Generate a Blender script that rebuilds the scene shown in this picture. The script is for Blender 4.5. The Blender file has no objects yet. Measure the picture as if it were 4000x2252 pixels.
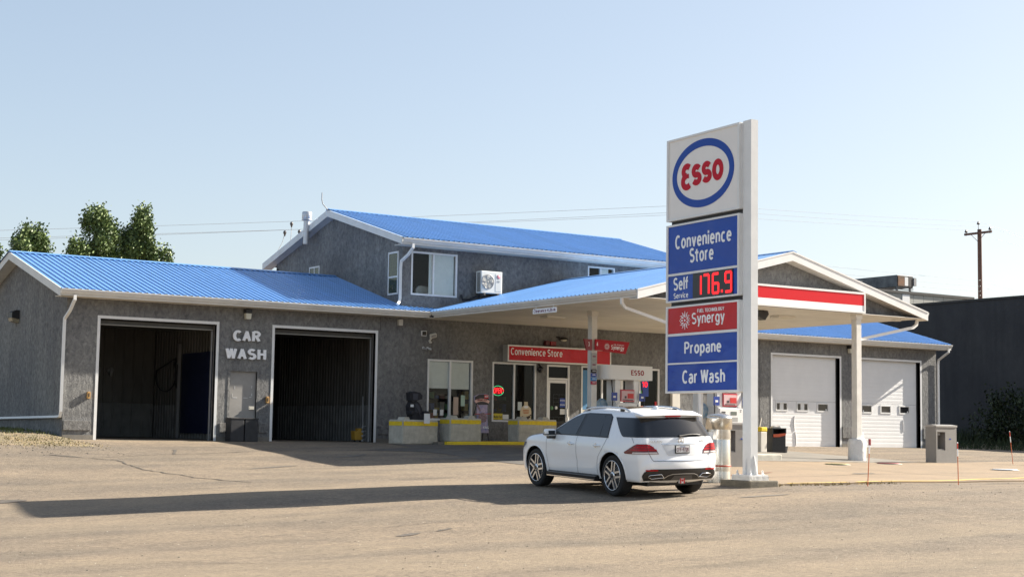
import bpy, bmesh, math, random
import numpy as np
from mathutils import Vector, Matrix
from mathutils.bvhtree import BVHTree

PI = math.pi
R_ = math.radians
scene = bpy.context.scene
COL = scene.collection

# ---------------------------------------------------------------- camera
cam_d = bpy.data.cameras.new('camera')
cam_d.sensor_width = 36.0
cam_d.lens = 54.12
cam_d.clip_end = 3000
cam = bpy.data.objects.new('camera', cam_d)
COL.objects.link(cam)
CAM_P = Vector((-13.93, -44.61, 0.44))
yaw, pitch, roll = R_(33.494), R_(5.279), R_(-0.890)
fwd = Vector((math.sin(yaw)*math.cos(pitch), math.cos(yaw)*math.cos(pitch), math.sin(pitch)))
rgt = Vector((math.cos(yaw), -math.sin(yaw), 0))
dwn = fwd.cross(rgt)
r2 = rgt*math.cos(roll) + dwn*math.sin(roll)
d2 = -rgt*math.sin(roll) + dwn*math.cos(roll)
mw = Matrix(((r2.x, -d2.x, -fwd.x, CAM_P.x), (r2.y, -d2.y, -fwd.y, CAM_P.y), (r2.z, -d2.z, -fwd.z, CAM_P.z), (0, 0, 0, 1)))
cam.matrix_world = mw
scene.camera = cam

# ---------------------------------------------------------------- sky and sun
SUN_DIR = Vector((8.33, -1.38, 4.88)).normalized()      # towards the sun
SUN_EL = math.asin(SUN_DIR.z)
SUN_AZ = math.atan2(SUN_DIR.x, SUN_DIR.y)               # clockwise from +Y
world = bpy.data.worlds.new('World')
scene.world = world
world.use_nodes = True
wn = world.node_tree.nodes
wl = world.node_tree.links
wn.clear()
sky = wn.new('ShaderNodeTexSky')
sky.sky_type = 'NISHITA'
sky.sun_disc = False
sky.sun_elevation = SUN_EL
sky.sun_rotation = SUN_AZ
sky.altitude = 700
sky.air_density = 1.0
sky.dust_density = 2.8
sky.ozone_density = 1.0
bg = wn.new('ShaderNodeBackground')
bg.inputs['Strength'].default_value = 0.087
wo = wn.new('ShaderNodeOutputWorld')
gm = wn.new('ShaderNodeGamma')                          # hazy summer air: the sky is more even than a clear one
gm.inputs['Gamma'].default_value = 0.64
wl.new(sky.outputs['Color'], gm.inputs['Color'])
wl.new(gm.outputs['Color'], bg.inputs['Color'])
wl.new(bg.outputs['Background'], wo.inputs['Surface'])

sun_d = bpy.data.lights.new('sun', 'SUN')
sun_d.energy = 3.9
sun_d.angle = R_(0.53)
sun_d.color = (1.0, 0.92, 0.80)
sun = bpy.data.objects.new('sun', sun_d)
COL.objects.link(sun)
sun.rotation_euler = SUN_DIR.to_track_quat('Z', 'Y').to_euler()

scene.view_settings.view_transform = 'Standard'
scene.view_settings.look = 'None'
scene.view_settings.gamma = 1.0
scene.view_settings.use_curve_mapping = False
scene.view_settings.exposure = 1.9
scene.cycles.max_bounces = 8
scene.cycles.transparent_max_bounces = 12
scene.cycles.use_denoising = True

# ---------------------------------------------------------------- helpers
rng = random.Random(7)

def srgb(r, g, b):
    f = lambda c: (c/255/12.92) if c/255 <= 0.04045 else ((c/255+0.055)/1.055)**2.4
    return (f(r), f(g), f(b))

MATS = {}

def mat(name, color, rough=0.6, metal=0.0, var=0.0, scale=6.0, color2=None, bump=0.0, bscale=40.0, spec=0.5,
        emit=None, estr=0.0, coat=0.0, stretch=None, detail=4.0, each=0.0):
    """Principled surface: colour varied by noise (wear, dust), fine relief by a second noise."""
    if name in MATS:
        return MATS[name]
    m = bpy.data.materials.new(name)
    m.use_nodes = True
    n, l = m.node_tree.nodes, m.node_tree.links
    b = n['Principled BSDF']
    b.inputs['Roughness'].default_value = rough
    b.inputs['Metallic'].default_value = metal
    b.inputs['Specular IOR Level'].default_value = spec
    b.inputs['Coat Weight'].default_value = coat
    b.inputs['Base Color'].default_value = (*color, 1)
    if emit:
        b.inputs['Emission Color'].default_value = (*emit, 1)
        b.inputs['Emission Strength'].default_value = estr
    tc = n.new('ShaderNodeTexCoord')
    src = tc.outputs['Object']
    if stretch:
        mp = n.new('ShaderNodeMapping')
        mp.inputs['Scale'].default_value = stretch
        l.new(src, mp.inputs['Vector'])
        src = mp.outputs['Vector']
    if var > 0 or color2:
        t = n.new('ShaderNodeTexNoise')
        t.inputs['Scale'].default_value = scale
        t.inputs['Detail'].default_value = detail
        t.inputs['Roughness'].default_value = 0.65
        l.new(src, t.inputs['Vector'])
        rp = n.new('ShaderNodeValToRGB')
        rp.color_ramp.elements[0].position = 0.32
        rp.color_ramp.elements[1].position = 0.68
        c2 = color2 or tuple(c*(1-var) for c in color)
        c1 = color if color2 else tuple(min(1, c*(1+var*0.5)) for c in color)
        rp.color_ramp.elements[0].color = (*c2, 1)
        rp.color_ramp.elements[1].color = (*c1, 1)
        l.new(t.outputs['Fac'], rp.inputs['Fac'])
        l.new(rp.outputs['Color'], b.inputs['Base Color'])
    if each > 0:
        # every sheet or board a little different from its neighbours
        oi = n.new('ShaderNodeObjectInfo')
        mr = n.new('ShaderNodeMapRange'); mr.inputs['To Min'].default_value = 1-each; mr.inputs['To Max'].default_value = 1+each
        l.new(oi.outputs['Random'], mr.inputs['Value'])
        hs = n.new('ShaderNodeHueSaturation'); l.new(mr.outputs['Result'], hs.inputs['Value'])
        lk = b.inputs['Base Color'].links
        if lk: l.new(lk[0].from_socket, hs.inputs['Color'])
        else: hs.inputs['Color'].default_value = (*color, 1)
        l.new(hs.outputs['Color'], b.inputs['Base Color'])
    if bump > 0:
        t2 = n.new('ShaderNodeTexNoise')
        t2.inputs['Scale'].default_value = bscale
        t2.inputs['Detail'].default_value = 5
        l.new(src, t2.inputs['Vector'])
        bp = n.new('ShaderNodeBump')
        bp.inputs['Strength'].default_value = 1.0
        bp.inputs['Distance'].default_value = bump
        l.new(t2.outputs['Fac'], bp.inputs['Height'])
        l.new(bp.outputs['Normal'], b.inputs['Normal'])
    MATS[name] = m
    return m

def glass(name, tint=(0.75, 0.8, 0.8), refl=0.25, rough=0.02):
    """Window glass: part clear, part mirror, more of a mirror at a glance."""
    if name in MATS:
        return MATS[name]
    m = bpy.data.materials.new(name)
    m.use_nodes = True
    n, l = m.node_tree.nodes, m.node_tree.links
    n.remove(n['Principled BSDF'])
    out = n['Material Output']
    tr = n.new('ShaderNodeBsdfTransparent')
    tr.inputs['Color'].default_value = (*tint, 1)
    gl = n.new('ShaderNodeBsdfGlossy')
    gl.inputs['Roughness'].default_value = rough
    gl.inputs['Color'].default_value = (0.95, 0.97, 1, 1)
    lw = n.new('ShaderNodeLayerWeight')
    lw.inputs['Blend'].default_value = 0.5
    pw = n.new('ShaderNodeMath'); pw.operation = 'POWER'; pw.inputs[1].default_value = 5.0
    l.new(lw.outputs['Facing'], pw.inputs[0])
    ad = n.new('ShaderNodeMath')
    ad.operation = 'ADD'
    ad.use_clamp = True
    ad.inputs[1].default_value = refl
    l.new(pw.outputs[0], ad.inputs[0])
    mx = n.new('ShaderNodeMixShader')
    l.new(ad.outputs[0], mx.inputs['Fac'])
    l.new(tr.outputs[0], mx.inputs[1])
    l.new(gl.outputs[0], mx.inputs[2])
    l.new(mx.outputs[0], out.inputs['Surface'])
    MATS[name] = m
    return m

class MB:
    """Collects shapes in world coordinates; build() links them as ONE mesh object relative to the thing's base."""
    def __init__(s):
        s.v, s.f, s.mi, s.sm = [], [], [], []
    def add(s, vs, fs, mi=0, smooth=False):
        o = len(s.v)
        s.v += [tuple(p) for p in vs]
        for f in fs:
            s.f.append(tuple(i+o for i in f)); s.mi.append(mi); s.sm.append(smooth)
        return s
    def box(s, x0, x1, y0, y1, z0, z1, mi=0, M=None):
        vs = [(x, y, z) for x in (x0, x1) for y in (y0, y1) for z in (z0, z1)]
        if M: vs = [M @ Vector(p) for p in vs]
        return s.add(vs, [(0, 1, 3, 2), (4, 6, 7, 5), (0, 4, 5, 1), (2, 3, 7, 6), (0, 2, 6, 4), (1, 5, 7, 3)], mi)
    def bbox(s, x0, x1, y0, y1, z0, z1, b=0.01, mi=0, M=None):
        """box with chamfered edges"""
        cx, cy, cz = (x0+x1)/2, (y0+y1)/2, (z0+z1)/2
        hx, hy, hz = (x1-x0)/2, (y1-y0)/2, (z1-z0)/2
        bm = bmesh.new()
        bmesh.ops.create_cube(bm, size=2)
        for v in bm.verts:
            v.co = Vector((cx+v.co.x*hx, cy+v.co.y*hy, cz+v.co.z*hz))
        bmesh.ops.bevel(bm, geom=list(bm.edges), offset=b, segments=2, affect='EDGES', profile=0.6)
        bm.verts.index_update()
        vs = [v.co.copy() for v in bm.verts]
        if M: vs = [M @ p for p in vs]
        s.add(vs, [[v.index for v in f.verts] for f in bm.faces], mi)
        bm.free()
        return s
    def prism(s, poly, o, u, v, w, mi=0, smooth=False):
        """polygon (a, b) -> o + a*u + b*v, swept along vector w"""
        o, u, v, w = Vector(o), Vector(u), Vector(v), Vector(w)
        n = len(poly)
        A = [o + u*a + v*b for a, b in poly]
        B = [p + w for p in A]
        fs = [tuple(range(n)), tuple(range(2*n-1, n-1, -1))]
        fs += [(i, i+n, (i+1) % n + n, (i+1) % n) for i in range(n)]
        return s.add(A+B, fs, mi, smooth)
    def tube(s, pts, r, n=8, mi=0, caps=True, smooth=True):
        pts = [Vector(p) for p in pts]
        rs = r if isinstance(r, (list, tuple)) else [r]*len(pts)
        rings = []
        up = None
        for i, p in enumerate(pts):
            t = (pts[min(i+1, len(pts)-1)] - pts[max(i-1, 0)]).normalized()
            if up is None:
                up = Vector((0, 0, 1)) if abs(t.z) < 0.9 else Vector((1, 0, 0))
            a = t.cross(up).normalized()
            b = a.cross(t).normalized()
            up = b
            rings.append([p + (a*math.cos(2*PI*k/n) + b*math.sin(2*PI*k/n))*rs[i] for k in range(n)])
        vs = [q for rg in rings for q in rg]
        fs = []
        for i in range(len(pts)-1):
            for k in range(n):
                fs.append((i*n+k, i*n+(k+1) % n, (i+1)*n+(k+1) % n, (i+1)*n+k))
        s.add(vs, fs, mi, smooth)
        if caps:
            s.add(rings[0], [tuple(range(n-1, -1, -1))], mi)
            s.add(rings[-1], [tuple(range(n))], mi)
        return s
    def rtube(s, pts, w, h, mi=0):
        """rectangular pipe (gutter downspout) along a polyline"""
        pts = [Vector(p) for p in pts]
        rings = []
        up = None
        for i, p in enumerate(pts):
            t = (pts[min(i+1, len(pts)-1)] - pts[max(i-1, 0)]).normalized()
            if up is None:
                up = Vector((0, 1, 0)) if abs(t.y) < 0.9 else Vector((0, 0, 1))
            a = t.cross(up).normalized()
            b = a.cross(t).normalized()
            up = b
            rings.append([p + a*w/2*x + b*h/2*y for x, y in ((-1, -1), (1, -1), (1, 1), (-1, 1))])
        vs = [q for rg in rings for q in rg]
        fs = [(i*4+k, i*4+(k+1) % 4, (i+1)*4+(k+1) % 4, (i+1)*4+k) for i in range(len(pts)-1) for k in range(4)]
        fs += [(3, 2, 1, 0), tuple(len(vs)-4+k for k in range(4))]
        return s.add(vs, fs, mi)
    def lathe(s, prof, c, n=24, mi=0, axis='z', smooth=True):
        c = Vector(c)
        vs, fs = [], []
        for r, z in prof:
            for k in range(n):
                a = 2*PI*k/n
                p = (r*math.cos(a), r*math.sin(a), z)
                if axis == 'y': p = (p[0], z, p[1])
                if axis == 'x': p = (z, p[0], p[1])
                vs.append(c + Vector(p))
        for i in range(len(prof)-1):
            for k in range(n):
                fs.append((i*n+k, i*n+(k+1) % n, (i+1)*n+(k+1) % n, (i+1)*n+k))
        s.add(vs, fs, mi, smooth)
        return s
    def mesh(s, name, mats, base=(0, 0, 0)):
        me = bpy.data.meshes.new(name)
        b = Vector(base)
        me.from_pydata([Vector(p)-b for p in s.v], [], s.f)
        for m in (mats if isinstance(mats, (list, tuple)) else [mats]):
            me.materials.append(m)
        me.polygons.foreach_set('material_index', s.mi)
        me.polygons.foreach_set('use_smooth', s.sm)
        me.update()
        return me
    def build(s, name, mats, parent=None, fix=False):
        base = BASE.get(parent.name, Vector((0, 0, 0))) if parent else Vector((0, 0, 0))
        me = s.mesh(name, mats, base)
        if fix:
            bm = bmesh.new(); bm.from_mesh(me)
            bmesh.ops.recalc_face_normals(bm, faces=bm.faces[:])
            bm.to_mesh(me); bm.free()
        o = bpy.data.objects.new(name, me)
        COL.objects.link(o)
        if parent:
            o.parent = parent
            BASE[o.name] = base
        return o

BASE = {}

def thing(name, label, cat, loc=(0, 0, 0), group=None, rotz=0.0):
    o = bpy.data.objects.new(name, None)
    o.empty_display_size = 0.2
    COL.objects.link(o)
    o.location = loc
    o.rotation_euler = (0, 0, rotz)
    o['label'] = label
    o['category'] = cat
    if group: o['group'] = group
    BASE[o.name] = Vector(loc) if not rotz else Vector((0, 0, 0))   # turned things are built in their own axes
    return o

def tag(o, label, cat, group=None):
    o['label'] = label; o['category'] = cat
    if group: o['group'] = group
    return o

def structure(o):
    o['kind'] = 'structure'
    return o

def stuff(o, label=None):
    o['kind'] = 'stuff'
    return o

def copy_tree(o, parent=None):
    c = o.copy()
    COL.objects.link(c)
    if parent:
        c.parent = parent
    BASE[c.name] = BASE.get(o.name, Vector((0, 0, 0)))
    for ch in list(o.children):
        copy_tree(ch, c)
    return c

def stroke(mb, pts, w, o, u, v, depth, mi=0, closed=False):
    """flat raised band of width w along 2-D points"""
    o, u, v = Vector(o), Vector(u), Vector(v)
    nrm = u.normalized().cross(v.normalized())
    n = len(pts)
    L, Rr = [], []
    for i in range(n):
        a = pts[(i-1) % n] if (closed or i > 0) else pts[i]
        b = pts[(i+1) % n] if (closed or i < n-1) else pts[i]
        dx, dy = b[0]-a[0], b[1]-a[1]
        q = math.hypot(dx, dy) or 1
        ww = w[i] if isinstance(w, (list, tuple)) else w
        ox, oy = -dy/q*ww/2, dx/q*ww/2
        L.append((pts[i][0]+ox, pts[i][1]+oy)); Rr.append((pts[i][0]-ox, pts[i][1]-oy))
    to = lambda p, d: o + u*p[0] + v*p[1] + nrm*d
    vs = [to(p, depth) for p in L] + [to(p, depth) for p in Rr] + [to(p, 0) for p in L] + [to(p, 0) for p in Rr]
    fs = []
    for i in range(n if closed else n-1):
        j = (i+1) % n
        fs.append((i, n+i, n+j, j))
        fs.append((i, j, 2*n+j, 2*n+i))
        fs.append((n+j, n+i, 3*n+i, 3*n+j))
    mb.add(vs, fs, mi)

def arc(cx, cy, rx, ry, a0, a1, n=14):
    return [(cx+rx*math.cos(R_(a0+(a1-a0)*i/n)), cy+ry*math.sin(R_(a0+(a1-a0)*i/n))) for i in range(n+1)]


def _glyphs():
    el = lambda cx, cy, rx, ry: arc(cx, cy, rx, ry, 0, 360, 22)
    G = {}
    G['C'] = ([arc(.30, .5, .30, .5, 48, 312, 18)], .56)
    G['c'] = ([arc(.23, .35, .23, .35, 48, 312, 14)], .44)
    G['O'] = ([el(.31, .5, .31, .5)], .62)
    G['o'] = ([el(.24, .35, .24, .35)], .48)
    G['G'] = ([arc(.30, .5, .30, .5, 48, 340, 18)+[(.60, .46), (.34, .46)]], .60)
    G['S'] = ([arc(.27, .755, .25, .245, 35, 265, 12)+arc(.27, .255, .27, .255, 85, -145, 14)[1:]], .54)
    G['s'] = ([arc(.20, .525, .18, .175, 35, 265, 10)+arc(.20, .18, .20, .18, 85, -145, 10)[1:]], .40)
    G['P'] = ([[(0, 0), (0, 1)], [(0, 1), (.26, 1)]+arc(.26, .73, .26, .27, 90, -90, 10)+[(0, .46)]], .52)
    G['R'] = ([[(0, 0), (0, 1)], [(0, 1), (.28, 1)]+arc(.28, .75, .26, .25, 90, -90, 10)+[(0, .5)], [(.26, .5), (.52, 0)]], .54)
    G['D'] = ([[(0, 0), (0, 1)], [(0, 1), (.2, 1)]+arc(.2, .5, .36, .5, 90, -90, 12)+[(0, 0)]], .56)
    G['W'] = ([[(0, 1), (.19, 0)], [(.19, 0), (.40, 1)], [(.40, 1), (.61, 0)], [(.61, 0), (.80, 1)]], .80)
    G['M'] = ([[(0, 0), (0, 1)], [(0, 1), (.33, .2)], [(.33, .2), (.66, 1)], [(.66, 1), (.66, 0)]], .66)
    G['N'] = ([[(0, 0), (0, 1)], [(0, 1), (.54, 0)], [(.54, 0), (.54, 1)]], .54)
    G['H'] = ([[(0, 0), (0, 1)], [(.54, 0), (.54, 1)], [(0, .52), (.54, .52)]], .54)
    G['A'] = ([[(0, 0), (.29, 1)], [(.29, 1), (.58, 0)], [(.12, .33), (.46, .33)]], .58)
    G['E'] = ([[(0, 0), (0, 1)], [(0, 1), (.44, 1)], [(0, .52), (.40, .52)], [(0, 0), (.44, 0)]], .44)
    G['F'] = ([[(0, 0), (0, 1)], [(0, 1), (.44, 1)], [(0, .52), (.38, .52)]], .44)
    G['L'] = ([[(0, 1), (0, 0)], [(0, 0), (.42, 0)]], .42)
    G['T'] = ([[(.27, 0), (.27, 1)], [(0, 1), (.54, 1)]], .54)
    G['I'] = ([[(0, 0), (0, 1)]], .0)
    G['K'] = ([[(0, 0), (0, 1)], [(.5, 1), (.05, .45)], [(.18, .58), (.54, 0)]], .52)
    G['U'] = ([[(0, 1), (0, .27)]+arc(.27, .27, .27, .27, 180, 360, 12)+[(.54, 1)]], .54)
    G['Y'] = ([[(0, 1), (.28, .45)], [(.56, 1), (.28, .45)], [(.28, .5), (.28, 0)]], .56)
    G['a'] = ([arc(.21, .48, .19, .22, 150, 0, 9)+[(.40, 0)], [(.40, .40)]+arc(.19, .19, .19, .205, 80, 280, 10)+[(.40, .05)]], .42)
    G['d'] = ([el(.23, .35, .23, .35), [(.46, 0), (.46, 1)]], .46)
    G['e'] = ([[(.0, .37), (.46, .37)], arc(.23, .35, .23, .35, 2, 318, 16)], .46)
    G['f'] = ([[(.09, 0), (.09, .80)]+arc(.25, .80, .16, .2, 180, 75, 6), [(-.04, .67), (.27, .67)]], .28)
    G['g'] = ([el(.23, .35, .23, .35), [(.46, .70), (.46, -.08)]+arc(.23, -.08, .23, .21, 0, -150, 8)], .46)
    G['h'] = ([[(0, 0), (0, 1)], [(0, .44)]+arc(.21, .46, .21, .24, 180, 0, 10)+[(.42, 0)]], .42)
    G['i'] = ([[(0, 0), (0, .70)], [(0, .88), (0, 1.02)]], .0)
    G['l'] = ([[(0, 0), (0, 1)]], .0)
    G['m'] = ([[(0, 0), (0, .70)], [(0, .46)]+arc(.16, .5, .16, .2, 180, 0, 8)+[(.32, 0)], [(.32, .46)]+arc(.48, .5, .16, .2, 180, 0, 8)+[(.64, 0)]], .64)
    G['n'] = ([[(0, 0), (0, .70)], [(0, .44)]+arc(.21, .46, .21, .24, 180, 0, 10)+[(.42, 0)]], .42)
    G['p'] = ([[(0, -.30), (0, .70)], el(.23, .35, .23, .35)], .46)
    G['r'] = ([[(0, 0), (0, .70)], [(0, .40)]+arc(.22, .44, .22, .25, 180, 72, 7)], .27)
    G['t'] = ([[(.11, .94), (.11, .17)]+arc(.25, .17, .14, .16, 180, 285, 6), [(-.04, .67), (.29, .67)]], .29)
    G['u'] = ([[(0, .70), (0, .24)]+arc(.21, .24, .21, .24, 180, 360, 10), [(.42, 0), (.42, .70)]], .42)
    G['v'] = ([[(0, .70), (.21, 0)], [(.21, 0), (.42, .70)]], .42)
    G['y'] = ([[(0, .70), (.22, .03)], [(.44, .70), (.13, -.30)]], .44)
    G['0'] = ([el(.25, .5, .25, .5)], .5)
    G['1'] = ([[(0, .78), (.2, 1)], [(.2, 1), (.2, 0)]], .2)
    G['2'] = ([arc(.25, .72, .25, .28, 165, -30, 10)+[(0, 0)], [(0, 0), (.5, 0)]], .5)
    G['3'] = ([arc(.22, .74, .24, .26, 150, -90, 10), arc(.22, .25, .27, .25, 90, -150, 10)], .48)
    G['4'] = ([[(.36, 0), (.36, 1)], [(.36, 1), (0, .28)], [(0, .28), (.5, .28)]], .5)
    G['6'] = ([el(.25, .29, .25, .29), arc(.36, .36, .36, .64, 180, 105, 8)], .5)
    G['7'] = ([[(0, 1), (.5, 1)], [(.5, 1), (.15, 0)]], .5)
    G['8'] = ([el(.25, .26, .26, .26), el(.25, .76, .22, .24)], .5)
    G['9'] = ([el(.25, .71, .25, .29), arc(.14, .64, .36, .64, 0, -75, 8)], .5)
    G['.'] = ([[(0, 0), (0, .09)]], .0)
    G['-'] = ([[(0, .45), (.3, .45)]], .3)
    return G

GLYPHS = None

def text(name, body, o, u, v, width, height, depth, m, parent, bold=0.0, shear=0.0):
    """raised lettering from strokes of even weight, fitted into width x height at corner o, along u and up v"""
    global GLYPHS
    if GLYPHS is None: GLYPHS = _glyphs()
    th = .135 + bold*2.6
    S, x = [], 0.0
    for ch in body:
        if ch == ' ':
            x += .30; continue
        g, adv = GLYPHS[ch]
        for st in g:
            S.append([(p[0]+x+shear*p[1], p[1]) for p in st])
        x += adv + th + .115
    q = th/2
    x0 = min(p[0] for s_ in S for p in s_)-q; x1 = max(p[0] for s_ in S for p in s_)+q
    y0 = min(p[1] for s_ in S for p in s_)-q*.55; y1 = max(p[1] for s_ in S for p in s_)+q*.55
    u, v = Vector(u).normalized(), Vector(v).normalized()
    sx, sy = width/(x1-x0), height/(y1-y0)
    mb = MB()
    for k, s_ in enumerate(S):
        P = [(p[0]-x0, p[1]-y0) for p in s_]
        closed = len(P) > 12 and math.hypot(P[0][0]-P[-1][0], P[0][1]-P[-1][1]) < 1e-6
        if closed: P = P[:-1]
        elif len(P) == 2 and ch:
            (a, b), (c, d) = P
            L = math.hypot(c-a, d-b) or 1
            e = .22*th/L if abs(c-a) > .02 and abs(d-b) > .02 else .40*th/L*(1 if abs(c-a) > .02 else .55)
            P = [(a-(c-a)*e, b-(d-b)*e), (c+(c-a)*e, d+(d-b)*e)]
        stroke(mb, P, th, Vector(o), u*sx, v*sy, depth+.0003*(k % 7), closed=closed)
    return mb.build(name, m, parent)

# ---------------------------------------------------------------- ground height
GP=np.array([(-12,0,.12),(-6,0,.12),(-2,0,.03),(0,0,0),(5,0,0),(10,0,0),(15,0,0),(20,0,0),(25,0,0),(30,0,0),(37,0,-.02),(43,0,-.1),(50,0,-.1),(60,0,-.1),
(0,6,.05),(12,6,.0),(24,6,0),(37,6,0),(50,8,-.05),(-10,8,.3),(-30,0,.1),
(4.3,-4.9,-.22),(3.64,-10.27,-.5),(11.5,-3,-.03),(15,-3,-.02),(9.4,-3.2,-.03),(20,-3,-.03),(27,-4,-.05),(33,-4,-.06),(14.5,-6.6,-.09),(20.5,-6.6,-.1),(27,-8,-.14),(14,-11.3,-.28),(17,-10.5,-.18),(20.4,-11.5,-.29),(18.3,-13,-.37),(20.6,-16.5,-.44),(24,-13,-.36),(34,-10,-.22),(40,-10,-.25),
(12,-21.5,-.6),(15,-21.3,-.58),(20,-21.2,-.56),(26,-21,-.55),(8.3,-20.6,-.61),(10,-16,-.5),(4.34,-18.16,-.69),(6.02,-18.3,-.63),(4.11,-21.07,-.765),(5.79,-21.21,-.71),
(-5.86,-18.64,-1.12),(-4.16,-18.92,-1.07),(-2.51,-19.19,-1.),(-.5,-19.4,-.92),(-5.56,-16.24,-1.04),(-3.29,-16.61,-.93),(-1.18,-16.96,-.84),(1.65,-17.43,-.745),
(-3,-8,-.5),(-10,-30,-1.14),(0,-34,-1.05),(-14,-44,-1.15),(10,-30,-.88),(25,-28,-.7),(45,-28,-.7),(-14,-18,-1.25),(-12,-8,-.5),(-25,-20,-1.3),(-30,-44,-1.3),(20,-45,-1.1),(60,-45,-.9),(60,-20,-.5),(-30,-8,-.4)],float)

def _tps(P, reg=.02):
    n = len(P); X = P[:, :2]/10
    d = np.hypot(*(X[:, None]-X[None]).transpose(2, 0, 1))
    K = np.where(d > 0, d*d*np.log(d+1e-12), 0)+reg*np.eye(n)
    A = np.c_[np.ones(n), X]
    return np.linalg.solve(np.block([[K, A], [A.T, np.zeros((3, 3))]]), np.r_[P[:, 2], 0, 0, 0])
_WT = _tps(GP)

def gza(x, y):
    x = np.clip(np.asarray(x, float), -32, 62)/10
    y = np.clip(np.asarray(y, float), -46, 9)/10
    d = np.hypot(x[:, None]-GP[:, 0]/10, y[:, None]-GP[:, 1]/10)
    return np.where(d > 0, d*d*np.log(d+1e-12), 0)@_WT[:-3]+_WT[-3]+_WT[-2]*x+_WT[-1]*y

def gz(x, y):
    return float(gza([x], [y])[0])

# ================================================================ materials of the place
def asphalt_mat():
    m = bpy.data.materials.new('asphalt_dusty')
    m.use_nodes = True
    n, l = m.node_tree.nodes, m.node_tree.links
    b = n['Principled BSDF']
    b.inputs['Roughness'].default_value = 0.92
    b.inputs['Specular IOR Level'].default_value = 0.25
    tc = n.new('ShaderNodeTexCoord')
    def noise(sc, det=4, rough=0.6, st=None):
        t = n.new('ShaderNodeTexNoise'); t.inputs['Scale'].default_value = sc
        t.inputs['Detail'].default_value = det; t.inputs['Roughness'].default_value = rough
        if st:
            mp = n.new('ShaderNodeMapping'); mp.inputs['Scale'].default_value = st
            mp.inputs['Rotation'].default_value = (0, 0, R_(-8))
            l.new(tc.outputs['Object'], mp.inputs['Vector']); l.new(mp.outputs['Vector'], t.inputs['Vector'])
        else:
            l.new(tc.outputs['Object'], t.inputs['Vector'])
        return t
    def ramp(src, p0, c0, p1, c1):
        r = n.new('ShaderNodeValToRGB')
        r.color_ramp.elements[0].position = p0; r.color_ramp.elements[0].color = (*c0, 1)
        r.color_ramp.elements[1].position = p1; r.color_ramp.elements[1].color = (*c1, 1)
        l.new(src, r.inputs['Fac']); return r
    def mix(a, bb, f, mode='MIX'):
        x = n.new('ShaderNodeMixRGB'); x.blend_type = mode
        l.new(a, x.inputs['Color1']); l.new(bb, x.inputs['Color2'])
        if isinstance(f, float): x.inputs['Fac'].default_value = f
        else: l.new(f, x.inputs['Fac'])
        return x
    big = ramp(noise(0.22, 5, 0.6, (0.5, 1.6, 1)).outputs['Fac'], 0.38, (0.185, 0.157, 0.123), 0.62, (0.255, 0.207, 0.152))
    mid = ramp(noise(1.3, 6, 0.7).outputs['Fac'], 0.35, (0.80, 0.80, 0.82), 0.7, (1.08, 1.06, 1.03))
    c1 = mix(big.outputs['Color'], mid.outputs['Color'], 1.0, 'MULTIPLY')
    fine = ramp(noise(13, 9, 0.88).outputs['Fac'], 0.36, (0.46, 0.46, 0.48), 0.64, (1.46, 1.44, 1.40))
    c2 = mix(c1.outputs['Color'], fine.outputs['Color'], 1.0, 'MULTIPLY')
    # oil stains and tar patches with a shape of their own
    st = ramp(noise(0.55, 3, 0.5, (0.35, 1.0, 1)).outputs['Fac'], 0.66, (0, 0, 0), 0.76, (1, 1, 1))
    dk = n.new('ShaderNodeRGB'); dk.outputs[0].default_value = (0.055, 0.05, 0.045, 1)
    k = n.new('ShaderNodeMath'); k.operation = 'MULTIPLY'; k.inputs[1].default_value = 0.5
    l.new(st.outputs['Color'], k.inputs[0])
    c3 = mix(c2.outputs['Color'], dk.outputs[0], k.outputs[0])
    # paler sandy drifts swept into long bands along the road
    dr = ramp(noise(0.35, 4, 0.55, (0.12, 1.5, 1)).outputs['Fac'], 0.50, (0, 0, 0), 0.66, (1, 1, 1))
    sd = n.new('ShaderNodeRGB'); sd.outputs[0].default_value = (0.330, 0.262, 0.178, 1)
    k2 = n.new('ShaderNodeMath'); k2.operation = 'MULTIPLY'; k2.inputs[1].default_value = 0.30
    l.new(dr.outputs['Color'], k2.inputs[0])
    c4 = mix(c3.outputs['Color'], sd.outputs[0], k2.outputs[0])
    # scattered dark aggregate
    vo = n.new('ShaderNodeTexVoronoi'); vo.inputs['Scale'].default_value = 9.0; l.new(tc.outputs['Object'], vo.inputs['Vector'])
    sp = ramp(vo.outputs['Distance'], 0.07, (0.35, 0.34, 0.33), 0.10, (1, 1, 1))
    c5 = mix(c4.outputs['Color'], sp.outputs['Color'], 0.8, 'MULTIPLY')
    l.new(c5.outputs['Color'], b.inputs['Base Color'])
    bp = n.new('ShaderNodeBump'); bp.inputs['Distance'].default_value = 0.016; bp.inputs['Strength'].default_value = 1.0
    l.new(noise(38, 4, 0.8).outputs['Fac'], bp.inputs['Height'])
    bp2 = n.new('ShaderNodeBump'); bp2.inputs['Distance'].default_value = 0.03; bp2.inputs['Strength'].default_value = 0.5
    l.new(noise(2.2, 5, 0.6).outputs['Fac'], bp2.inputs['Height'])
    l.new(bp2.outputs['Normal'], bp.inputs['Normal'])
    l.new(bp.outputs['Normal'], b.inputs['Normal'])
    return m

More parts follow.
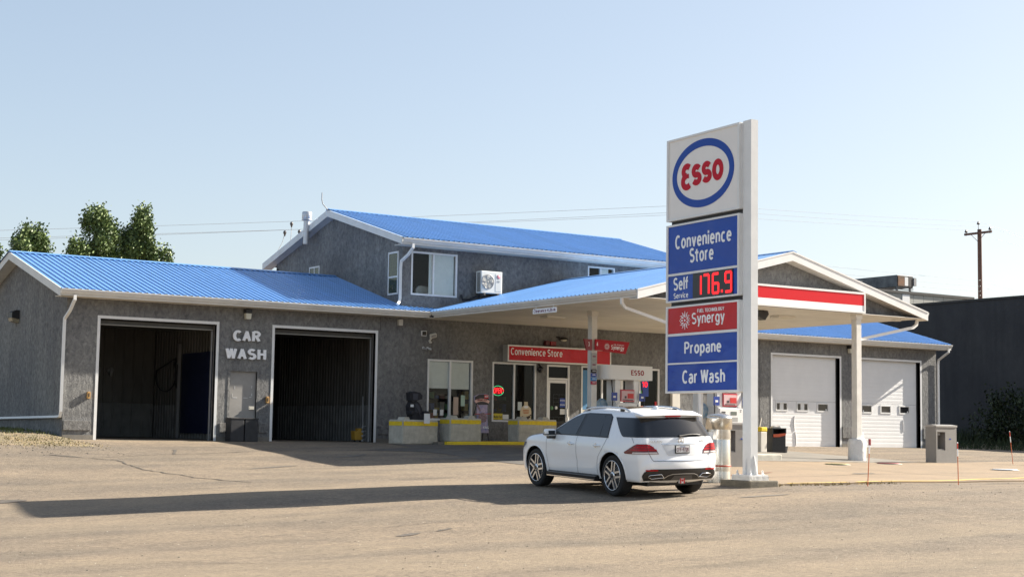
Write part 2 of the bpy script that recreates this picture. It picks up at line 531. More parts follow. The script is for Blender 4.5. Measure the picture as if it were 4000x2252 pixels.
def stucco_mat(name, c_hi, c_lo, sc=7.0, bump=0.02):
    """rough trowelled stucco: blotches and raised strokes"""
    m = bpy.data.materials.new(name)
    m.use_nodes = True
    n, l = m.node_tree.nodes, m.node_tree.links
    b = n['Principled BSDF']; b.inputs['Roughness'].default_value = 0.88; b.inputs['Specular IOR Level'].default_value = 0.3
    tc = n.new('ShaderNodeTexCoord')
    mp = n.new('ShaderNodeMapping'); mp.inputs['Scale'].default_value = (1.0, 1.0, 0.7)
    l.new(tc.outputs['Object'], mp.inputs['Vector'])
    t = n.new('ShaderNodeTexNoise'); t.inputs['Scale'].default_value = sc; t.inputs['Detail'].default_value = 6
    t.inputs['Roughness'].default_value = 0.72; t.inputs['Distortion'].default_value = 0.6
    l.new(mp.outputs['Vector'], t.inputs['Vector'])
    r = n.new('ShaderNodeValToRGB')
    r.color_ramp.elements[0].position = 0.36; r.color_ramp.elements[0].color = (*c_lo, 1)
    r.color_ramp.elements[1].position = 0.66; r.color_ramp.elements[1].color = (*c_hi, 1)
    l.new(t.outputs['Fac'], r.inputs['Fac'])
    t3 = n.new('ShaderNodeTexNoise'); t3.inputs['Scale'].default_value = 0.6; t3.inputs['Detail'].default_value = 4
    l.new(mp.outputs['Vector'], t3.inputs['Vector'])
    r3 = n.new('ShaderNodeValToRGB')
    r3.color_ramp.elements[0].position = 0.35; r3.color_ramp.elements[0].color = (0.82, 0.82, 0.84, 1)
    r3.color_ramp.elements[1].position = 0.65; r3.color_ramp.elements[1].color = (1.08, 1.07, 1.04, 1)
    l.new(t3.outputs['Fac'], r3.inputs['Fac'])
    x = n.new('ShaderNodeMixRGB'); x.blend_type = 'MULTIPLY'; x.inputs['Fac'].default_value = 1
    l.new(r.outputs['Color'], x.inputs['Color1']); l.new(r3.outputs['Color'], x.inputs['Color2'])
    l.new(x.outputs['Color'], b.inputs['Base Color'])
    # rain streaks and splashed dust run down the wall
    mp4 = n.new('ShaderNodeMapping'); mp4.inputs['Scale'].default_value = (2.6, 2.6, 0.22)
    l.new(tc.outputs['Object'], mp4.inputs['Vector'])
    t4 = n.new('ShaderNodeTexNoise'); t4.inputs['Scale'].default_value = 1.0; t4.inputs['Detail'].default_value = 5
    l.new(mp4.outputs['Vector'], t4.inputs['Vector'])
    r4 = n.new('ShaderNodeValToRGB')
    r4.color_ramp.elements[0].position = 0.36; r4.color_ramp.elements[0].color = (0.92, 0.92, 0.92, 1)
    r4.color_ramp.elements[1].position = 0.56; r4.color_ramp.elements[1].color = (1.05, 1.05, 1.04, 1)
    l.new(t4.outputs['Fac'], r4.inputs['Fac'])
    x4 = n.new('ShaderNodeMixRGB'); x4.blend_type = 'MULTIPLY'; x4.inputs['Fac'].default_value = 1
    l.new(x.outputs['Color'], x4.inputs['Color1']); l.new(r4.outputs['Color'], x4.inputs['Color2'])
    l.new(x4.outputs['Color'], b.inputs['Base Color'])
    bp = n.new('ShaderNodeBump'); bp.inputs['Distance'].default_value = bump; bp.inputs['Strength'].default_value = 1.0
    l.new(t.outputs['Fac'], bp.inputs['Height']); l.new(bp.outputs['Normal'], b.inputs['Normal'])
    MATS[name] = m
    return m

M_ASPH = asphalt_mat()
M_STUC = stucco_mat('stucco_grey', (0.250, 0.249, 0.245), (0.128, 0.129, 0.131), 9.0, 0.026)
M_STUCW = stucco_mat('stucco_grey_weathered', (0.270, 0.265, 0.255), (0.120, 0.118, 0.116), 9.0, 0.014)
M_DARK = stucco_mat('stucco_charcoal', (0.048, 0.050, 0.056), (0.042, 0.044, 0.050), 4.0, 0.01)
M_ROOF = mat('roof_blue_metal', (0.125, 0.300, 0.62), 0.30, 0.0, var=0.16, scale=1.5, spec=0.8, stretch=(3, .5, 1), each=.05)
M_ROOFE = mat('roof_edge_dark', (0.02, 0.03, 0.06), 0.6)
M_WHITE = mat('white_painted_metal', (0.74, 0.74, 0.73), 0.45, var=0.06, scale=3)
M_FASCIA = mat('white_fascia', (0.70, 0.69, 0.66), 0.5, var=0.10, scale=2.0)
M_SOFF = mat('soffit_beige', (0.68, 0.645, 0.58), 0.7, var=0.10, scale=1.2, each=.04)
M_COLM = mat('column_white', (0.68, 0.66, 0.61), 0.5, var=0.14, scale=2.5)
M_CONC = mat('concrete_tan', (0.270, 0.198, 0.124), 0.9, color2=(0.215, 0.160, 0.104), scale=0.8, bump=0.006, bscale=60)
M_CONCG = mat('concrete_grey', (0.56, 0.53, 0.45), 0.9, color2=(0.40, 0.38, 0.32), scale=5, bump=0.012, bscale=30)
M_WALK = mat('sidewalk_concrete', (0.19, 0.175, 0.15), 0.9, var=0.2, scale=2, bump=0.004)
M_YEL = mat('yellow_paint_worn', (0.90, 0.66, 0.015), 0.7, color2=(0.70, 0.50, 0.04), scale=9, bump=0.003)
M_YEL2 = mat('yellow_line_paint', (0.74, 0.50, 0.10), 0.8, color2=(0.52, 0.37, 0.14), scale=4)
M_BLACK = mat('black_plastic', (0.018, 0.018, 0.02), 0.5)
M_BLACKG = mat('black_gloss', (0.012, 0.012, 0.014), 0.12)
M_RUBBER = mat('rubber', (0.02, 0.02, 0.021), 0.85, bump=0.003, bscale=60)
M_RED = mat('red_sign', (0.50, 0.010, 0.018), 0.10, var=0.06, scale=2, spec=0.22, bump=.04, bscale=1.2)
M_REDP = mat('red_plastic', (0.55, 0.02, 0.02), 0.4)
M_BLUE = mat('blue_sign', (0.006, 0.055, 0.36), 0.07, var=0.08, scale=1.5, spec=0.28, bump=.05, bscale=1.1)
M_BLUEP = mat('blue_print', (0.012, 0.045, 0.28), 0.35)
M_LETW = mat('letter_white', (0.86, 0.87, 0.88), 0.4)
M_LETM = mat('letter_metal_white', (0.86, 0.87, 0.89), 0.45, var=0.12, scale=12)
M_GREYM = mat('grey_metal', (0.30, 0.30, 0.30), 0.5, var=0.1, scale=4)
M_DOORG = mat('door_grey_paint', (0.30, 0.285, 0.265), 0.55, var=0.12, scale=3)
M_GLASS = glass('window_glass', (0.66, 0.69, 0.70), 0.012)
M_GLASSC = glass('window_glass_clear', (0.90, 0.92, 0.92), 0.012)
M_GLASSD = glass('window_glass_tinted', (0.42, 0.44, 0.46), 0.012)
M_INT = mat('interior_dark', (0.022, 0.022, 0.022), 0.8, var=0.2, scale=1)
M_BLIND = mat('blind_fabric', (0.84, 0.84, 0.78), 0.8, var=0.06, scale=8)
M_PAPER = mat('paper_white', (0.75, 0.75, 0.74), 0.8)
M_CHROME = mat('chrome', (0.75, 0.75, 0.76), 0.12, 1.0)

# ================================================================ ground
def xs_list(a, b, st, far):
    L = list(np.arange(a, b+1e-6, st))
    return [a-f for f in reversed(far)] + L + [b+f for f in far]
gx = xs_list(-36, 66, 0.35, [8, 25, 70, 180, 400, 900])
gy = xs_list(-48, 12, 0.35, [8, 25, 70, 180, 400, 900])
XX, YY = np.meshgrid(gx, gy)
ZZ = gza(XX.ravel(), YY.ravel()).reshape(XX.shape)
nr = np.random.RandomState(3)
near = (XX > -30) & (XX < 40) & (YY < -1.5)
ZZ = ZZ + near*(np.sin(XX*1.7+YY*0.9)*0.006 + np.sin(XX*0.6-YY*1.9)*0.006)
verts = np.c_[XX.ravel(), YY.ravel(), ZZ.ravel()]
nx, ny = len(gx), len(gy)
faces = [(j*nx+i, j*nx+i+1, (j+1)*nx+i+1, (j+1)*nx+i) for j in range(ny-1) for i in range(nx-1)]
me = bpy.data.meshes.new('ground')
me.from_pydata(verts.tolist(), [], faces)
me.polygons.foreach_set('use_smooth', [True]*len(faces))
me.materials.append(M_ASPH)
ground = bpy.data.objects.new('ground', me)
COL.objects.link(ground)
structure(ground)

def gh(x, y):
    z = gz(x, y)
    if -30 < x < 40 and y < -1.5:
        z += math.sin(x*1.7+y*0.9)*0.006 + math.sin(x*0.6-y*1.9)*0.006
    return z

def sheet(name, m, x0, x1, y0, y1, dz, st=0.5, kindof=True, parent=None, wob=0.0):
    """thin sheet laid on the ground with its own edge thickness"""
    nX = max(1, int(math.ceil((x1-x0)/st))); nY = max(1, int(math.ceil((y1-y0)/st)))
    mb = MB()
    vs, fs = [], []
    for j in range(nY+1):
        for i in range(nX+1):
            x = x0+(x1-x0)*i/nX; y = y0+(y1-y0)*j/nY
            if wob:
                if j in (0, nY): y += math.sin(x*1.3)*wob+math.sin(x*3.1+1)*wob*0.5
                if i in (0, nX): x += math.sin(y*1.7)*wob
            vs.append((x, y, gh(x, y)+dz))
    w = nX+1
    for j in range(nY):
        for i in range(nX):
            fs.append((j*w+i, j*w+i+1, (j+1)*w+i+1, (j+1)*w+i))
    mb.add(vs, fs, 0, True)
    rim = [i for i in range(w)] + [j*w+nX for j in range(1, nY+1)] + [nY*w+i for i in range(nX-1, -1, -1)] + [j*w for j in range(nY-1, 0, -1)]
    rv = [vs[i] for i in rim] + [(vs[i][0], vs[i][1], vs[i][2]-dz-0.12) for i in rim]
    k = len(rim)
    mb.add(rv, [(i, k+i, k+(i+1) % k, (i+1) % k) for i in range(k)])
    o = mb.build(name, m, parent)
    if kindof: structure(o)
    return o

apron = sheet('concrete_apron', M_CONC, 8.6, 40.0, -20.75, -12.5, 0.03, 0.5)
pad = sheet('pump_pad', M_WALK, 12.6, 22.4, -12.3, -5.2, 0.014, 0.5)
walk = sheet('sidewalk', M_WALK, 11.2, 23.6, -2.55, -0.02, 0.085, 0.6)

def ribbon(mb, pts, w, dz, seg=0.25, jit=0.0, mi=0):
    """narrow band draped on the ground"""
    P = []
    for i in range(len(pts)-1):
        a, b = pts[i], pts[i+1]
        k = max(1, int(math.hypot(b[0]-a[0], b[1]-a[1])/seg))
        P += [(a[0]+(b[0]-a[0])*q/k, a[1]+(b[1]-a[1])*q/k) for q in range(k)]
    P.append(pts[-1])
    P = [(p[0]+rng.uniform(-jit, jit), p[1]+rng.uniform(-jit, jit)) for p in P]
    L, Rr = [], []
    for i, p in enumerate(P):
        a, b = P[max(0, i-1)], P[min(len(P)-1, i+1)]
        dx, dy = b[0]-a[0], b[1]-a[1]
        q = math.hypot(dx, dy) or 1
        ww = w*(0.5+rng.random()) if jit else w
        ox, oy = -dy/q*ww/2, dx/q*ww/2
        L.append((p[0]+ox, p[1]+oy)); Rr.append((p[0]-ox, p[1]-oy))
    n = len(P)
    vs = [(x, y, gh(x, y)+dz) for x, y in L+Rr]
    mb.add(vs, [(i, n+i, n+i+1, i+1) for i in range(n-1)], mi)

M_CRACK = mat('crack_dark', (0.055, 0.048, 0.04), 0.95, color2=(.12, .10, .08), scale=7)
M_TAR = mat('tar_patch', (0.095, 0.085, 0.072), 0.9, color2=(0.16, 0.135, 0.105), scale=5)
CR = [([(-2.1, -5.75), (-1.6, -6.5), (-1.1, -6.6), (0.8, -5.85), (4.0, -5.05), (7.4, -5.6), (10.5, -5.0)], 0.055, 0.03),
      ([(-1.3, -6.7), (-0.9, -7.4), (-1.2, -10.1), (-0.85, -12.4), (-0.4, -14.2)], 0.05, 0.06),
      ([(7.2, -5.9), (8.35, -6.6), (8.3, -9.0), (8.15, -11.7), (9.4, -13.2)], 0.035, 0.03),
      ([(1.8, -4.3), (1.2, -5.8)], 0.09, 0.03),
      ([(8.7, -18.9), (14.0, -18.0), (20.0, -18.1), (27.0, -17.0), (38, -16.5)], 0.03, 0.005),
      ([(14.0, -12.62), (19.5, -12.55), (25.2, -13.9), (38, -14.2)], 0.05, 0.02),
      ([(12.7, -12.35), (22.4, -12.35)], 0.05, 0.01),
      ([(-12, -25.3), (-5, -24.1), (2, -22.9), (7.6, -21.8)], 0.02, 0.06),
      ([(-7.5, -27.0), (-6.0, -28.5), (-4.0, -29.4)], 0.02, 0.05),
      ([(22.6, -10.8), (30, -9.5), (40, -8.8)], 0.04, 0.02),
      ([(24.4, -5.2), (30, -5.6), (37, -5.0)], 0.05, 0.05),
      ([(16.0, -20.6), (16.3, -12.7)], 0.025, 0.005), ([(24.5, -20.6), (24.7, -12.8)], 0.025, 0.005),
      ([(30.5, -20.6), (30.7, -13.0)], 0.025, 0.005)]
for pts, w, j in CR:
    mb = MB(); ribbon(mb, pts, w, 0.037 if pts[0][0] > 8.6 and pts[0][1] < -12.5 and pts[-1][1] > -21 else 0.009, 0.22, j)
    o = mb.build('pavement_crack', M_CRACK, ground)
# potholes and torn spots in the road
def blotch(x, y, rx, ry, rot, m, dz=0.008, nm='tar_patch', n=22):
    mb = MB()
    P = []
    for k in range(n):
        a = 2*PI*k/n
        r = 0.75+0.35*rng.random()
        px, py = math.cos(a)*rx*r, math.sin(a)*ry*r
        P.append((x+px*math.cos(rot)-py*math.sin(rot), y+px*math.sin(rot)+py*math.cos(rot)))
    vs = [(x, y, gh(x, y)+dz)] + [(a, b, gh(a, b)+dz) for a, b in P]
    mb.add(vs, [(0, 1+i, 1+(i+1) % n) for i in range(n)])
    return mb.build(nm, m, ground)
blotch(-2.75, -25.1, 0.42, 0.10, 0.6, M_CRACK, nm='pothole')
blotch(-1.9, -24.7, 0.30, 0.05, 0.55, M_CRACK, nm='pothole')
blotch(-6.0, -15.6, 0.55, 0.28, 0.2, M_CRACK, nm='pothole')
blotch(-1.75, -6.1, 0.5, 0.10, -0.9, M_CRACK, nm='pothole')
blotch(14.3, -17.7, 0.55, 0.16, 0.2, M_TAR, 0.037)
blotch(11.9, -14.6, 0.4, 0.16, 0.2, M_TAR, 0.037)
for x, y, rx, ry in ((7.9, -9.0, 0.9, 0.3), (10.6, -8.4, 1.2, 0.35), (9.5, -6.2, 0.6, 0.2), (5.6, -7.3, 0.9, 0.18), (2.0, -10.2, 0.9, 0.12),
                     (6.5, -22.6, 0.8, 0.10)):
    blotch(x, y, rx, ry, rng.uniform(0.1, 0.6), M_TAR)

# darker, newer asphalt in front of the store, its joint sealed
M_ASPH2 = mat('asphalt_new', (0.125, 0.112, 0.095), 0.9, color2=(0.075, 0.070, 0.062), scale=2.2, bump=.010, bscale=40, detail=6)
def poly_sheet(P, m, nm, dz, st=.45):
    xs = [p[0] for p in P]; ys = [p[1] for p in P]
    def inside(x, y):
        c = False; n = len(P)
        for i in range(n):
            (x1, y1), (x2, y2) = P[i], P[(i+1) % n]
            if (y1 > y) != (y2 > y) and x < (x2-x1)*(y-y1)/(y2-y1)+x1: c = not c
        return c
    bm = bmesh.new()
    f = bm.faces.new([bm.verts.new((x, y, 0)) for x, y in P])
    for k in range(int((max(xs)-min(xs))/st)+1):
        bmesh.ops.bisect_plane(bm, geom=bm.verts[:]+bm.edges[:]+bm.faces[:], plane_co=(min(xs)+k*st+.01, 0, 0), plane_no=(1, 0, 0))
    for k in range(int((max(ys)-min(ys))/st)+1):
        bmesh.ops.bisect_plane(bm, geom=bm.verts[:]+bm.edges[:]+bm.faces[:], plane_co=(0, min(ys)+k*st+.01, 0), plane_no=(0, 1, 0))
    for v in bm.verts: v.co.z = gh(v.co.x, v.co.y)+dz
    for f in bm.faces: f.smooth = True
    bmesh.ops.recalc_face_normals(bm, faces=bm.faces[:])
    me = bpy.data.meshes.new(nm); bm.to_mesh(me); bm.free(); me.materials.append(m)
    o = bpy.data.objects.new(nm, me); COL.objects.link(o); o.parent = ground
    return o
poly_sheet([(6.9, -5.55), (7.6, -6.05), (8.35, -6.6), (8.3, -9.0), (8.15, -11.7), (9.4, -13.0), (12.6, -12.4), (12.6, -2.75), (9.4, -2.75), (8.9, -4.9)], M_ASPH2, 'asphalt_patch', .006)
# yellow edge line and kerb
mb = MB()
ribbon(mb, [(8.95, -20.62), (10.7, -20.66)], 0.13, 0.037, 0.3)
yl = mb.build('yellow_edge_line', M_YEL2, apron)
mb = MB()
ribbon(mb, [(10.95, -20.70), (14.4, -20.50), (18.0, -19.75), (26.0, -18.2)], 0.14, 0.037, 0.3)
yl = mb.build('yellow_edge_line', M_YEL2, apron)
mb = MB()
for x0, x1 in ((11.42, 13.3), (13.31, 15.6), (15.61, 18.2), (18.21, 20.6), (20.61, 23.6)):
    mb2 = MB()
    vs = []
    for x in (x0, x1):
        z = gh(x, -2.6)
        vs += [(x, -2.72, z-0.1), (x, -2.72, z+0.085), (x, -2.70, z+0.105), (x, -2.56, z+0.105), (x, -2.56, z-0.1)]
    mb2.add(vs, [(0, 5, 6, 1), (1, 6, 7, 2), (2, 7, 8, 3), (3, 8, 9, 4), (4, 3, 2, 1, 0), (5, 6, 7, 8, 9)])
    k = mb2.build('yellow_kerb', M_YEL)
    structure(k)

# loose stones on the road
def stones(n, box, smin, smax, m, name):
    mb = MB()
    for _ in range(n):
        x = rng.uniform(box[0], box[1]); y = rng.uniform(box[2], box[3])
        s = rng.uniform(smin, smax)
        z = gh(x, y)
        a = rng.random()*PI
        c, d = math.cos(a)*s, math.sin(a)*s
        mb.add([(x+c, y+d, z), (x-d, y+c, z), (x-c*0.8, y-d*0.8, z), (x+d, y-c, z), (x+c*0.2, y, z+s*0.5)],
               [(0, 1, 4), (1, 2, 4), (2, 3, 4), (3, 0, 4)])
    return stuff(mb.build(name, m))
M_ST1 = mat('stone_dark', (0.06, 0.055, 0.05), 0.9)
M_ST2 = mat('stone_light', (0.42, 0.38, 0.31), 0.9)
stones(420, (-13, 12, -36, -20.5), 0.008, 0.020, M_ST1, 'gravel')
stones(320, (-13, 12, -36, -20.5), 0.008, 0.018, M_ST2, 'gravel')
stones(150, (9, 38, -25, -21), 0.012, 0.03, M_ST1, 'gravel')
stones(200, (-5, 0, -6, -1), 0.012, 0.04, M_ST1, 'gravel')

# grass
def grass(name, n, fn, hmin, hmax, m):
    mb = MB()
    for _ in range(n):
        q = fn()
        if q is None: continue
        x, y, z = q
        a = rng.random()*2*PI; h = rng.uniform(hmin, hmax); w = 0.012+0.01*rng.random()
        lx, ly = rng.uniform(-.5, .5)*h, rng.uniform(-.5, .5)*h
        c, s = math.cos(a)*w, math.sin(a)*w
        mb.add([(x-c, y-s, z-0.01), (x+c, y+s, z-0.01), (x+lx, y+ly, z+h)], [(0, 1, 2)])
    return stuff(mb.build(name, m))
M_GR1 = mat('grass_green', (0.075, 0.105, 0.025), 0.8, color2=(0.13, 0.13, 0.04), scale=2)
M_GR2 = mat('grass_dry', (0.30, 0.215, 0.10), 0.8, color2=(0.15, 0.14, 0.06), scale=1.5)
M_GR3 = mat('grass_shade', (0.035, 0.055, 0.016), 0.8, color2=(0.02, 0.03, 0.012), scale=1)
M_SOIL = mat('dry_soil', (0.25, 0.19, 0.12), 0.95, color2=(0.14, 0.12, 0.07), scale=3, bump=0.02, bscale=20)
# grass verge climbing along the gable wall
def vz(x, y):
    k = max(0.0, min(1.0, (y+2.2)/3.0)) * max(0.0, min(1.0, (-x+0.1)/0.8+0.3))
    return gh(x, y) + 0.015 + 0.17*k
mb = MB(); vs = []; fs = []
NX, NY = 24, 24
for j in range(NY+1):
    for i in range(NX+1):
        x = -9.0+8.98*i/NX; y = -3.4+12.0*j/NY
        if j == 0: y += math.sin(x*2.1)*0.25-0.1
        z = vz(x, y) if j else gh(x, y)-0.02
        vs.append((x, y, z))
for j in range(NY):
    for i in range(NX):
        fs.append((j*(NX+1)+i, j*(NX+1)+i+1, (j+1)*(NX+1)+i+1, (j+1)*(NX+1)+i))
mb.add(vs, fs, 0, True)
verge = structure(mb.build('grass_verge', M_SOIL))
def g_a():
    x = rng.uniform(-8, -0.05); y = rng.uniform(-0.1, 8)
    return x, y, vz(x, y)
def g_b():
    x = rng.uniform(-7, -0.3) if rng.random() < .8 else rng.uniform(-2, .3); y = rng.gauss(-1.9, 0.9)
    if y < -4.2 or (x > 0 and y > -1.2): return None
    return x, y, (vz(x, y) if y > -3.3 and x < 0 else gh(x, y))
grass('grass', 6500, g_a, 0.03, 0.12, M_GR1)
grass('dry_grass', 3400, g_b, 0.012, 0.045, M_GR2)
def g_c():
    x = rng.uniform(7.7, 12); y = rng.gauss(-20.9, 0.10)
    return x, y, gh(x, y)
grass('kerb_weeds', 260, g_c, 0.02, 0.07, M_GR2)

# ================================================================ the station building
BX1, BY1 = 37.27, 9.9
EAVE = 4.14
GX, OV = 0.36, 0.55
SL = 0.2755                                    # roof slope
bld = thing('station_building', 'long grey stucco car wash, store and garage building with blue metal roofs', 'building', (0, 0, 0))

def wall_holes(mb, x0, x1, z0, z1, holes, y=0.0, t=0.22, mi=0):
    xs = sorted({x0, x1} | {h[0] for h in holes} | {h[1] for h in holes})
    zs = sorted({z0, z1} | {h[2] for h in holes} | {h[3] for h in holes})
    ins = lambda x, z: any(h[0] < x < h[1] and h[2] < z < h[3] for h in holes)
    for i in range(len(xs)-1):
        for k in range(len(zs)-1):
            a, b, c, d = xs[i], xs[i+1], zs[k], zs[k+1]
            if ins((a+b)/2, (c+d)/2): continue
            mb.add([(a, y, c), (b, y, c), (b, y, d), (a, y, d)], [(0, 1, 2, 3)], mi)
            mb.add([(a, y+t, c), (b, y+t, c), (b, y+t, d), (a, y+t, d)], [(3, 2, 1, 0)], mi)
    for a, b, c, d in holes:
        mb.add([(a, y, c), (a, y+t, c), (a, y+t, d), (a, y, d)], [(0, 1, 2, 3)], mi)
        mb.add([(b, y, c), (b, y+t, c), (b, y+t, d), (b, y, d)], [(3, 2, 1, 0)], mi)
        mb.add([(a, y, d), (a, y+t, d), (b, y+t, d), (b, y, d)], [(0, 1, 2, 3)], mi)
        if c > z0: mb.add([(a, y, c), (a, y+t, c), (b, y+t, c), (b, y, c)], [(3, 2, 1, 0)], mi)

BAY = [(0.925, 4.76), (6.546, 10.33)]
GAR = [(27.78, 31.63), (32.51, 36.36)]
TW = 0.085
DT = 3.652
holes = [(a+TW, b-TW, 0, DT-TW) for a, b in BAY+GAR]
MAND = (5.17, 6.07, 0.0, 2.15)
W1 = (12.24, 14.04, 0.75, 2.80)
W2 = (14.83, 16.66, 0.75, 2.80)
SD = (17.12, 18.10, 0.085, 2.79)
W3 = (18.62, 20.44, 0.75, 2.80)
W4 = (20.44, 22.20, 0.75, 2.80)
holes += [MAND, W1, W2, SD, (W3[0], W4[1], W3[2], W3[3])]
FB = -0.15
mb = MB()
wall_holes(mb, 0, BX1, FB, EAVE, [(h[0], h[1], FB if h[2] <= 0.09 else h[2], h[3]) for h in holes])
front_wall = mb.build('front_wall', M_STUC, bld)
mb = MB()
# gable walls (left and right) and the back
RZ = EAVE+0.18
rz_at = lambda y: RZ + SL*(min(y, BY1-y)+OV) - 0.16
for x, s in ((0.0, 1), (BX1, -1)):
    P = [(0, FB), (BY1, FB), (BY1, rz_at(BY1)), (BY1/2, rz_at(BY1/2)), (0, rz_at(0))]
    mb.prism(P, (x, 0.001, 0), (0, 1, 0), (0, 0, 1), (0.22*s, 0, 0))
mb.box(0, BX1, BY1-0.2, BY1-0.001, FB, EAVE)
mb.build('gable_wall', M_STUCW, bld)

# ---- upper storey
UX0, UX1 = 11.19, 23.73
UE = 6.53
UO = 0.55
SLU = 0.272
BW = (17.12*1.487-13.93, 18.335*1.487-13.93, 3.01*1.487+0.44, 4.0*1.487+0.44)     # big slider window
SW = (18.86, 20.08, 5.45, 6.41)
mb = MB()
wall_holes(mb, UX0, UX1, EAVE, UE, [BW, SW])
mb.build('upper_front_wall', M_STUC, bld)
mb = MB()
uz_at = lambda y: UE + 0.22 + SLU*(min(y, BY1-y)+UO) - 0.16
P = [(0, EAVE), (BY1, EAVE), (BY1, uz_at(BY1)), (BY1/2, uz_at(BY1/2)), (0, uz_at(0))]
mb.prism(P, (UX0, 0.002, 0), (0, 1, 0), (0, 0, 1), (0.2, 0, 0))
mb.prism(P, (UX1, 0.002, 0), (0, 1, 0), (0, 0, 1), (-0.2, 0, 0))
mb.box(UX0, UX1, BY1-0.2, BY1-0.002, EAVE, UE)
mb.build('upper_gable_wall', M_STUC, bld)

# ---- ribbed roof sheets
RIB = 0.2
def panel_mesh(name, length, ribs=4, width=None):
    w = RIB*ribs
    prof = []
    for k in range(ribs):
        x = k*RIB
        prof += [(x, 0), (x+0.118, 0), (x+0.136, 0.030), (x+0.180, 0.030), (x+RIB, 0)]
    q = [prof[0]]
    for p in prof[1:]:
        if p != q[-1] and not (abs(p[0]-q[-1][0]) < 1e-6): q.append(p)
    mb = MB()
    vs = []
    n = len(q)
    for s in (0, length):
        vs += [(x, s, z+0.012) for x, z in q]
    for s in (0, length):
        vs += [(x, s, z) for x, z in q]
    fs = [(i, i+1, n+i+1, n+i) for i in range(n-1)]
    fs += [(2*n+i, i, i+1, 2*n+i+1) for i in range(n-1)][::1]
    fs += [(3*n+i+1, 3*n+i, 2*n+i, 2*n+i+1) for i in range(n-1)]
    fs += [(n+i, 3*n+i, 3*n+i+1, n+i+1) for i in range(n-1)]
    mb.add(vs, fs)
    me = bpy.data.meshes.new(name)
    me.from_pydata(mb.v, [], mb.f)
    me.materials.append(M_ROOF)
    me.update()
    return me

def lay_panels(roof, origin, along, up, length, total, flip=False):
    """sheets side by side: origin at the eave, along the eave, up the slope"""
    a, u = Vector(along).normalized(), Vector(up).normalized()
    n = a.cross(u)
    base = BASE.get(roof.name, Vector((0, 0, 0)))
    n_full = int(total/(RIB*4)+1e-6)
    rest = int(round((total-n_full*RIB*4)/RIB))
    mf = panel_mesh('roof_panel', length)
    mr = panel_mesh('roof_panel', length, rest) if rest else None
    for k in range(n_full+(1 if rest else 0)):
        o = bpy.data.objects.new('roof_panel', mf if k < n_full else mr)
        COL.objects.link(o)
        p = Vector(origin)-base+a*(RIB*4*k) + n*rng.uniform(0, 0.002)
        o.parent = roof
        o.matrix_local = Matrix(((a.x, u.x, n.x, p.x), (a.y, u.y, n.y, p.y), (a.z, u.z, n.z, p.z), (0, 0, 0, 1)))

def gable_roof(name, x0, x1, ye0, ye1, ze, sl, parent, back=True, ends=(True, True), front=True):
    """deck with ridge cap and white rake boards; ze is the height of the eave edge"""
    ym = (ye0+ye1)/2
    zr = ze + sl*(ym-ye0)
    mb = MB()
    t = 0.10
    mb.add([(x0, ye0, ze-t), (x1, ye0, ze-t), (x1, ym, zr-t), (x0, ym, zr-t), (x0, ye1, ze-t), (x1, ye1, ze-t),
            (x0, ye0, ze-0.012), (x1, ye0, ze-0.012), (x1, ym, zr-0.012), (x0, ym, zr-0.012), (x0, ye1, ze-0.012), (x1, ye1, ze-0.012)],
           [(6, 7, 8, 9), (9, 8, 11, 10), (3, 2, 1, 0), (4, 5, 2, 3), (0, 1, 7, 6), (5, 4, 10, 11), (0, 6, 9, 3), (3, 9, 10, 4), (1, 2, 8, 7), (2, 5, 11, 8)])
    roof = mb.build(name, M_ROOFE, parent)
    L = math.hypot(ym-ye0, zr-ze)
    if front: lay_panels(roof, (x0, ye0-0.05, ze-0.05*sl), (1, 0, 0), (0, 1, sl), L+0.03, x1-x0)
    if back: lay_panels(roof, (x1, ye1+0.05, ze-0.05*sl), (-1, 0, 0), (0, -1, sl), L+0.03, x1-x0)
    mb = MB()
    c = 0.16
    mb.prism([(-c, -c*sl), (0, 0), (c, -c*sl), (c, -c*sl+0.02), (0, 0.024), (-c, -c*sl+0.02)], (x0-0.02, ym, zr+0.045), (0, 1, 0), (0, 0, 1), (x1-x0+0.04, 0, 0))
    mb.build('ridge_cap', M_ROOF, roof)
    fh = 0.24
    for flag, x, s in ((ends[0], x0, -1), (ends[1], x1, 1)):
        if not flag: continue
        for ya, yb in ((ye0, ym), (ye1, ym)):
            mb = MB()
            za = ze+0.012
            mb.prism([(ya, za-fh), (yb, zr+0.012-fh), (yb, zr+0.012), (ya, za)], (x, 0, 0), (0, 1, 0), (0, 0, 1), (0.03*s, 0, 0))
            mb.build('rake_board', M_FASCIA, roof)
        for ya, yb in ((ye0, ym), (ye1, ym)):
            mb = MB()
            za = ze+0.012
            g = 0.36
            mb.prism([(ya, za-fh+0.02), (yb, zr+0.012-fh+0.02), (yb, zr+0.035-fh), (ya, za-fh+0.043)], (x, 0, 0), (0, 1, 0), (0, 0, 1), (-g*s, 0, 0))
            mb.build('rake_soffit', M_FASCIA, roof)
    return roof

ZE = EAVE+0.20
zr_main = ZE+SL*(BY1/2+OV)
r1 = gable_roof('car_wash_roof', -GX, UX0-0.02, -OV, BY1+OV, ZE, SL, bld, ends=(True, False))
r2 = gable_roof('garage_roof', UX1+0.02, BX1+GX-0.08, -OV, BY1+OV, ZE, SL, bld, ends=(False, True))
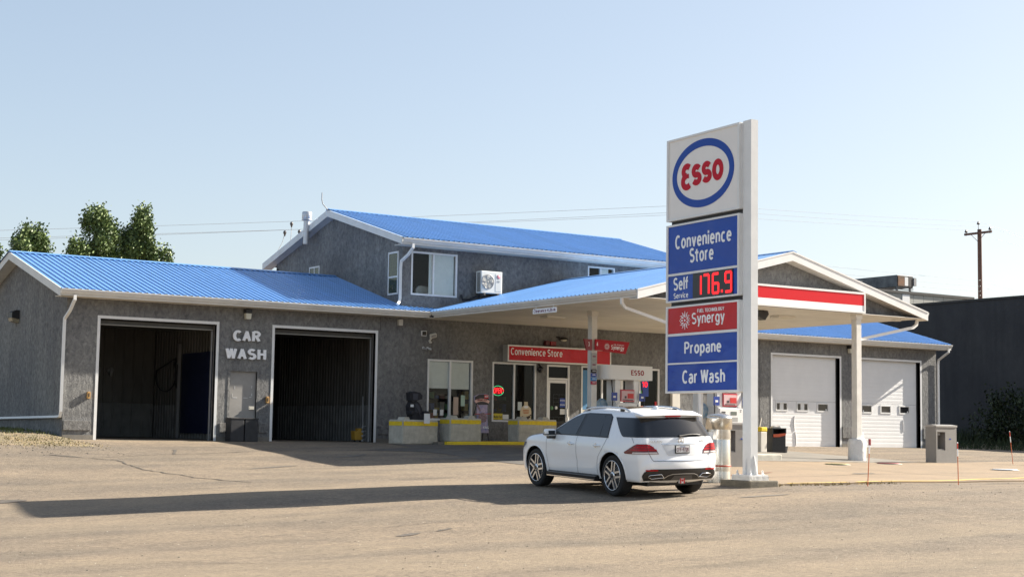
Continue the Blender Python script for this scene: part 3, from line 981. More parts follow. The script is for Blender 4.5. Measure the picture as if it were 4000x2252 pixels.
# strip of the lower roof that runs on in front of the upper storey
mb = MB()
mb.box(UX0-0.02, UX1+0.02, -OV, -0.004, EAVE+0.02, EAVE+0.06)
strip = mb.build('roof_strip', M_ROOFE, bld)
lay_panels(strip, (UX0-0.02, -OV-0.05, ZE-0.05*SL), (1, 0, 0), (0, 1, SL), 0.60, 1.6)
lay_panels(strip, (UX1-0.9, -OV-0.05, ZE-0.05*SL), (1, 0, 0), (0, 1, SL), 0.60, 0.8)
ru = gable_roof('upper_roof', UX0-0.32, UX1+0.32, -UO, BY1+UO, UE+0.22, SLU, bld)

# ---- eaves: fascia, gutter, soffit, downspouts
def eave(x0, x1, ze, par, y=-OV):
    mb = MB(); mb.box(x0, x1, y-0.012, y+0.02, ze, ze+0.17)
    mb.build('fascia', M_FASCIA, par)
    mb = MB()
    # open K-shaped gutter
    pr = [(0, 0.03), (0, -0.095), (-0.06, -0.095), (-0.075, -0.06), (-0.11, -0.02), (-0.11, 0.035), (-0.122, 0.035), (-0.122, 0.015), (-0.098, 0.025),
          (-0.098, -0.015), (-0.065, -0.05), (-0.055, -0.083), (-0.012, -0.083), (-0.012, 0.03)]
    mb.prism(pr, (x0-0.02, y-0.014, ze+0.155), (0, 1, 0), (0, 0, 1), (x1-x0+0.04, 0, 0))
    mb.build('gutter', M_FASCIA, par)
    mb = MB(); mb.box(x0, x1, y, -0.002, ze-0.012, ze+0.004)
    mb.build('soffit', M_SOFF, par)
eave(-GX, 11.95, EAVE, bld)
eave(23.6, BX1+GX-0.10, EAVE, bld)
eave(UX0-0.32, UX1+0.32, UE, bld)
# step in the soffit, back sides of the eaves
mb = MB(); mb.box(-GX, BX1+GX, BY1+0.002, BY1+OV, EAVE-0.01, EAVE+0.004)
mb.build('soffit', M_SOFF, bld)

def downspout(pts, par, w=0.085, h=0.065):
    mb = MB(); mb.rtube(pts, w, h)
    return mb.build('downspout', M_WHITE, par)
downspout([(0.03, -0.61, 4.17), (0.03, -0.61, 4.03), (-0.02, -0.36, 3.72), (-0.07, -0.06, 3.50), (-0.07, -0.045, 3.3), (-0.07, -0.045, 0.80),
           (-0.07, 0.02, 0.66), (-0.07, 0.2, 0.645), (-0.07, 3.0, 0.62), (-0.07, 9.0, 0.57)], bld)
downspout([(11.24, -0.61, 6.56), (11.24, -0.61, 6.42), (11.18, -0.40, 6.20), (11.10, -0.08, 6.0), (11.10, -0.05, 5.8), (11.10, -0.05, 4.75),
           (11.04, -0.09, 4.62), (10.92, -0.2, 4.55)], bld)
downspout([(37.36, -0.61, 4.17), (37.36, -0.61, 4.03), (37.33, -0.45, 3.92), (37.33, -0.10, 3.72), (37.33, -0.06, 3.55), (37.33, -0.06, 0.05)], bld)

# ---- trims round the big doors
def trim(x0, x1, zt, zb=0.0, y=-0.012):
    mb = MB()
    mb.box(x0, x0+TW, y, 0.14, zb, zt-TW)
    mb.box(x1-TW, x1, y, 0.14, zb, zt-TW)
    mb.box(x0, x1, y, 0.14, zt-TW, zt)
    return mb.build('door_frame', M_WHITE, bld)
for a, b in BAY+GAR:
    trim(a, b, DT, gh(a, -0.1)-0.02)

# ---- wash bays
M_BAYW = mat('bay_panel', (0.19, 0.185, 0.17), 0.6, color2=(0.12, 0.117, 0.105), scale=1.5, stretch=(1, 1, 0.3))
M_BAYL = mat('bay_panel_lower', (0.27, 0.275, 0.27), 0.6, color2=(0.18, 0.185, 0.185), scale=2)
M_TARP = mat('tarp_navy', (0.012, 0.02, 0.07), 0.7, bump=0.03, bscale=3)
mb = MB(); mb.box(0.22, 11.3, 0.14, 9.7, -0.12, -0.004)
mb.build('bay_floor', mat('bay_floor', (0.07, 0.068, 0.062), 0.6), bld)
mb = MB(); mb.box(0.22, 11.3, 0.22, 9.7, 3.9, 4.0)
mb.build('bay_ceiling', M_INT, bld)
def ribbed(x0, y0, x1, y1, z0, z1, m, nm, sp=0.3):
    """lining of upright ribbed sheets from (x0, y0) to (x1, y1)"""
    a = Vector((x1-x0, y1-y0, 0)); L = a.length; a.normalize()
    nrm = Vector((a.y, -a.x, 0))
    prof = []
    k = 0.0
    while k < L-sp*0.5:
        prof += [(k, 0), (k+sp*0.72, 0), (k+sp*0.78, 0.03), (k+sp*0.94, 0.03), (k+sp*0.999, 0)]
        k += sp
    vs = []
    for z in (z0, z1):
        vs += [Vector((x0, y0, z))+a*p+nrm*q for p, q in prof]
    n = len(prof)
    mb = MB(); mb.add(vs, [(i, i+1, n+i+1, n+i) for i in range(n-1)])
    return mb.build(nm, m, bld)
for x in (5.62,):
    mb = MB(); mb.box(x, x+0.12, 0.22, 9.7, 0, 3.9)
    mb.build('bay_partition', M_BAYW, bld)
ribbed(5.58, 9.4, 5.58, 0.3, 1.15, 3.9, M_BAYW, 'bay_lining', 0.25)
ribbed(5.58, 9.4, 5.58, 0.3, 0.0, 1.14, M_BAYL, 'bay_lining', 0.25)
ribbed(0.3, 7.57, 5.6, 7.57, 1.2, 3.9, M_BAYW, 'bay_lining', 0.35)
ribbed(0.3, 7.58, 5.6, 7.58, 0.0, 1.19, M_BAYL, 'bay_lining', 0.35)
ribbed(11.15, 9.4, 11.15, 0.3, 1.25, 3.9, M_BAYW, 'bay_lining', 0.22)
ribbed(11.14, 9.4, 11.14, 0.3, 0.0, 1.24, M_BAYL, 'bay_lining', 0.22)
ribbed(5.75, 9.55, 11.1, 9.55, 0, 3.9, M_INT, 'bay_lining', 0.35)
mb = MB(); mb.box(11.16, 11.3, 0.22, 9.7, -0.1, 4.1)
mb.build('bay_partition', M_BAYW, bld)
mb = MB()
mb.box(5.42, 5.52, 5.0, 5.12, 0, 3.2)
mb.build('bay_post', M_GREYM, bld)
for a, b in BAY:
    # raised sectional door under the lintel
    mb = MB()
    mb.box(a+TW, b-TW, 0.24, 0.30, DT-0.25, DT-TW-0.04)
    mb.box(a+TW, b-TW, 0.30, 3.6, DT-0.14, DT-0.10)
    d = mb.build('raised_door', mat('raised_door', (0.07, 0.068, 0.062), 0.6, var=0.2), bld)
    mb = MB(); mb.box(a+TW+0.02, b-TW-0.02, 0.222, 0.239, DT-0.262, DT-0.235)
    mb.build('bottom_seal', mat('seal_grey', (.30, .29, .26), .6), d)
    for x in (a+TW+0.03, b-TW-0.06):
        mb = MB(); mb.box(x, x+0.03, 0.23, 0.29, 0, DT-0.28)
        mb.build('door_track', M_GREYM, bld)
mb = MB()
vs = []; fs = []
for i in range(13):
    for k in range(9):
        vs.append((5.50-0.03*math.sin(i*1.4), 0.5+4.4*i/12, 0.2+2.65*k/8))
for i in range(12):
    for k in range(8):
        fs.append((i*9+k, i*9+k+1, (i+1)*9+k+1, (i+1)*9+k))
mb.add(vs, fs, 0, True)
tp = mb.build('tarp', M_TARP)
tag(tp, 'navy tarp hanging on the partition inside the left wash bay', 'tarp')
# wash hose on its hooks
mb = MB()
pts = [(5.36, 5.0, 2.6)] + [(5.36, 5.95+.95*math.cos(R_(a)), 2.15+0.55*math.sin(R_(a))) for a in range(140, 400, 20)] + [(5.36, 5.06, 2.7), (5.36, 5.06, 1.8), (5.36, 4.96, 1.7), (5.36, 4.9, 2.5)]
mb.tube(pts, 0.022, 6)
o = mb.build('wash_hose', M_BLACK); tag(o, 'black wash hose looped on the post inside the left wash bay', 'hose')
for dx in (0.0, 0.45):
    mb = MB(); mb.lathe([(0.0, 0.0), (0.11, 0.0), (0.13, 0.05), (0.05, 0.10), (0.0, 0.11)], (3.5+dx, 7.50, 2.32), 10, axis='y')
    mb.box(3.46+dx, 3.54+dx, 7.40, 7.5, 2.1, 2.35)
    o = mb.build('tap_bracket', M_GREYM)
    tag(o, ('left' if dx == 0 else 'right') + ' of the two grey tap brackets on the back of the left wash bay', 'bracket', 'tap brackets in the wash bay')
t = thing('mop_bucket', 'yellow mop bucket just inside the right wash bay', 'bucket', (9.92, 0.55, 0))
mb = MB()
mb.prism([(-.13, .07), (-.16, .36), (.16, .36), (.13, .07)], (9.92, 0.40, 0), (1, 0, 0), (0, 0, 1), (0, 0.26, 0))
mb.build('tub', mat('bucket_yellow', (.42, .24, .03), .6), t)
mb = MB(); mb.prism([(-.06, .361), (-.09, .45), (.09, .45), (.06, .361)], (9.98, 0.45, 0), (1, 0, 0), (0, 0, 1), (0, 0.16, 0)); mb.build('wringer', MATS['bucket_yellow'], t)
for dx in (-.1, .1):
    mb = MB(); mb.lathe([(0, -.02), (.035, -.02), (.035, .02), (0, .02)], (9.92+dx, .5, .035), 10, axis='x'); mb.build('caster', M_BLACK, t)
mb = MB(); mb.tube([(10.12, 0.5, 0.0), (10.16, 0.62, 1.5)], 0.014, 6)
o = mb.build('mop', M_GREYM); tag(o, 'thin grey mop leaning by the jamb of the right wash bay', 'mop')
t = thing('hose_rack', 'grey rack of stacked wash nozzles beside the yellow mop bucket', 'rack', (10.08, .35, 0))
for k in range(4):
    mb = MB(); mb.tube([(10.0, .3, .06+.14*k), (10.18, .45, .08+.14*k)], .035, 7); mb.build('nozzle', M_GREYM, t)

# ---- lettering CAR WASH: each letter cut out and stood off the wall
t = thing('car_wash_lettering', 'raised white letters reading CAR WASH between the wash bays', 'sign', (5.65, 0, 2.9))
def letters(s, x0, x1, z0, z1):
    tot = sum(1.25 if c == 'W' else 1.0 for c in s)
    gap = 0.035
    w = (x1-x0-gap*(len(s)-1))/tot
    x = x0
    for i, c in enumerate(s):
        ww = w*(1.25 if c == 'W' else 1.0)
        dz = rng.uniform(-.006, .006)
        text('letter_'+c.lower(), c, (x, -0.03, z0+dz), (1, 0, 0), (0, 0, 1), ww, z1-z0, 0.05, M_LETM, t, bold=0.05)
        x += ww+gap
letters('CAR', 5.20, 6.12, 3.10, 3.41)
letters('WASH', 4.97, 6.33, 2.54, 2.85)

for x, z0, z1 in ((10.42, 3.66, 4.12), (18.1, 3.42, 4.12), (27.2, .2, 4.12), (31.0, 3.66, 4.12)):
    mb = MB(); mb.box(x-.008, x+.008, -.004, -.0005, z0, z1); mb.build('control_joint', M_BLACK, front_wall)
# ---- steel door between the bays
mb = MB()
mb.box(MAND[0], MAND[1], 0.06, 0.10, 0.02, MAND[3])
d = mb.build('steel_door', M_DOORG, bld)
mb = MB()
for a, b in ((MAND[0]-0.07, MAND[0]), (MAND[1], MAND[1]+0.07)):
    mb.box(a, b, -0.015, 0.12, 0, MAND[3]+0.07)
mb.box(MAND[0], MAND[1], -0.015, 0.12, MAND[3], MAND[3]+0.07)
mb.build('door_frame', M_STUC, bld)
mb = MB(); mb.box(5.84, 6.02, 0.035, 0.06, 0.98, 1.08); mb.box(5.86, 5.98, -0.02, 0.035, 1.01, 1.04)
mb.build('handle', M_CHROME, d)
mb = MB()
for pl in ([(5.36, 1.70), (5.36, 1.60)], [(5.28, 1.46), (5.28, 1.36)], [(5.29, 1.335), (5.45, 1.335)], [(5.66, 1.335), (5.80, 1.335)], [(5.86, 1.36), (5.93, 1.36)], [(5.935, 1.48), (5.935, 1.40)], [(5.93, 1.72), (5.93, 1.64)]):
    stroke(mb, pl, 0.012, (0, 0.058, 0), (1, 0, 0), (0, 0, 1), 0.003)
mb.build('tape_mark', M_PAPER, d)
for x0, lab in ((4.98, 'left'), (5.45, 'right')):
    mb = MB(); mb.bbox(x0, x0+0.44, -0.62, -0.2, gh(5.4, -.4)-0.01, 0.66, 0.02)
    t = thing('bin', f'{lab} of the two dark bins in front of the grey steel door', 'bin', (x0+.22, -.4, 0), 'bins by the steel door')
    mb.build('body', mat('bin_dark', (0.020, 0.021, 0.025), 0.55, var=0.3, scale=6), t)
    mb = MB(); mb.bbox(x0-0.01, x0+0.45, -0.63, -0.19, 0.66, 0.71, 0.012); mb.build('lid', M_BLACK, t)
# lower plates and coin boxes
def plate(x0, x1, z0, z1):
    mb = MB(); mb.bbox(x0, x1, -0.04, -0.002, z0, z1, 0.012); mb.build('stucco_plate', M_STUCW, bld)
plate(0.02, 0.84, 0.26, 0.55); plate(4.86, 5.06, 0.26, 0.55); plate(6.16, 6.48, 0.26, 0.55); plate(10.4, 10.95, 0.26, 0.55)
plate(31.66, 32.46, 0.36, 0.82); plate(36.42, 37.2, 0.36, 0.82)
for a, b in ((0, .925), (4.76, 5.1), (6.14, 6.546), (10.33, 11.2), (23.9, 27.78), (31.63, 32.51), (36.36, 37.26)):
    mb = MB(); mb.box(a+.01, b-.01, -0.03, -0.003, -0.1, 0.13)
    mb.build('plinth', M_WALK, bld)
for x, lab in ((0.73, 'amber coin box left of the left wash bay'), (6.43, 'amber coin box beside the steel door, left of the right bay')):
    t = thing('coin_box', lab, 'coin box', (x, 0, 1.28), 'coin boxes by the wash bays')
    mb = MB(); mb.bbox(x-0.045, x+0.045, -0.085, -0.002, 1.19, 1.39, 0.008); mb.build('case', mat('coin_box_amber', (0.52, 0.30, 0.10), 0.5, var=.2, scale=20), t)
    mb = MB(); mb.box(x-0.015, x+0.015, -0.089, -0.083, 1.24, 1.35); mb.build('slot', M_BLACK, t)

# ---- windows and shop front
def window(x0, x1, z0, z1, y=0.0, mull=(0.5,), fw=0.06, par=bld, m=M_WHITE, gl=M_GLASS, rec=0.05, rails=()):
    mb = MB()
    mb.box(x0, x0+fw, y-0.015, y+0.1, z0, z1); mb.box(x1-fw, x1, y-0.015, y+0.1, z0, z1)
    mb.box(x0+fw, x1-fw, y-0.013, y+0.1, z0, z0+fw); mb.box(x0+fw, x1-fw, y-0.013, y+0.1, z1-fw, z1)
    win = mb.build('window', m, par)
    xs = [x0+fw]
    for q in mull:
        xm = x0+(x1-x0)*q
        mb = MB(); mb.box(xm-fw/2, xm+fw/2, y-0.010, y+0.09, z0+fw, z1-fw); mb.build('mullion', m, win)
        xs += [xm-fw/2, xm+fw/2]
    xs.append(x1-fw)
    for k in range(0, len(xs), 2):
        mb = MB(); mb.box(xs[k], xs[k+1], y+rec, y+rec+0.006, z0+fw, z1-fw); mb.build('pane', gl, win)
    return win
w1 = window(*W1, fw=0.07, gl=M_GLASSC)
mb = MB(); mb.box(12.33, 13.10, .060, .066, 1.83, 2.72); mb.build('blind', M_BLIND, w1)
mb = MB(); mb.box(13.19, 13.93, .060, .066, 1.82, 2.72); mb.build('blind', M_BLIND, w1)
w2 = window(*W2, fw=0.06)
for x0, x1, z0, z1, m, lab in ((12.52, 12.66, .92, 1.12, M_PAPER, 'left of two white decals low in the blind window'), (12.78, 12.92, .92, 1.12, M_PAPER, 'right of two white decals low in the blind window'), (13.60, 13.76, 1.25, 1.62, mat('notice_green', (.45, .60, .48), .6), 'pale green notice in the right pane of the blind window'), (13.30, 13.50, .95, 1.55, mat('notice_beige', (.55, .42, .33), .6), 'beige poster in the right pane of the blind window')):
    mb = MB(); mb.box(x0, x1, .030, .037, z0, z1); o = mb.build('window_notice', m); tag(o, lab, 'poster')
window(*W3, mull=(0.515,), fw=0.06)
window(*W4, mull=(0.48,), fw=0.06)
# shop interior
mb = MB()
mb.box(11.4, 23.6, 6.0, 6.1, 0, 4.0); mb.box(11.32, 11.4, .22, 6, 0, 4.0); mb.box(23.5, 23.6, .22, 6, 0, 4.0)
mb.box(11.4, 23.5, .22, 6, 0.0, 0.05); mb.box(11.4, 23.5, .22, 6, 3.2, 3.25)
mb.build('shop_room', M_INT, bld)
M_SHELF = mat('shop_shelf', (0.05, 0.048, 0.045), 0.6)
goods = [mat('goods_%d' % i, c, 0.5) for i, c in enumerate([(.60, .18, .12), (.12, .20, .5), (.7, .66, .58), (.55, .46, .10), (.18, .38, .2), (.62, .42, .38)])]
for x0, y0, lab in ((12.3, 1.6, 'goods shelf behind the window with the blind'), (14.9, 1.9, 'goods shelf behind the window with the OPEN sign'), (20.3, 2.0, 'goods shelf behind the windows at the pumps')):
    t = thing('shop_shelf', lab, 'shelf', (x0, y0, 0))
    mb = MB(); mb.box(x0, x0+1.9, y0+.35, y0+.4, .05, 1.75); mb.build('back_board', M_SHELF, t)
    for k in range(4):
        mb = MB(); mb.box(x0, x0+1.9, y0, y0+.35, .3+.4*k, .33+.4*k); s = mb.build('shelf_board', M_SHELF, t)
        for j in range(9):
            w = .12+.06*rng.random()
            mb = MB(); mb.box(x0+.04+.2*j, x0+.04+.2*j+w, y0+.03, y0+.25, .332+.4*k, .36+.4*k+.22*rng.random()+.05); mb.build('goods', rng.choice(goods), s)
# shop door with transom
mb = MB()
fw = .065
mb.box(SD[0], SD[0]+fw, -.015, .1, SD[2], SD[3]); mb.box(SD[1]-fw, SD[1], -.015, .1, SD[2], SD[3])
mb.box(SD[0]+fw, SD[1]-fw, -.013, .1, SD[3]-fw, SD[3]); mb.box(SD[0]+fw, SD[1]-fw, -.013, .1, 2.26, 2.33)
df = mb.build('shop_door_frame', M_WHITE, bld)
mb = MB(); mb.box(SD[0]+fw, SD[1]-fw, .05, .056, 2.33, SD[3]-fw); mb.build('transom_pane', M_GLASSD, df)
mb = MB()
a, b = SD[0]+fw+.01, SD[1]-fw-.01
mb.box(a, a+.07, 0, .06, .09, 2.25); mb.box(b-.07, b, 0, .06, .09, 2.25); mb.box(a+.07, b-.07, .001, .059, 2.15, 2.25); mb.box(a+.07, b-.07, .001, .059, .09, .30)
dr = mb.build('shop_door', M_WHITE, bld)
mb = MB(); mb.box(a+.07, b-.07, .03, .036, .30, 2.15); mb.build('door_pane', M_GLASSD, dr)
mb = MB(); mb.box(b-.06, b-.02, -.06, -.02, .95, 1.25); mb.box(b-.05, b-.03, -.03, .0, .97, .99); mb.box(b-.05, b-.03, -.03, .0, 1.21, 1.23); mb.build('handle', M_CHROME, dr)
mb = MB()
for zz0, zz1 in ((.5, .95), (1.35, 1.75)):
    for k in range(4):
        zq = zz0+(zz1-zz0)*k/3
        mb.box(a+.25 if zz0 > 1 else a+.08, b-.08, .045, .055, zq-.008, zq+.008)
    for k in range(3):
        xq = a+.27+(b-a-.36)*k/2
        mb.box(xq-.008, xq+.008, .056, .064, zz0, zz1)
mb.build('door_grille', M_WHITE, dr)
mb = MB(); mb.box(b-.31, b-.09, .018, .026, 1.30, 1.62); pb = mb.build('notice_poster', M_BLUEP, dr)
mb = MB()
for i in range(4):
    for j in range(2):
        mb.lathe([(0, 0), (.02, 0)], (b-.285+.057*i, .0165, 1.39+.15*j), 8, axis='y')
mb.build('emblem', M_PAPER, pb)
for x, z, r, m in ((a+.17, 1.27, .07, mat('sticker_green', (.08, .2, .08), .6)), (a+.36, 1.28, .06, M_PAPER)):
    mb = MB(); mb.lathe([(0, 0), (r, 0), (r, .006), (0, .006)], (x, .02, z), 14, axis='y'); mb.build('sticker', m, dr)
mb = MB(); mb.box(b-.30, b-.08, .019, .026, 1.05, 1.24); mb.build('notice_poster', M_PAPER, dr)

# posters and neon in the shop windows
neon = thing('open_neon', 'lit red neon OPEN sign in a green ring in the shop window', 'neon sign', (15.08, .15, 1.83))
M_NR = mat('neon_red', (.8, .05, .05), .4, emit=(1.0, .015, .025), estr=.50)
M_NG = mat('neon_green', (.1, .6, .35), .4, emit=(.05, .60, .22), estr=.35)
M_NR2 = mat('neon_ring_red', (.8, .1, .1), .4, emit=(1.0, .05, .05), estr=.4)
text('lettering', 'OPEN', (14.915, .034, 1.72), (1, 0, .02), (0, 0, 1), .36, .19, .012, M_NR, neon, bold=.0, shear=.25)
mb = MB(); mb.tube([(15.095+.235*math.cos(q), .036, 1.815+.165*math.sin(q)) for q in [R_(a) for a in range(18, 170, 8)]], .009, 6); mb.build('green_tube', M_NG, neon)
mb = MB(); mb.tube([(15.095+.235*math.cos(q), .036, 1.815+.165*math.sin(q)) for q in [R_(a) for a in range(195, 350, 8)]], .009, 6); mb.build('green_tube', M_NG, neon)
mb = MB(); mb.tube([(15.095+.235*math.cos(q), .036, 1.815+.165*math.sin(q)) for q in [R_(a) for a in range(345, 378, 8)]], .008, 6); mb.build('red_tube', M_NR2, neon)
t = thing('washer_fluid_poster', 'yellow poster for washer fluid at the foot of the OPEN window', 'poster', (15.1, .03, .9))
mb = MB(); mb.box(14.9, 15.30, .030, .037, .83, 1.03); mb.build('sheet', mat('poster_yellow', (.62, .48, .03), .6), t)
text('lettering', 'Washer Fluid', (14.93, .03, .88), (1, 0, 0), (0, 0, 1), .34, .085, .003, M_BLACK, t)
mb = MB(); mb.box(15.31, 15.55, .030, .037, .84, 1.0); o = mb.build('price_card', M_PAPER); tag(o, 'white card beside the yellow poster in the OPEN window', 'poster')
t = thing('bottle_poster', 'cream bottle shaped advert leaning in the shop window', 'poster', (16.25, .03, 1.1))
mb = MB()
P = [(-.24, -.28), (.22, -.28), (.23, 0), (.20, .12), (.08, .22), (.075, .34), (-.075, .34), (-.08, .22), (-.20, .12), (-.24, 0)]
mb.prism(P, (16.27, .036, 1.12), (1, 0, 0), (0, 0, 1), (0, -.008, 0)); mb.build('board', mat('poster_cream', (.60, .50, .33), .7), t)
mb = MB(); mb.prism(arc(0, 0, .10, .045, 0, 360, 16)[:-1], (16.27, .027, 1.28), (1, 0, 0), (0, 0, 1), (0, -.003, 0)); mb.build('badge', M_PAPER, t)
mb = MB()
for q in ((-.12, 1.15, .16), (-.13, 1.10, .18), (-.1, 1.05, .13)):
    mb.box(16.27+q[0]+.0, 16.27+q[0]+q[2]+.08, .0245, .0275, q[1], q[1]+.03)
mb.build('print', mat('print_orange', (.45, .16, .06), .7), t)
mb = MB()
for cx, cz, rx in ((.06, .9, .07), (.14, .94, .05), (-.14, .93, .04), (.19, 1.0, .03)):
    mb.prism(arc(cx, 0, rx, rx*.8, 0, 360, 10)[:-1], (16.27, .026, cz), (1, 0, 0), (0, 0, 1), (0, -.003, 0))
mb.build('print', mat('print_brown', (.06, .03, .02), .7), t)
mb = MB(); mb.box(15.93, 16.10, .031, .038, 1.16, 1.45); o = mb.build('notice_card', mat('poster_pale', (.55, .60, .58), .7)); tag(o, 'pale notice card left of the cream bottle advert', 'poster')
mb = MB(); mb.box(18.72, 19.0, .031, .038, 1.25, 2.65); o = mb.build('blue_window_poster', mat('poster_blue', (.07, .22, .42), .6)); tag(o, 'tall light blue poster in the window right of the shop door', 'poster')
mb = MB(); mb.box(18.72, 19.05, .031, .038, .85, 1.24); o = mb.build('beige_window_poster', mat('poster_beige', (.45, .42, .33), .6)); tag(o, 'beige poster under the tall light blue window poster', 'poster')
mb = MB(); mb.box(21.35, 21.75, .031, .038, 1.05, 1.42); o = mb.build('orange_window_poster', mat('poster_orange', (.62, .20, .11), .6)); tag(o, 'orange poster low in the window behind the fuel pump', 'poster')
mb = MB(); mb.box(22.02, 22.12, .031, .038, .95, 1.6); o = mb.build('red_window_poster', M_REDP); tag(o, 'narrow red poster at the edge of the window by the price sign', 'poster')
t = thing('rates_board', 'dark blue lit number board in the window behind the pump', 'sign', (21.6, .03, 2.2))
mb = MB(); mb.box(21.25, 21.72, .031, .045, 1.78, 2.66); mb.build('board', M_BLUEP, t)
text('digits', '10', (21.42, .03, 2.12), (1, 0, 0), (0, 0, 1), .25, .2, .004, mat('led_red', (.6, .02, .02), .4, emit=(1, .010, .016), estr=.45), t, bold=.01)
mb = MB(); mb.box(21.27, 21.42, .024, .03, 1.82, 2.0); mb.build('green_field', mat('sticker_green2', (.08, .3, .1), .5), t)

mb = MB(); mb.bbox(22.72, 23.08, -.14, -.003, 0.09, 3.3, .01); mb.build('pilaster', M_SOFF, bld)
# upper windows
def slider(x0, x1, z0, z1, open_q):
    w = window(x0, x1, z0, z1, fw=.055, mull=(.5,), gl=M_GLASSD)
    return w
ub = window(*BW, fw=.06, mull=(.485,), gl=M_GLASSC)
mb = MB(); mb.box(BW[0]+(BW[1]-BW[0])*.50, BW[1]-.1, .060, .066, BW[2]+.05, BW[3]-.05); mb.build('blind', M_BLIND, ub)
mb = MB(); mb.box(BW[0]+(BW[1]-BW[0])*.40, BW[0]+(BW[1]-BW[0])*.47, .060, .066, BW[2]+.05, BW[3]-.05); mb.build('side_blind', M_BLIND, ub)
us = window(*SW, fw=.055, mull=(.48,), gl=M_GLASSC)
mb = MB(); mb.box(SW[0]+.62, SW[1]-.25, .060, .066, SW[2]+.05, SW[3]-.05); mb.build('blind', M_BLIND, us)
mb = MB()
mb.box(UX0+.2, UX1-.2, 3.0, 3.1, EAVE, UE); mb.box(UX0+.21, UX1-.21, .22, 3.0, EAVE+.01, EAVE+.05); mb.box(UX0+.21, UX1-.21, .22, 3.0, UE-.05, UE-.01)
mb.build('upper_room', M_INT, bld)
t = thing('lamp_table', 'pale rounded chair back seen inside the open upper window', 'chair', (12.2, .8, 4.95))
mb = MB(); mb.prism([(0, 0), (.5, 0), (.5, .42)] + [(.2*math.cos(R_(a))+.2, .2*math.sin(R_(a))+.24) for a in range(70, 190, 15)], (12.05, .55, 4.86), (1, 0, 0), (0, 0, 1), (0, .08, 0)); mb.build('back', M_BLIND, t)
mb = MB(); mb.box(11.98, 12.6, .55, 1.1, 4.79, 4.86); mb.build('seat', M_BLIND, t)

def side_window(y0, y1, z0, z1, split, vert=True):
    """window in the left gable wall of the upper storey"""
    x = UX0
    mb = MB(); fw = .055
    mb.box(x-.02, x+.02, y0, y0+fw, z0, z1); mb.box(x-.02, x+.02, y1-fw, y1, z0, z1)
    mb.box(x-.018, x+.02, y0+fw, y1-fw, z0, z0+fw); mb.box(x-.018, x+.02, y0+fw, y1-fw, z1-fw, z1)
    w = mb.build('window', M_WHITE, bld)
    mb = MB()
    if vert: mb.box(x-.016, x+.02, y0+fw, y1-fw, split-fw/2, split+fw/2)
    else: mb.box(x-.016, x+.02, split-fw/2, split+fw/2, z0+fw, z1-fw)
    mb.build('mullion', M_WHITE, w)
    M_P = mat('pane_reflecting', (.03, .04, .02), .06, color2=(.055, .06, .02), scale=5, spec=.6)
    for q in (0, 1):
        mb = MB()
        if vert:
            a, b = ((z0+fw, split-fw/2), (split+fw/2, z1-fw))[q]
            mb.box(x-.004, x+.0, y0+fw, y1-fw, a, b)
        else:
            a, b = ((y0+fw, split-fw/2), (split+fw/2, y1-fw))[q]
            mb.box(x-.004, x+.0, a, b, z0+fw, z1-fw)
        mb.build('pane', M_P, w)
side_window(.25, .95, 4.93, 6.38, 5.53)
side_window(6.15, 7.0, 5.75, 6.36, 6.58, False)
mb = MB(); mb.prism([(0, 0), (.5, .06), (.45, .22)], (UX0-.16, 8.0, 6.0), (0, 1, 0), (0, 0, 1), (.155, 0, 0)); mb.build('wall_vent', M_GREYM, bld)

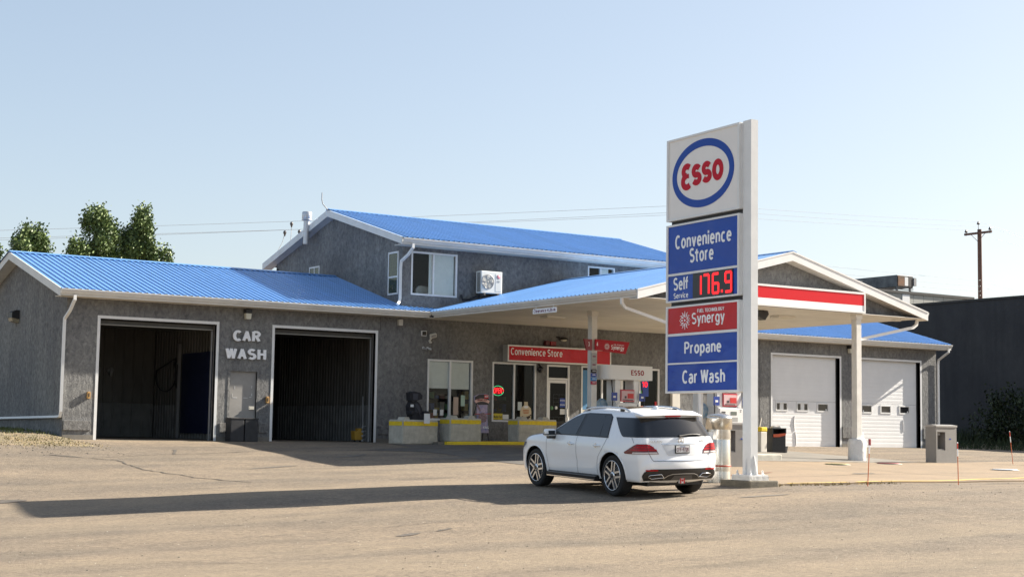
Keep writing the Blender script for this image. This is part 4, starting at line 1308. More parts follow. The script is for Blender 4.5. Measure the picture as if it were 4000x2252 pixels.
# ---- garage doors in ribbed sections
M_GDOOR = mat('garage_door_white', (0.76, 0.76, 0.76), 0.5, var=.05, scale=1.2)
for gi, (a, b) in enumerate(GAR):
    x0, x1 = a+TW, b-TW
    zt = DT-TW
    n = 6
    h = zt/n
    dgar = thing('garage_door', ('white sectional garage door nearest the price sign, papers in its windows', 'white sectional garage door at the right end of the building')[gi], 'garage door', (x0, .14, 0), 'garage doors')
    mb = MB(); mb.box(x1-.20, x1-.0, .141, .2, 0, zt); mb.build('side_gap', M_BLACK, dgar)
    x1 -= .10
    for k in range(n):
        z0 = k*h+.004; z1 = (k+1)*h-.004
        wz = (1.40, 1.70)
        hs = []
        if k == 2:
            for q in range(3):
                c = x0+.62+q*1.12
                hs.append((c-.29, c+.29, 1.42, 1.71))
        mb = MB()
        wall_holes(mb, x0, x1, z0, z1, hs, .14, .045)
        mb.add([(x0, .14, z1), (x1, .14, z1), (x1, .185, z1), (x0, .185, z1)], [(0, 1, 2, 3)])
        s = mb.build('door_section', M_GDOOR, dgar)
        mb = MB()
        for r in range(4):
            zz = z0+h*(.12+.25*r)
            if k == 2 and 1.36 < zz < 1.76: continue
            mb.prism([(0, 0), (-.0022, .012), (-.0022, .095), (0, .108)], (x0, .1395, zz), (0, 1, 0), (0, 0, 1), (x1-x0, 0, 0))
        mb.build('rib', M_GDOOR, s)
        for qi, hh in enumerate(hs):
            mb = MB(); f = .035
            mb.box(hh[0]-f, hh[0]+.02, .118, .16, hh[2]-f, hh[3]+f); mb.box(hh[1]-.02, hh[1]+f, .118, .16, hh[2]-f, hh[3]+f)
            mb.box(hh[0]+.02, hh[1]-.02, .119, .16, hh[3]-.02, hh[3]+f); mb.box(hh[0]+.02, hh[1]-.02, .119, .16, hh[2]-f, hh[2]+.02)
            w = mb.build('window', M_WHITE, dgar)
            mb = MB(); mb.box(hh[0], hh[1], .15, .156, hh[2], hh[3]); mb.build('pane', mat('pane_dark', (.03, .03, .032), .08), w)
            if gi == 0 and qi < 2:
                mb = MB(); mb.box(hh[0]+.20, hh[1]-.18, .145, .149, hh[2]+.03, hh[3]-.02); mb.build('notice', M_PAPER, w)
            elif qi != 1 or gi == 0:
                mb = MB(); mb.lathe([(0, 0), (.035, 0)], (hh[1]-.09 if qi else hh[0]+.12, .147, hh[2]+.06), 10, axis='y'); mb.build('sticker', M_PAPER, w)
    mb = MB()
    cx = (x0+1.28, x0+2.75)[gi]
    mb.tube([(cx+.03, .13, 1.2), (cx-.02, .122, .95), (cx+.03, .13, .62)] if gi == 0 else [(cx, .13, 1.15), (cx+.03, .122, .9), (cx+.03, .13, .65)], .018, 5)
    mb.build('crease', M_GDOOR, dgar)
    if gi == 0:
        mb = MB(); mb.tube([(cx+.06, .13, .58), (cx+.10, .122, .3), (cx+.11, .13, .05)], .018, 5); mb.build('crease', M_GDOOR, dgar)
# ---- lamps on the walls
def wall_pack(x, z0, z1, label):
    t = thing('wall_lamp', label, 'wall lamp', (x, 0, z0), 'black wall lamps above the doors')
    zm = z0+(z1-z0)*.58
    mb = MB(); mb.bbox(x-.11, x+.11, -.20, -.002, zm, z1, .02); mb.build('housing', M_BLACK, t)
    mb = MB(); mb.prism([(-.075, z0), (.075, z0), (.095, zm-.005), (-.095, zm-.005)], (x, -.19, 0), (1, 0, 0), (0, 0, 1), (0, .14, 0)); mb.build('lens', mat('lamp_lens', (.62, .60, .50), .4), t)
wall_pack(5.65, 3.78, 4.09, 'black wall lamp above the CAR WASH lettering')
wall_pack(32.05, 3.80, 4.09, 'black wall lamp between the two garage doors')
t = thing('wall_lamp', 'black box lamp on the bare gable wall at far left', 'wall lamp', (0, 5.05, 3.68), 'black wall lamps above the doors')
mb = MB(); mb.prism([(0, .12), (0, .40), (-.12, .40), (-.24, .33), (-.24, .16)], (-.002, 4.82, 3.62), (1, 0, 0), (0, 0, 1), (0, .46, 0)); mb.build('housing', M_BLACK, t)
mb = MB(); mb.prism([(0, 0), (0, .115), (-.24, .155), (-.20, .05)], (-.004, 4.84, 3.62), (1, 0, 0), (0, 0, 1), (0, .42, 0)); mb.build('lens', mat('lamp_lens_old', (.32, .27, .18), .4), t)
mb = MB(); mb.bbox(.23, .40, -.10, -.002, 4.0, 4.12, .008); o = mb.build('junction_box', M_STUC); tag(o, 'small grey junction box under the left eave', 'junction box')
mb = MB(); mb.bbox(11.05, 11.2, -.12, -.002, 3.86, 4.06, .008); o = mb.build('junction_box', M_SOFF); tag(o, 'small beige box under the eave by the canopy corner', 'junction box')
t = thing('floodlight', 'white framed square floodlight on the wall left of the canopy', 'floodlight', (12.03, 0, 3.64))
mb = MB(); mb.bbox(11.93, 12.13, -.10, -.04, 3.55, 3.73, .012); mb.box(12.0, 12.06, -.05, 0, 3.6, 3.66); mb.build('frame', M_WHITE, t)
mb = MB(); mb.box(11.955, 12.105, -.107, -.098, 3.575, 3.705); mb.build('lens', M_BLACKG, t)
t = thing('floodlight', 'tilted beige floodlight with motion sensor on the store wall', 'floodlight', (12.35, 0, 3.5))
Mx = Matrix.Translation((12.35, -.15, 3.57)) @ Matrix.Rotation(R_(-14), 4, 'Y') @ Matrix.Rotation(R_(20), 4, 'X')
mb = MB(); mb.bbox(-.12, .12, -.03, .05, -.07, .07, .012, M=Mx); mb.build('head', M_SOFF, t)
mb = MB(); mb.box(-.09, .09, -.037, -.029, -.045, .045, M=Mx); mb.build('lens', M_GREYM, t)
mb = MB(); mb.tube([(12.3, -.12, 3.5), (12.28, -.06, 3.42), (12.28, 0, 3.4)], .03, 8); mb.lathe([(0, -.06), (.05, -.04), (.055, 0), (0, .03)], (12.29, -.08, 3.37), 10); mb.build('sensor', M_SOFF, t)
for x, lab in ((12.06, 'left of the two small cameras under the floodlights'), (12.22, 'right white bullet camera under the floodlights')):
    t = thing('security_camera', lab, 'camera', (x, 0, 3.13), 'security cameras on the store wall')
    mb = MB(); mb.tube([(x, -.02, 3.15), (x+.08, -.16, 3.11)], .035, 9); mb.build('body', M_WHITE if x > 12.1 else M_GREYM, t)
    mb = MB(); mb.tube([(x+.08, -.16, 3.11), (x+.085, -.17, 3.108)], .028, 9); mb.build('lens', M_BLACKG, t)
    mb = MB(); mb.lathe([(.0, 0), (.045, 0), (.045, .03), (0, .03)], (x, -.03, 3.16), 10, axis='y'); mb.build('mount', M_WHITE, t)
t = thing('alarm_strobe', 'pair of dark red alarm lights above the convenience store sign', 'alarm light', (17.2, 0, 3.5))
mb = MB(); mb.bbox(16.95, 17.12, -.16, -.002, 3.45, 3.62, .02); mb.build('dark_lamp', mat('strobe_dark', (.10, .01, .012), .4), t)
mb = MB(); mb.bbox(17.16, 17.40, -.16, -.002, 3.45, 3.60, .02); mb.build('red_lamp', mat('strobe_red', (.26, .015, .02), .4), t)
t = thing('goose_lamp', 'oval black lamp with pale glass high on the store wall', 'wall lamp', (17.7, 0, 3.7))
mb = MB(); mb.lathe([(0, .09), (.10, .08), (.17, .02), (.18, 0), (.13, -.01)], (17.72, -.16, 3.69), 14); mb.tube([(17.5, 0, 3.78), (17.6, -.1, 3.76)], .02, 6); mb.build('shade', M_BLACK, t)
mb = MB(); mb.lathe([(.12, -.005), (.09, -.05), (0, -.07)], (17.72, -.16, 3.69), 14); mb.build('bulb_glass', mat('lamp_glass', (.7, .66, .52), .3), t)
mb = MB(); mb.lathe([(0, -.14), (.07, -.12), (.11, -.04), (.10, .04), (.05, .09), (0, .10)], (16.76, -.12, 2.62), 12); mb.tube([(16.76, -.02, 2.78), (16.76, -.12, 2.7)], .025, 6)
o = mb.build('dome_camera', M_BLACKG); tag(o, 'black dome camera at the corner of the OPEN window', 'camera')

# ---- convenience store sign
t = thing('store_sign', 'long red illuminated box reading Convenience Store over the shop door', 'sign', (17.4, -.2, 3.1))
SX0, SX1 = 15.25, 19.72
mb = MB(); mb.box(SX0, SX1, -.30, -.003, 2.82, 3.40); mb.build('box', mat('sign_box_grey', (.38, .36, .33), .5, var=.1), t)
mb = MB()
f = .05
mb.box(SX0, SX1, -.315, -.301, 3.35, 3.40); mb.box(SX0, SX1, -.315, -.301, 2.82, 2.87); mb.box(SX0, SX0+f, -.315, -.301, 2.87, 3.35); mb.box(SX1-f, SX1, -.315, -.301, 2.87, 3.35)
mb.build('frame', M_WHITE, t)
mb = MB(); mb.box(SX0+f, SX1-f, -.309, -.301, 2.87, 3.35); face = mb.build('face', M_RED, t)
text('lettering', 'Convenience Store', (15.38, -.309, 3.06), (1, 0, 0), (0, 0, 1), 2.18, .24, .006, M_LETW, face, bold=.006)

# ---- air conditioner, chimney, mast
t = thing('ac_unit', 'white outdoor air conditioner with round fan under the upper eave', 'air conditioner', (14.45, -.3, 5.1))
ax0, ax1, ay0, ay1, az0, az1 = 14.02, 14.88, -.46, -.12, 5.10, 5.87
mb = MB(); mb.bbox(ax0, ax1, ay0, ay1, az0, az1, .025); cab = mb.build('cabinet', mat('ac_white', (.72, .72, .68), .45), t)
fc = (14.29, 5.50)
mb = MB(); mb.lathe([(0, -.002), (.245, -.002), (.255, -.012), (.235, -.014), (.235, -.004)], (fc[0], ay0, fc[1]), 28, axis='y'); mb.build('fan_ring', M_GREYM, t)
fanb = MB()
for k in range(5):
    a = 2*PI*k/5+.3
    pr = [(.06, -.03), (.12, -.07), (.21, -.085), (.225, .0), (.17, .05), (.07, .035)]
    fanb.prism([(p*math.cos(a)-q*math.sin(a), p*math.sin(a)+q*math.cos(a)) for p, q in pr], (fc[0], ay0-.008, fc[1]), (1, 0, 0), (0, 0, 1), (0, -.006, 0))
fanb.lathe([(0, -.02), (.05, -.018), (.06, -.008)], (fc[0], ay0-.004, fc[1]), 16, axis='y')
fanb.build('fan', mat('fan_beige', (.52, .49, .42), .5), t)
gb = MB()
for r in (.08, .12, .16, .20, .24):
    gb.tube([(fc[0]+r*math.cos(R_(a)), ay0-.028, fc[1]+r*math.sin(R_(a))) for a in range(0, 361, 20)], .003, 4, caps=False)
gb.build('fan_guard', M_WHITE, t)
mb = MB(); mb.bbox(14.60, 14.83, ay0-.006, ay0+.002, 5.18, 5.78, .004); mb.build('service_cover', mat('ac_white2', (.68, .68, .64), .45), t)
mb = MB(); mb.lathe([(0, 0), (.07, 0), (.07, -.006), (0, -.006)], (14.715, ay0-.006, 5.68), 18, axis='y'); bdg = mb.build('badge', mat('badge_crimson', (.42, .03, .10), .4), t)
mb = MB()
stroke(mb, arc(0, 0, .052, .052, -20, -330, 20), .008, (14.715, ay0-.0125, 5.68), (1, 0, 0), (0, 0, 1), .001)
stroke(mb, [(0, .025), (0, -.025), (.022, -.025)], .008, (14.715, ay0-.0125, 5.68), (1, 0, 0), (0, 0, 1), .001)
mb.build('emblem', M_PAPER, bdg)
text('lettering', 'LG', (14.665, ay0-.008, 5.50), (1, 0, 0), (0, 0, 1), .11, .06, .003, M_GREYM, t, bold=.02)
mb = MB()
for k in range(22):
    z = az0+.06+k*.03
    mb.box(ax0-.006, ax0+.002, ay0+.05, ay1-.09, z, z+.016)
mb.build('side_grille', M_BLACK, t)
for x in (14.15, 14.7):
    mb = MB(); mb.box(x-.03, x+.03, -.5, -.002, 5.03, 5.10); mb.prism([(0, 0), (.4, .32), (.36, .36), (0, .06)], (x-.02, -.42, 4.75), (0, 1, 0), (0, 0, 1), (.04, 0, 0)); mb.build('bracket', mat('bracket_brown', (.12, .10, .08), .7), t)
mb = MB(); mb.tube([(13.5, -.03, 5.02), (13.52, -.1, 4.86), (13.75, -.15, 4.88), (14.0, -.2, 5.0), (14.2, -.22, 5.08)], .04, 7); mb.build('pipe', M_BLACK, t)
t = thing('chimney', 'galvanised round vent pipe with cap behind the upper roof ridge', 'chimney', (10.78+.9, 6.5, 7.7))
mb = MB(); mb.lathe([(.115, -.6), (.115, .40)], (11.68-.9+.0, 6.5, 7.75), 16); mb.build('pipe', mat('galvanised', (.55, .55, .56), .4, .6), t)
mb = MB(); mb.lathe([(.12, .27), (.19, .29), (.19, .32), (.16, .325), (.165, .34), (.18, .36), (.18, .57), (.16, .60), (0, .60)], (10.78, 6.5, 7.75), 18); mb.build('cap', MATS['galvanised'], t)
mb = MB(); mb.tube([(10.92, 4.90, 8.05), (10.86, 4.9, 8.22), (10.62, 4.9, 8.45), (10.58, 4.9, 8.6), (10.58, 4.9, 8.85)], .018, 7)
o = mb.build('service_mast', M_GREYM); tag(o, 'bent grey cable mast at the ridge of the upper gable', 'mast')

# ================================================================ pump canopy
CX0, CX1, CY0 = 12.04, 23.5, -11.62
CXM = (CX0+CX1)/2
can = thing('pump_canopy', 'blue gabled canopy with beige soffit on white columns over the pumps', 'canopy', (CXM, -6, 4.1))
SLC = 0.252
ZC = EAVE+.20
zrc = ZC+SLC*(CXM-CX0)
# roof deck: ridge along Y
mb = MB()
t_ = .1
yb = .0
mb.add([(CX0, CY0, ZC-t_), (CXM, CY0, zrc-t_), (CX1, CY0, ZC-t_), (CX0, yb, ZC-t_), (CXM, yb, zrc-t_), (CX1, yb, ZC-t_),
        (CX0, CY0, ZC-.012), (CXM, CY0, zrc-.012), (CX1, CY0, ZC-.012), (CX0, yb, ZC-.012), (CXM, yb, zrc-.012), (CX1, yb, ZC-.012)],
       [(6, 9, 10, 7), (7, 10, 11, 8), (0, 1, 4, 3), (1, 2, 5, 4), (0, 3, 9, 6), (2, 8, 11, 5), (0, 6, 7, 1), (1, 7, 8, 2)])
croof = mb.build('canopy_roof', M_ROOFE, can)
Lc = math.hypot(CXM-CX0, zrc-ZC)
lay_panels(croof, (CX0-.05, yb, ZC-.05*SLC), (0, -1, 0), (1, 0, SLC), Lc+.03, yb-CY0)
lay_panels(croof, (CX1+.05, CY0, ZC-.05*SLC), (0, 1, 0), (-1, 0, SLC), Lc+.03, yb-CY0)
mb = MB(); c = .16
mb.prism([(-c, -c*SLC), (0, 0), (c, -c*SLC), (c, -c*SLC+.02), (0, .024), (-c, -c*SLC+.02)], (CXM, CY0-.03, zrc+.045), (1, 0, 0), (0, 0, 1), (0, yb-CY0, 0)); mb.build('ridge_cap', M_ROOF, croof)
# gable end: stucco triangle set back under a soffit, rake boards
mb = MB()
P = [(CX0+.1, EAVE+.012), (CX1-.1, EAVE+.012), (CX1-.1, ZC-.13), (CXM, zrc-.13), (CX0+.1, ZC-.13)]
mb.prism(P, (0, CY0+.36, 0), (1, 0, 0), (0, 0, 1), (0, .1, 0)); mb.build('gable_stucco', M_STUC, can)
fh = .26
for xa in (CX0-.05, CX1+.05):
    mb = MB()
    za = ZC+.012-.05*SLC
    mb.prism([(xa, za-fh), (CXM, zrc+.02-fh), (CXM, zrc+.035), (xa, za+.01)], (0, CY0, 0), (1, 0, 0), (0, 0, 1), (0, -.035, 0)); mb.build('rake_board', M_WHITE, can)
    mb = MB(); mb.prism([(xa, za-fh), (CXM, zrc+.02-fh), (CXM, zrc+.04-fh), (xa, za-fh+.02)], (0, CY0, 0), (1, 0, 0), (0, 0, 1), (0, .36, 0)); mb.build('rake_soffit', M_SOFF, can)
    mb = MB(); mb.prism([(xa, za-.03), (CXM, zrc-.005), (CXM, zrc+.035), (xa, za+.01)], (0, CY0-.036, 0), (1, 0, 0), (0, 0, 1), (0, -.012, 0)); mb.build('rake_trim', M_WHITE, can)
# soffit boards
nb = 19
for k in range(nb):
    y1 = -.60-(k)*(abs(CY0+.0)-.60)/nb
    y0 = -.60-(k+1)*(abs(CY0+.0)-.60)/nb
    mb = MB(); mb.box(CX0+.03, CX1-.03, y0+.004, y1-.004, EAVE-.012, EAVE+.006); mb.build('soffit_board', M_SOFF, can)
mb = MB(); mb.box(CX0+.03, CX1-.03, CY0+.01, -.6, EAVE+.008, EAVE+.012); mb.build('soffit_backing', M_ROOFE, can)
mb = MB(); mb.box(11.8, 23.6, -.6, -.003, EAVE-.012, EAVE+.006); mb.build('soffit_board', M_SOFF, can)
def cgutter(x, s):
    mb = MB(); mb.box(min(x, x+.03*s), max(x, x+.03*s), CY0, -.68, EAVE, EAVE+.17); mb.build('fascia', M_FASCIA, can)
    pr = [(0, .03), (0, -.095), (-.06, -.095), (-.075, -.06), (-.11, -.02), (-.11, .035), (-.122, .035), (-.122, .015), (-.098, .025), (-.098, -.015), (-.065, -.05), (-.055, -.083), (-.012, -.083), (-.012, .03)]
    mb = MB(); mb.prism([(s*a, b) for a, b in pr], (x-.002*s, CY0-.02, EAVE+.155), (1, 0, 0), (0, 0, 1), (0, -.66-CY0, 0)); mb.build('gutter', M_FASCIA, can)
cgutter(CX0, 1); cgutter(CX1, -1)
# columns
def column(x, y, pier=False):
    z = gh(x, y)
    mb = MB(); mb.bbox(x-.105, x+.105, y-.105, y+.105, z+.02, EAVE-.014, .01); cl = mb.build('column', M_COLM, can)
    mb = MB(); mb.bbox(x-.13, x+.13, y-.13, y+.13, EAVE-.16, EAVE-.013, .01); mb.build('column_head', M_SOFF, cl)
    if pier:
        mb = MB()
        n = 26; pr = [(0.262, -.05), (.27, .1), (.265, .3), (.27, .5), (.262, .60), (.235, .65), (.10, .67)]
        mb.lathe(pr, (x, y, z), n); mb.v = [(a+rng.uniform(-.012, .012), b+rng.uniform(-.012, .012), c+rng.uniform(-.01, .01)) for a, b, c in mb.v]
        mb.build('concrete_pier', mat('pier_white', (.74, .73, .70), .8, var=.1, scale=8, bump=.02, bscale=14), cl)
    return cl
c1_ = column(14.18, -6.65); c2_ = column(20.55, -6.65); c3_ = column(14.45, -11.3); c4_ = column(20.62, -11.42, True)
mb = MB(); mb.prism([(0, 0), (.16, 0), (.16, .2)], (20.73, -11.45, gh(20.5, -11.4)+.66), (1, 0, 0), (0, 0, 1), (0, .05, 0)); mb.build('guard_bracket', M_WHITE, c4_)
# downspouts of the canopy
def dsp(pts, par):
    mb = MB(); mb.rtube(pts, .085, .065); return mb.build('downspout', M_WHITE, par)
dsp([(20.77, -11.40, .5), (20.77, -11.40, 3.28), (20.81, -11.38, 3.38), (23.2, -11.35, 3.86), (23.35, -11.35, 3.95), (23.4, -11.35, 4.14)], can)
dsp([(12.03, -10.9, 4.15), (12.03, -10.9, 4.0), (12.15, -10.9, 3.88), (14.3, -11.2, 3.3), (14.40, -11.35, 3.15), (14.40, -11.45, .4)], can)
# red band sign on the gable end
t = thing('canopy_band', 'red and white light box band across the canopy gable', 'sign', (17.7, CY0-.05, 4.45))
bx0, bx1, bz0, bz1 = 14.68, 20.72, 4.16, 4.77
mb = MB(); mb.box(bx0, bx1, CY0-.06, CY0+.36, bz0, bz1); mb.build('box', M_WHITE, t)
f = .05
mb = MB()
mb.box(bx0-.01, bx1+.01, CY0-.085, CY0-.061, bz1-f, bz1+.01); mb.box(bx0-.01, bx1+.01, CY0-.085, CY0-.061, bz0-.01, bz0+f)
mb.box(bx0-.01, bx0+f, CY0-.085, CY0-.061, bz0+f, bz1-f); mb.box(bx1-f, bx1+.01, CY0-.085, CY0-.061, bz0+f, bz1-f)
mb.build('frame', M_WHITE, t)
mb = MB(); mb.box(bx0+f, bx1-f, CY0-.072, CY0-.061, bz0+.22, bz1-f); mb.build('red_face', mat('band_red', (.62, .012, .02), .3, spec=.25), t)
mb = MB(); mb.box(bx0+f, bx1-f, CY0-.071, CY0-.061, bz0+f, bz0+.219); mb.build('white_face', M_LETW, t)
# things fixed under the canopy
t = thing('clearance_sign', 'white board reading Clearance 4.26 m hung from the canopy eave', 'sign', (CX0, -7.15, 4.0))
mb = MB(); mb.box(CX0-.02, CX0, -7.78, -6.55, 3.93, 4.08); mb.build('board', M_LETW, t)
text('lettering', 'Clearance 4.26 m', (CX0-.021, -6.60, 3.965), (0, -1, 0), (0, 0, 1), 1.12, .095, .003, mat('letter_maroon', (.16, .01, .06), .5), t, bold=.012)
mb = MB()
for y in (-6.7, -7.62): mb.box(CX0-.015, CX0-.005, y-.015, y+.015, 4.08, 4.15)
mb.build('hanger', M_WHITE, t)
for x, y, lab in ((14.4, -4.2, 'flat soffit lamp under the rear left of the canopy'), (19.5, -9.4, 'flat soffit lamp under the canopy behind the red band'), (22.9, -10.95, 'small round soffit lamp at the right canopy corner')):
    t = thing('soffit_lamp', lab, 'ceiling lamp', (x, y, 4.1), 'lamps under the canopy')
    if x < 22:
        mb = MB(); mb.bbox(x-.36, x+.36, y-.2, y+.2, 4.06, 4.127, .015); mb.build('housing', M_SOFF, t)
        mb = MB(); mb.box(x-.3, x+.3, y-.15, y+.15, 4.05, 4.06); mb.build('diffuser', mat('diffuser', (.6, .56, .45), .5), t)
    else:
        mb = MB(); mb.lathe([(.0, .0), (.14, .0), (.15, .06)], (x, y, 4.065), 14); mb.build('housing', M_SOFF, t)
        mb = MB(); mb.lathe([(.0, .0), (.10, .0)], (x, y, 4.062), 14); mb.build('diffuser', MATS['diffuser'], t)
t = thing('loudspeaker', 'black horn speaker under the canopy beside the price sign', 'speaker', (17.5, -10.66, 4.05))
Mx = Matrix.Translation((17.5, -10.66, 4.0)) @ Matrix.Rotation(R_(-25), 4, 'Y')
mb = MB(); mb.prism([(-.22, .10), (-.16, -.08), (.10, -.16), (.24, .02), (.20, .12)], Mx @ Vector((0, 0, 0)), (1, 0, 0), (0, 0, 1), (0, .25, 0)); mb.build('horn', M_BLACK, t)
mb = MB(); mb.box(17.42, 17.6, -10.6, -10.5, 4.0, 4.13); mb.build('bracket', M_BLACK, t)
# flag sign on the rear left column
t = thing('pump_flag_sign', 'red slanted flag board with Synergy and numbers 3 and 4 on the canopy column', 'sign', (14.3, -6.85, 3.1))
yF = -6.86
mb = MB(); mb.prism([(14.45, 2.91), (15.30, 2.86), (15.46, 3.23), (14.14, 3.27), (14.14, 2.93), (14.45, 2.93)], (0, yF, 0), (1, 0, 0), (0, 0, 1), (0, .05, 0)); fb = mb.build('board', mat('flag_red', (.40, .010, .02), .35, spec=.2), t)
mb = MB(); mb.prism([(13.82, 2.92), (14.03, 2.92), (14.03, 3.26), (13.72, 3.26)], (0, yF+.02, 0), (1, 0, 0), (0, 0, 1), (0, .05, 0)); mb.build('board', mat('flag_red_dark', (.22, .008, .015), .3), t)
text('numeral', '4', (14.18, yF-.001, 3.06), (1, 0, 0), (0, 0, 1), .055, .12, .003, M_LETW, fb, bold=.01)
text('numeral', '3', (13.88, yF+.019, 3.05), (1, 0, 0), (0, 0, 1), .05, .12, .003, M_LETW, fb, bold=.01)
text('lettering', 'Synergy', (14.74, yF-.001, 2.95), (1, 0, -.04), (0, 0, 1), .50, .17, .003, M_LETW, fb, bold=.012, shear=.12)
text('small_lettering', 'FUEL TECHNOLOGY', (14.84, yF-.001, 3.115), (1, 0, -.03), (0, 0, 1), .40, .03, .003, M_LETW, fb, bold=.01)
def burst(mb, o, u, v, r, depth=.003):
    for ring, (q, n, s) in enumerate(((.30, 1, .22), (.48, 9, .12), (.66, 12, .11), (.83, 14, .085), (1.0, 12, .055))):
        for k in range(n):
            a = 2*PI*(k+.5*(ring % 2))/n
            px, py = (0, 0) if n == 1 else (q*r*math.cos(a), q*r*math.sin(a))
            L = r*s*1.35; W = r*s*.85
            if n == 1: L = W = r*.16
            ca, sa = math.cos(a), math.sin(a)
            P = [(px+ca*L-0, py+sa*L), (px-sa*W, py+ca*W), (px-ca*L, py-sa*L), (px+sa*W, py-ca*W)]
            nrm = Vector(u).cross(Vector(v)).normalized()
            mb.prism(P, Vector(o), u, v, nrm*depth)
mb = MB(); burst(mb, (14.58, yF-.001, 3.06), (1, 0, 0), (0, 0, 1), .10); mb.build('emblem', M_LETW, fb)
# price plates on that column
pl = thing('fuel_grade_plates', 'stack of small grey, black, blue and red fuel plates on the canopy column', 'sign', (14.2, -6.82, 2.2))
z = 2.86
for h, m in ((.25, mat('plate_grey', (.36, .35, .33), .5)), (.25, MATS['plate_grey']), (.12, M_BLACK), (.12, M_BLUEP), (.12, mat('plate_lightblue', (.03, .20, .48), .4)), (.11, mat('plate_crimson', (.36, .015, .06), .4))):
    mb = MB(); mb.box(14.04, 14.24, -6.80, -6.757, z-h, z-.012); p = mb.build('grade_plate', m, pl)
    mb = MB(); mb.box(14.08, 14.20, -6.803, -6.799, z-h*.55, z-h*.40); mb.build('print', M_PAPER if m != MATS['plate_grey'] else MATS['letter_maroon'], p)
    z -= h
# islands
def island(x0, x1, y0, y1):
    z = gh((x0+x1)/2, (y0+y1)/2)
    mb = MB(); mb.bbox(x0, x1, y0, y1, z-.2, z+.15, .04); o = mb.build('pump_island', M_CONCG); structure(o)
    return z+.15
IZ2 = island(13.5, 20.9, -7.25, -6.05)
IZ1 = island(13.8, 17.1, -11.9, -10.7)
mb = MB(); mb.bbox(20.0, 20.92, -7.3, -6.0, IZ2-.2, IZ2+.12, .05)
o = mb.build('island_nose', mat('island_white', (.70, .69, .66), .7, var=.1)); structure(o)

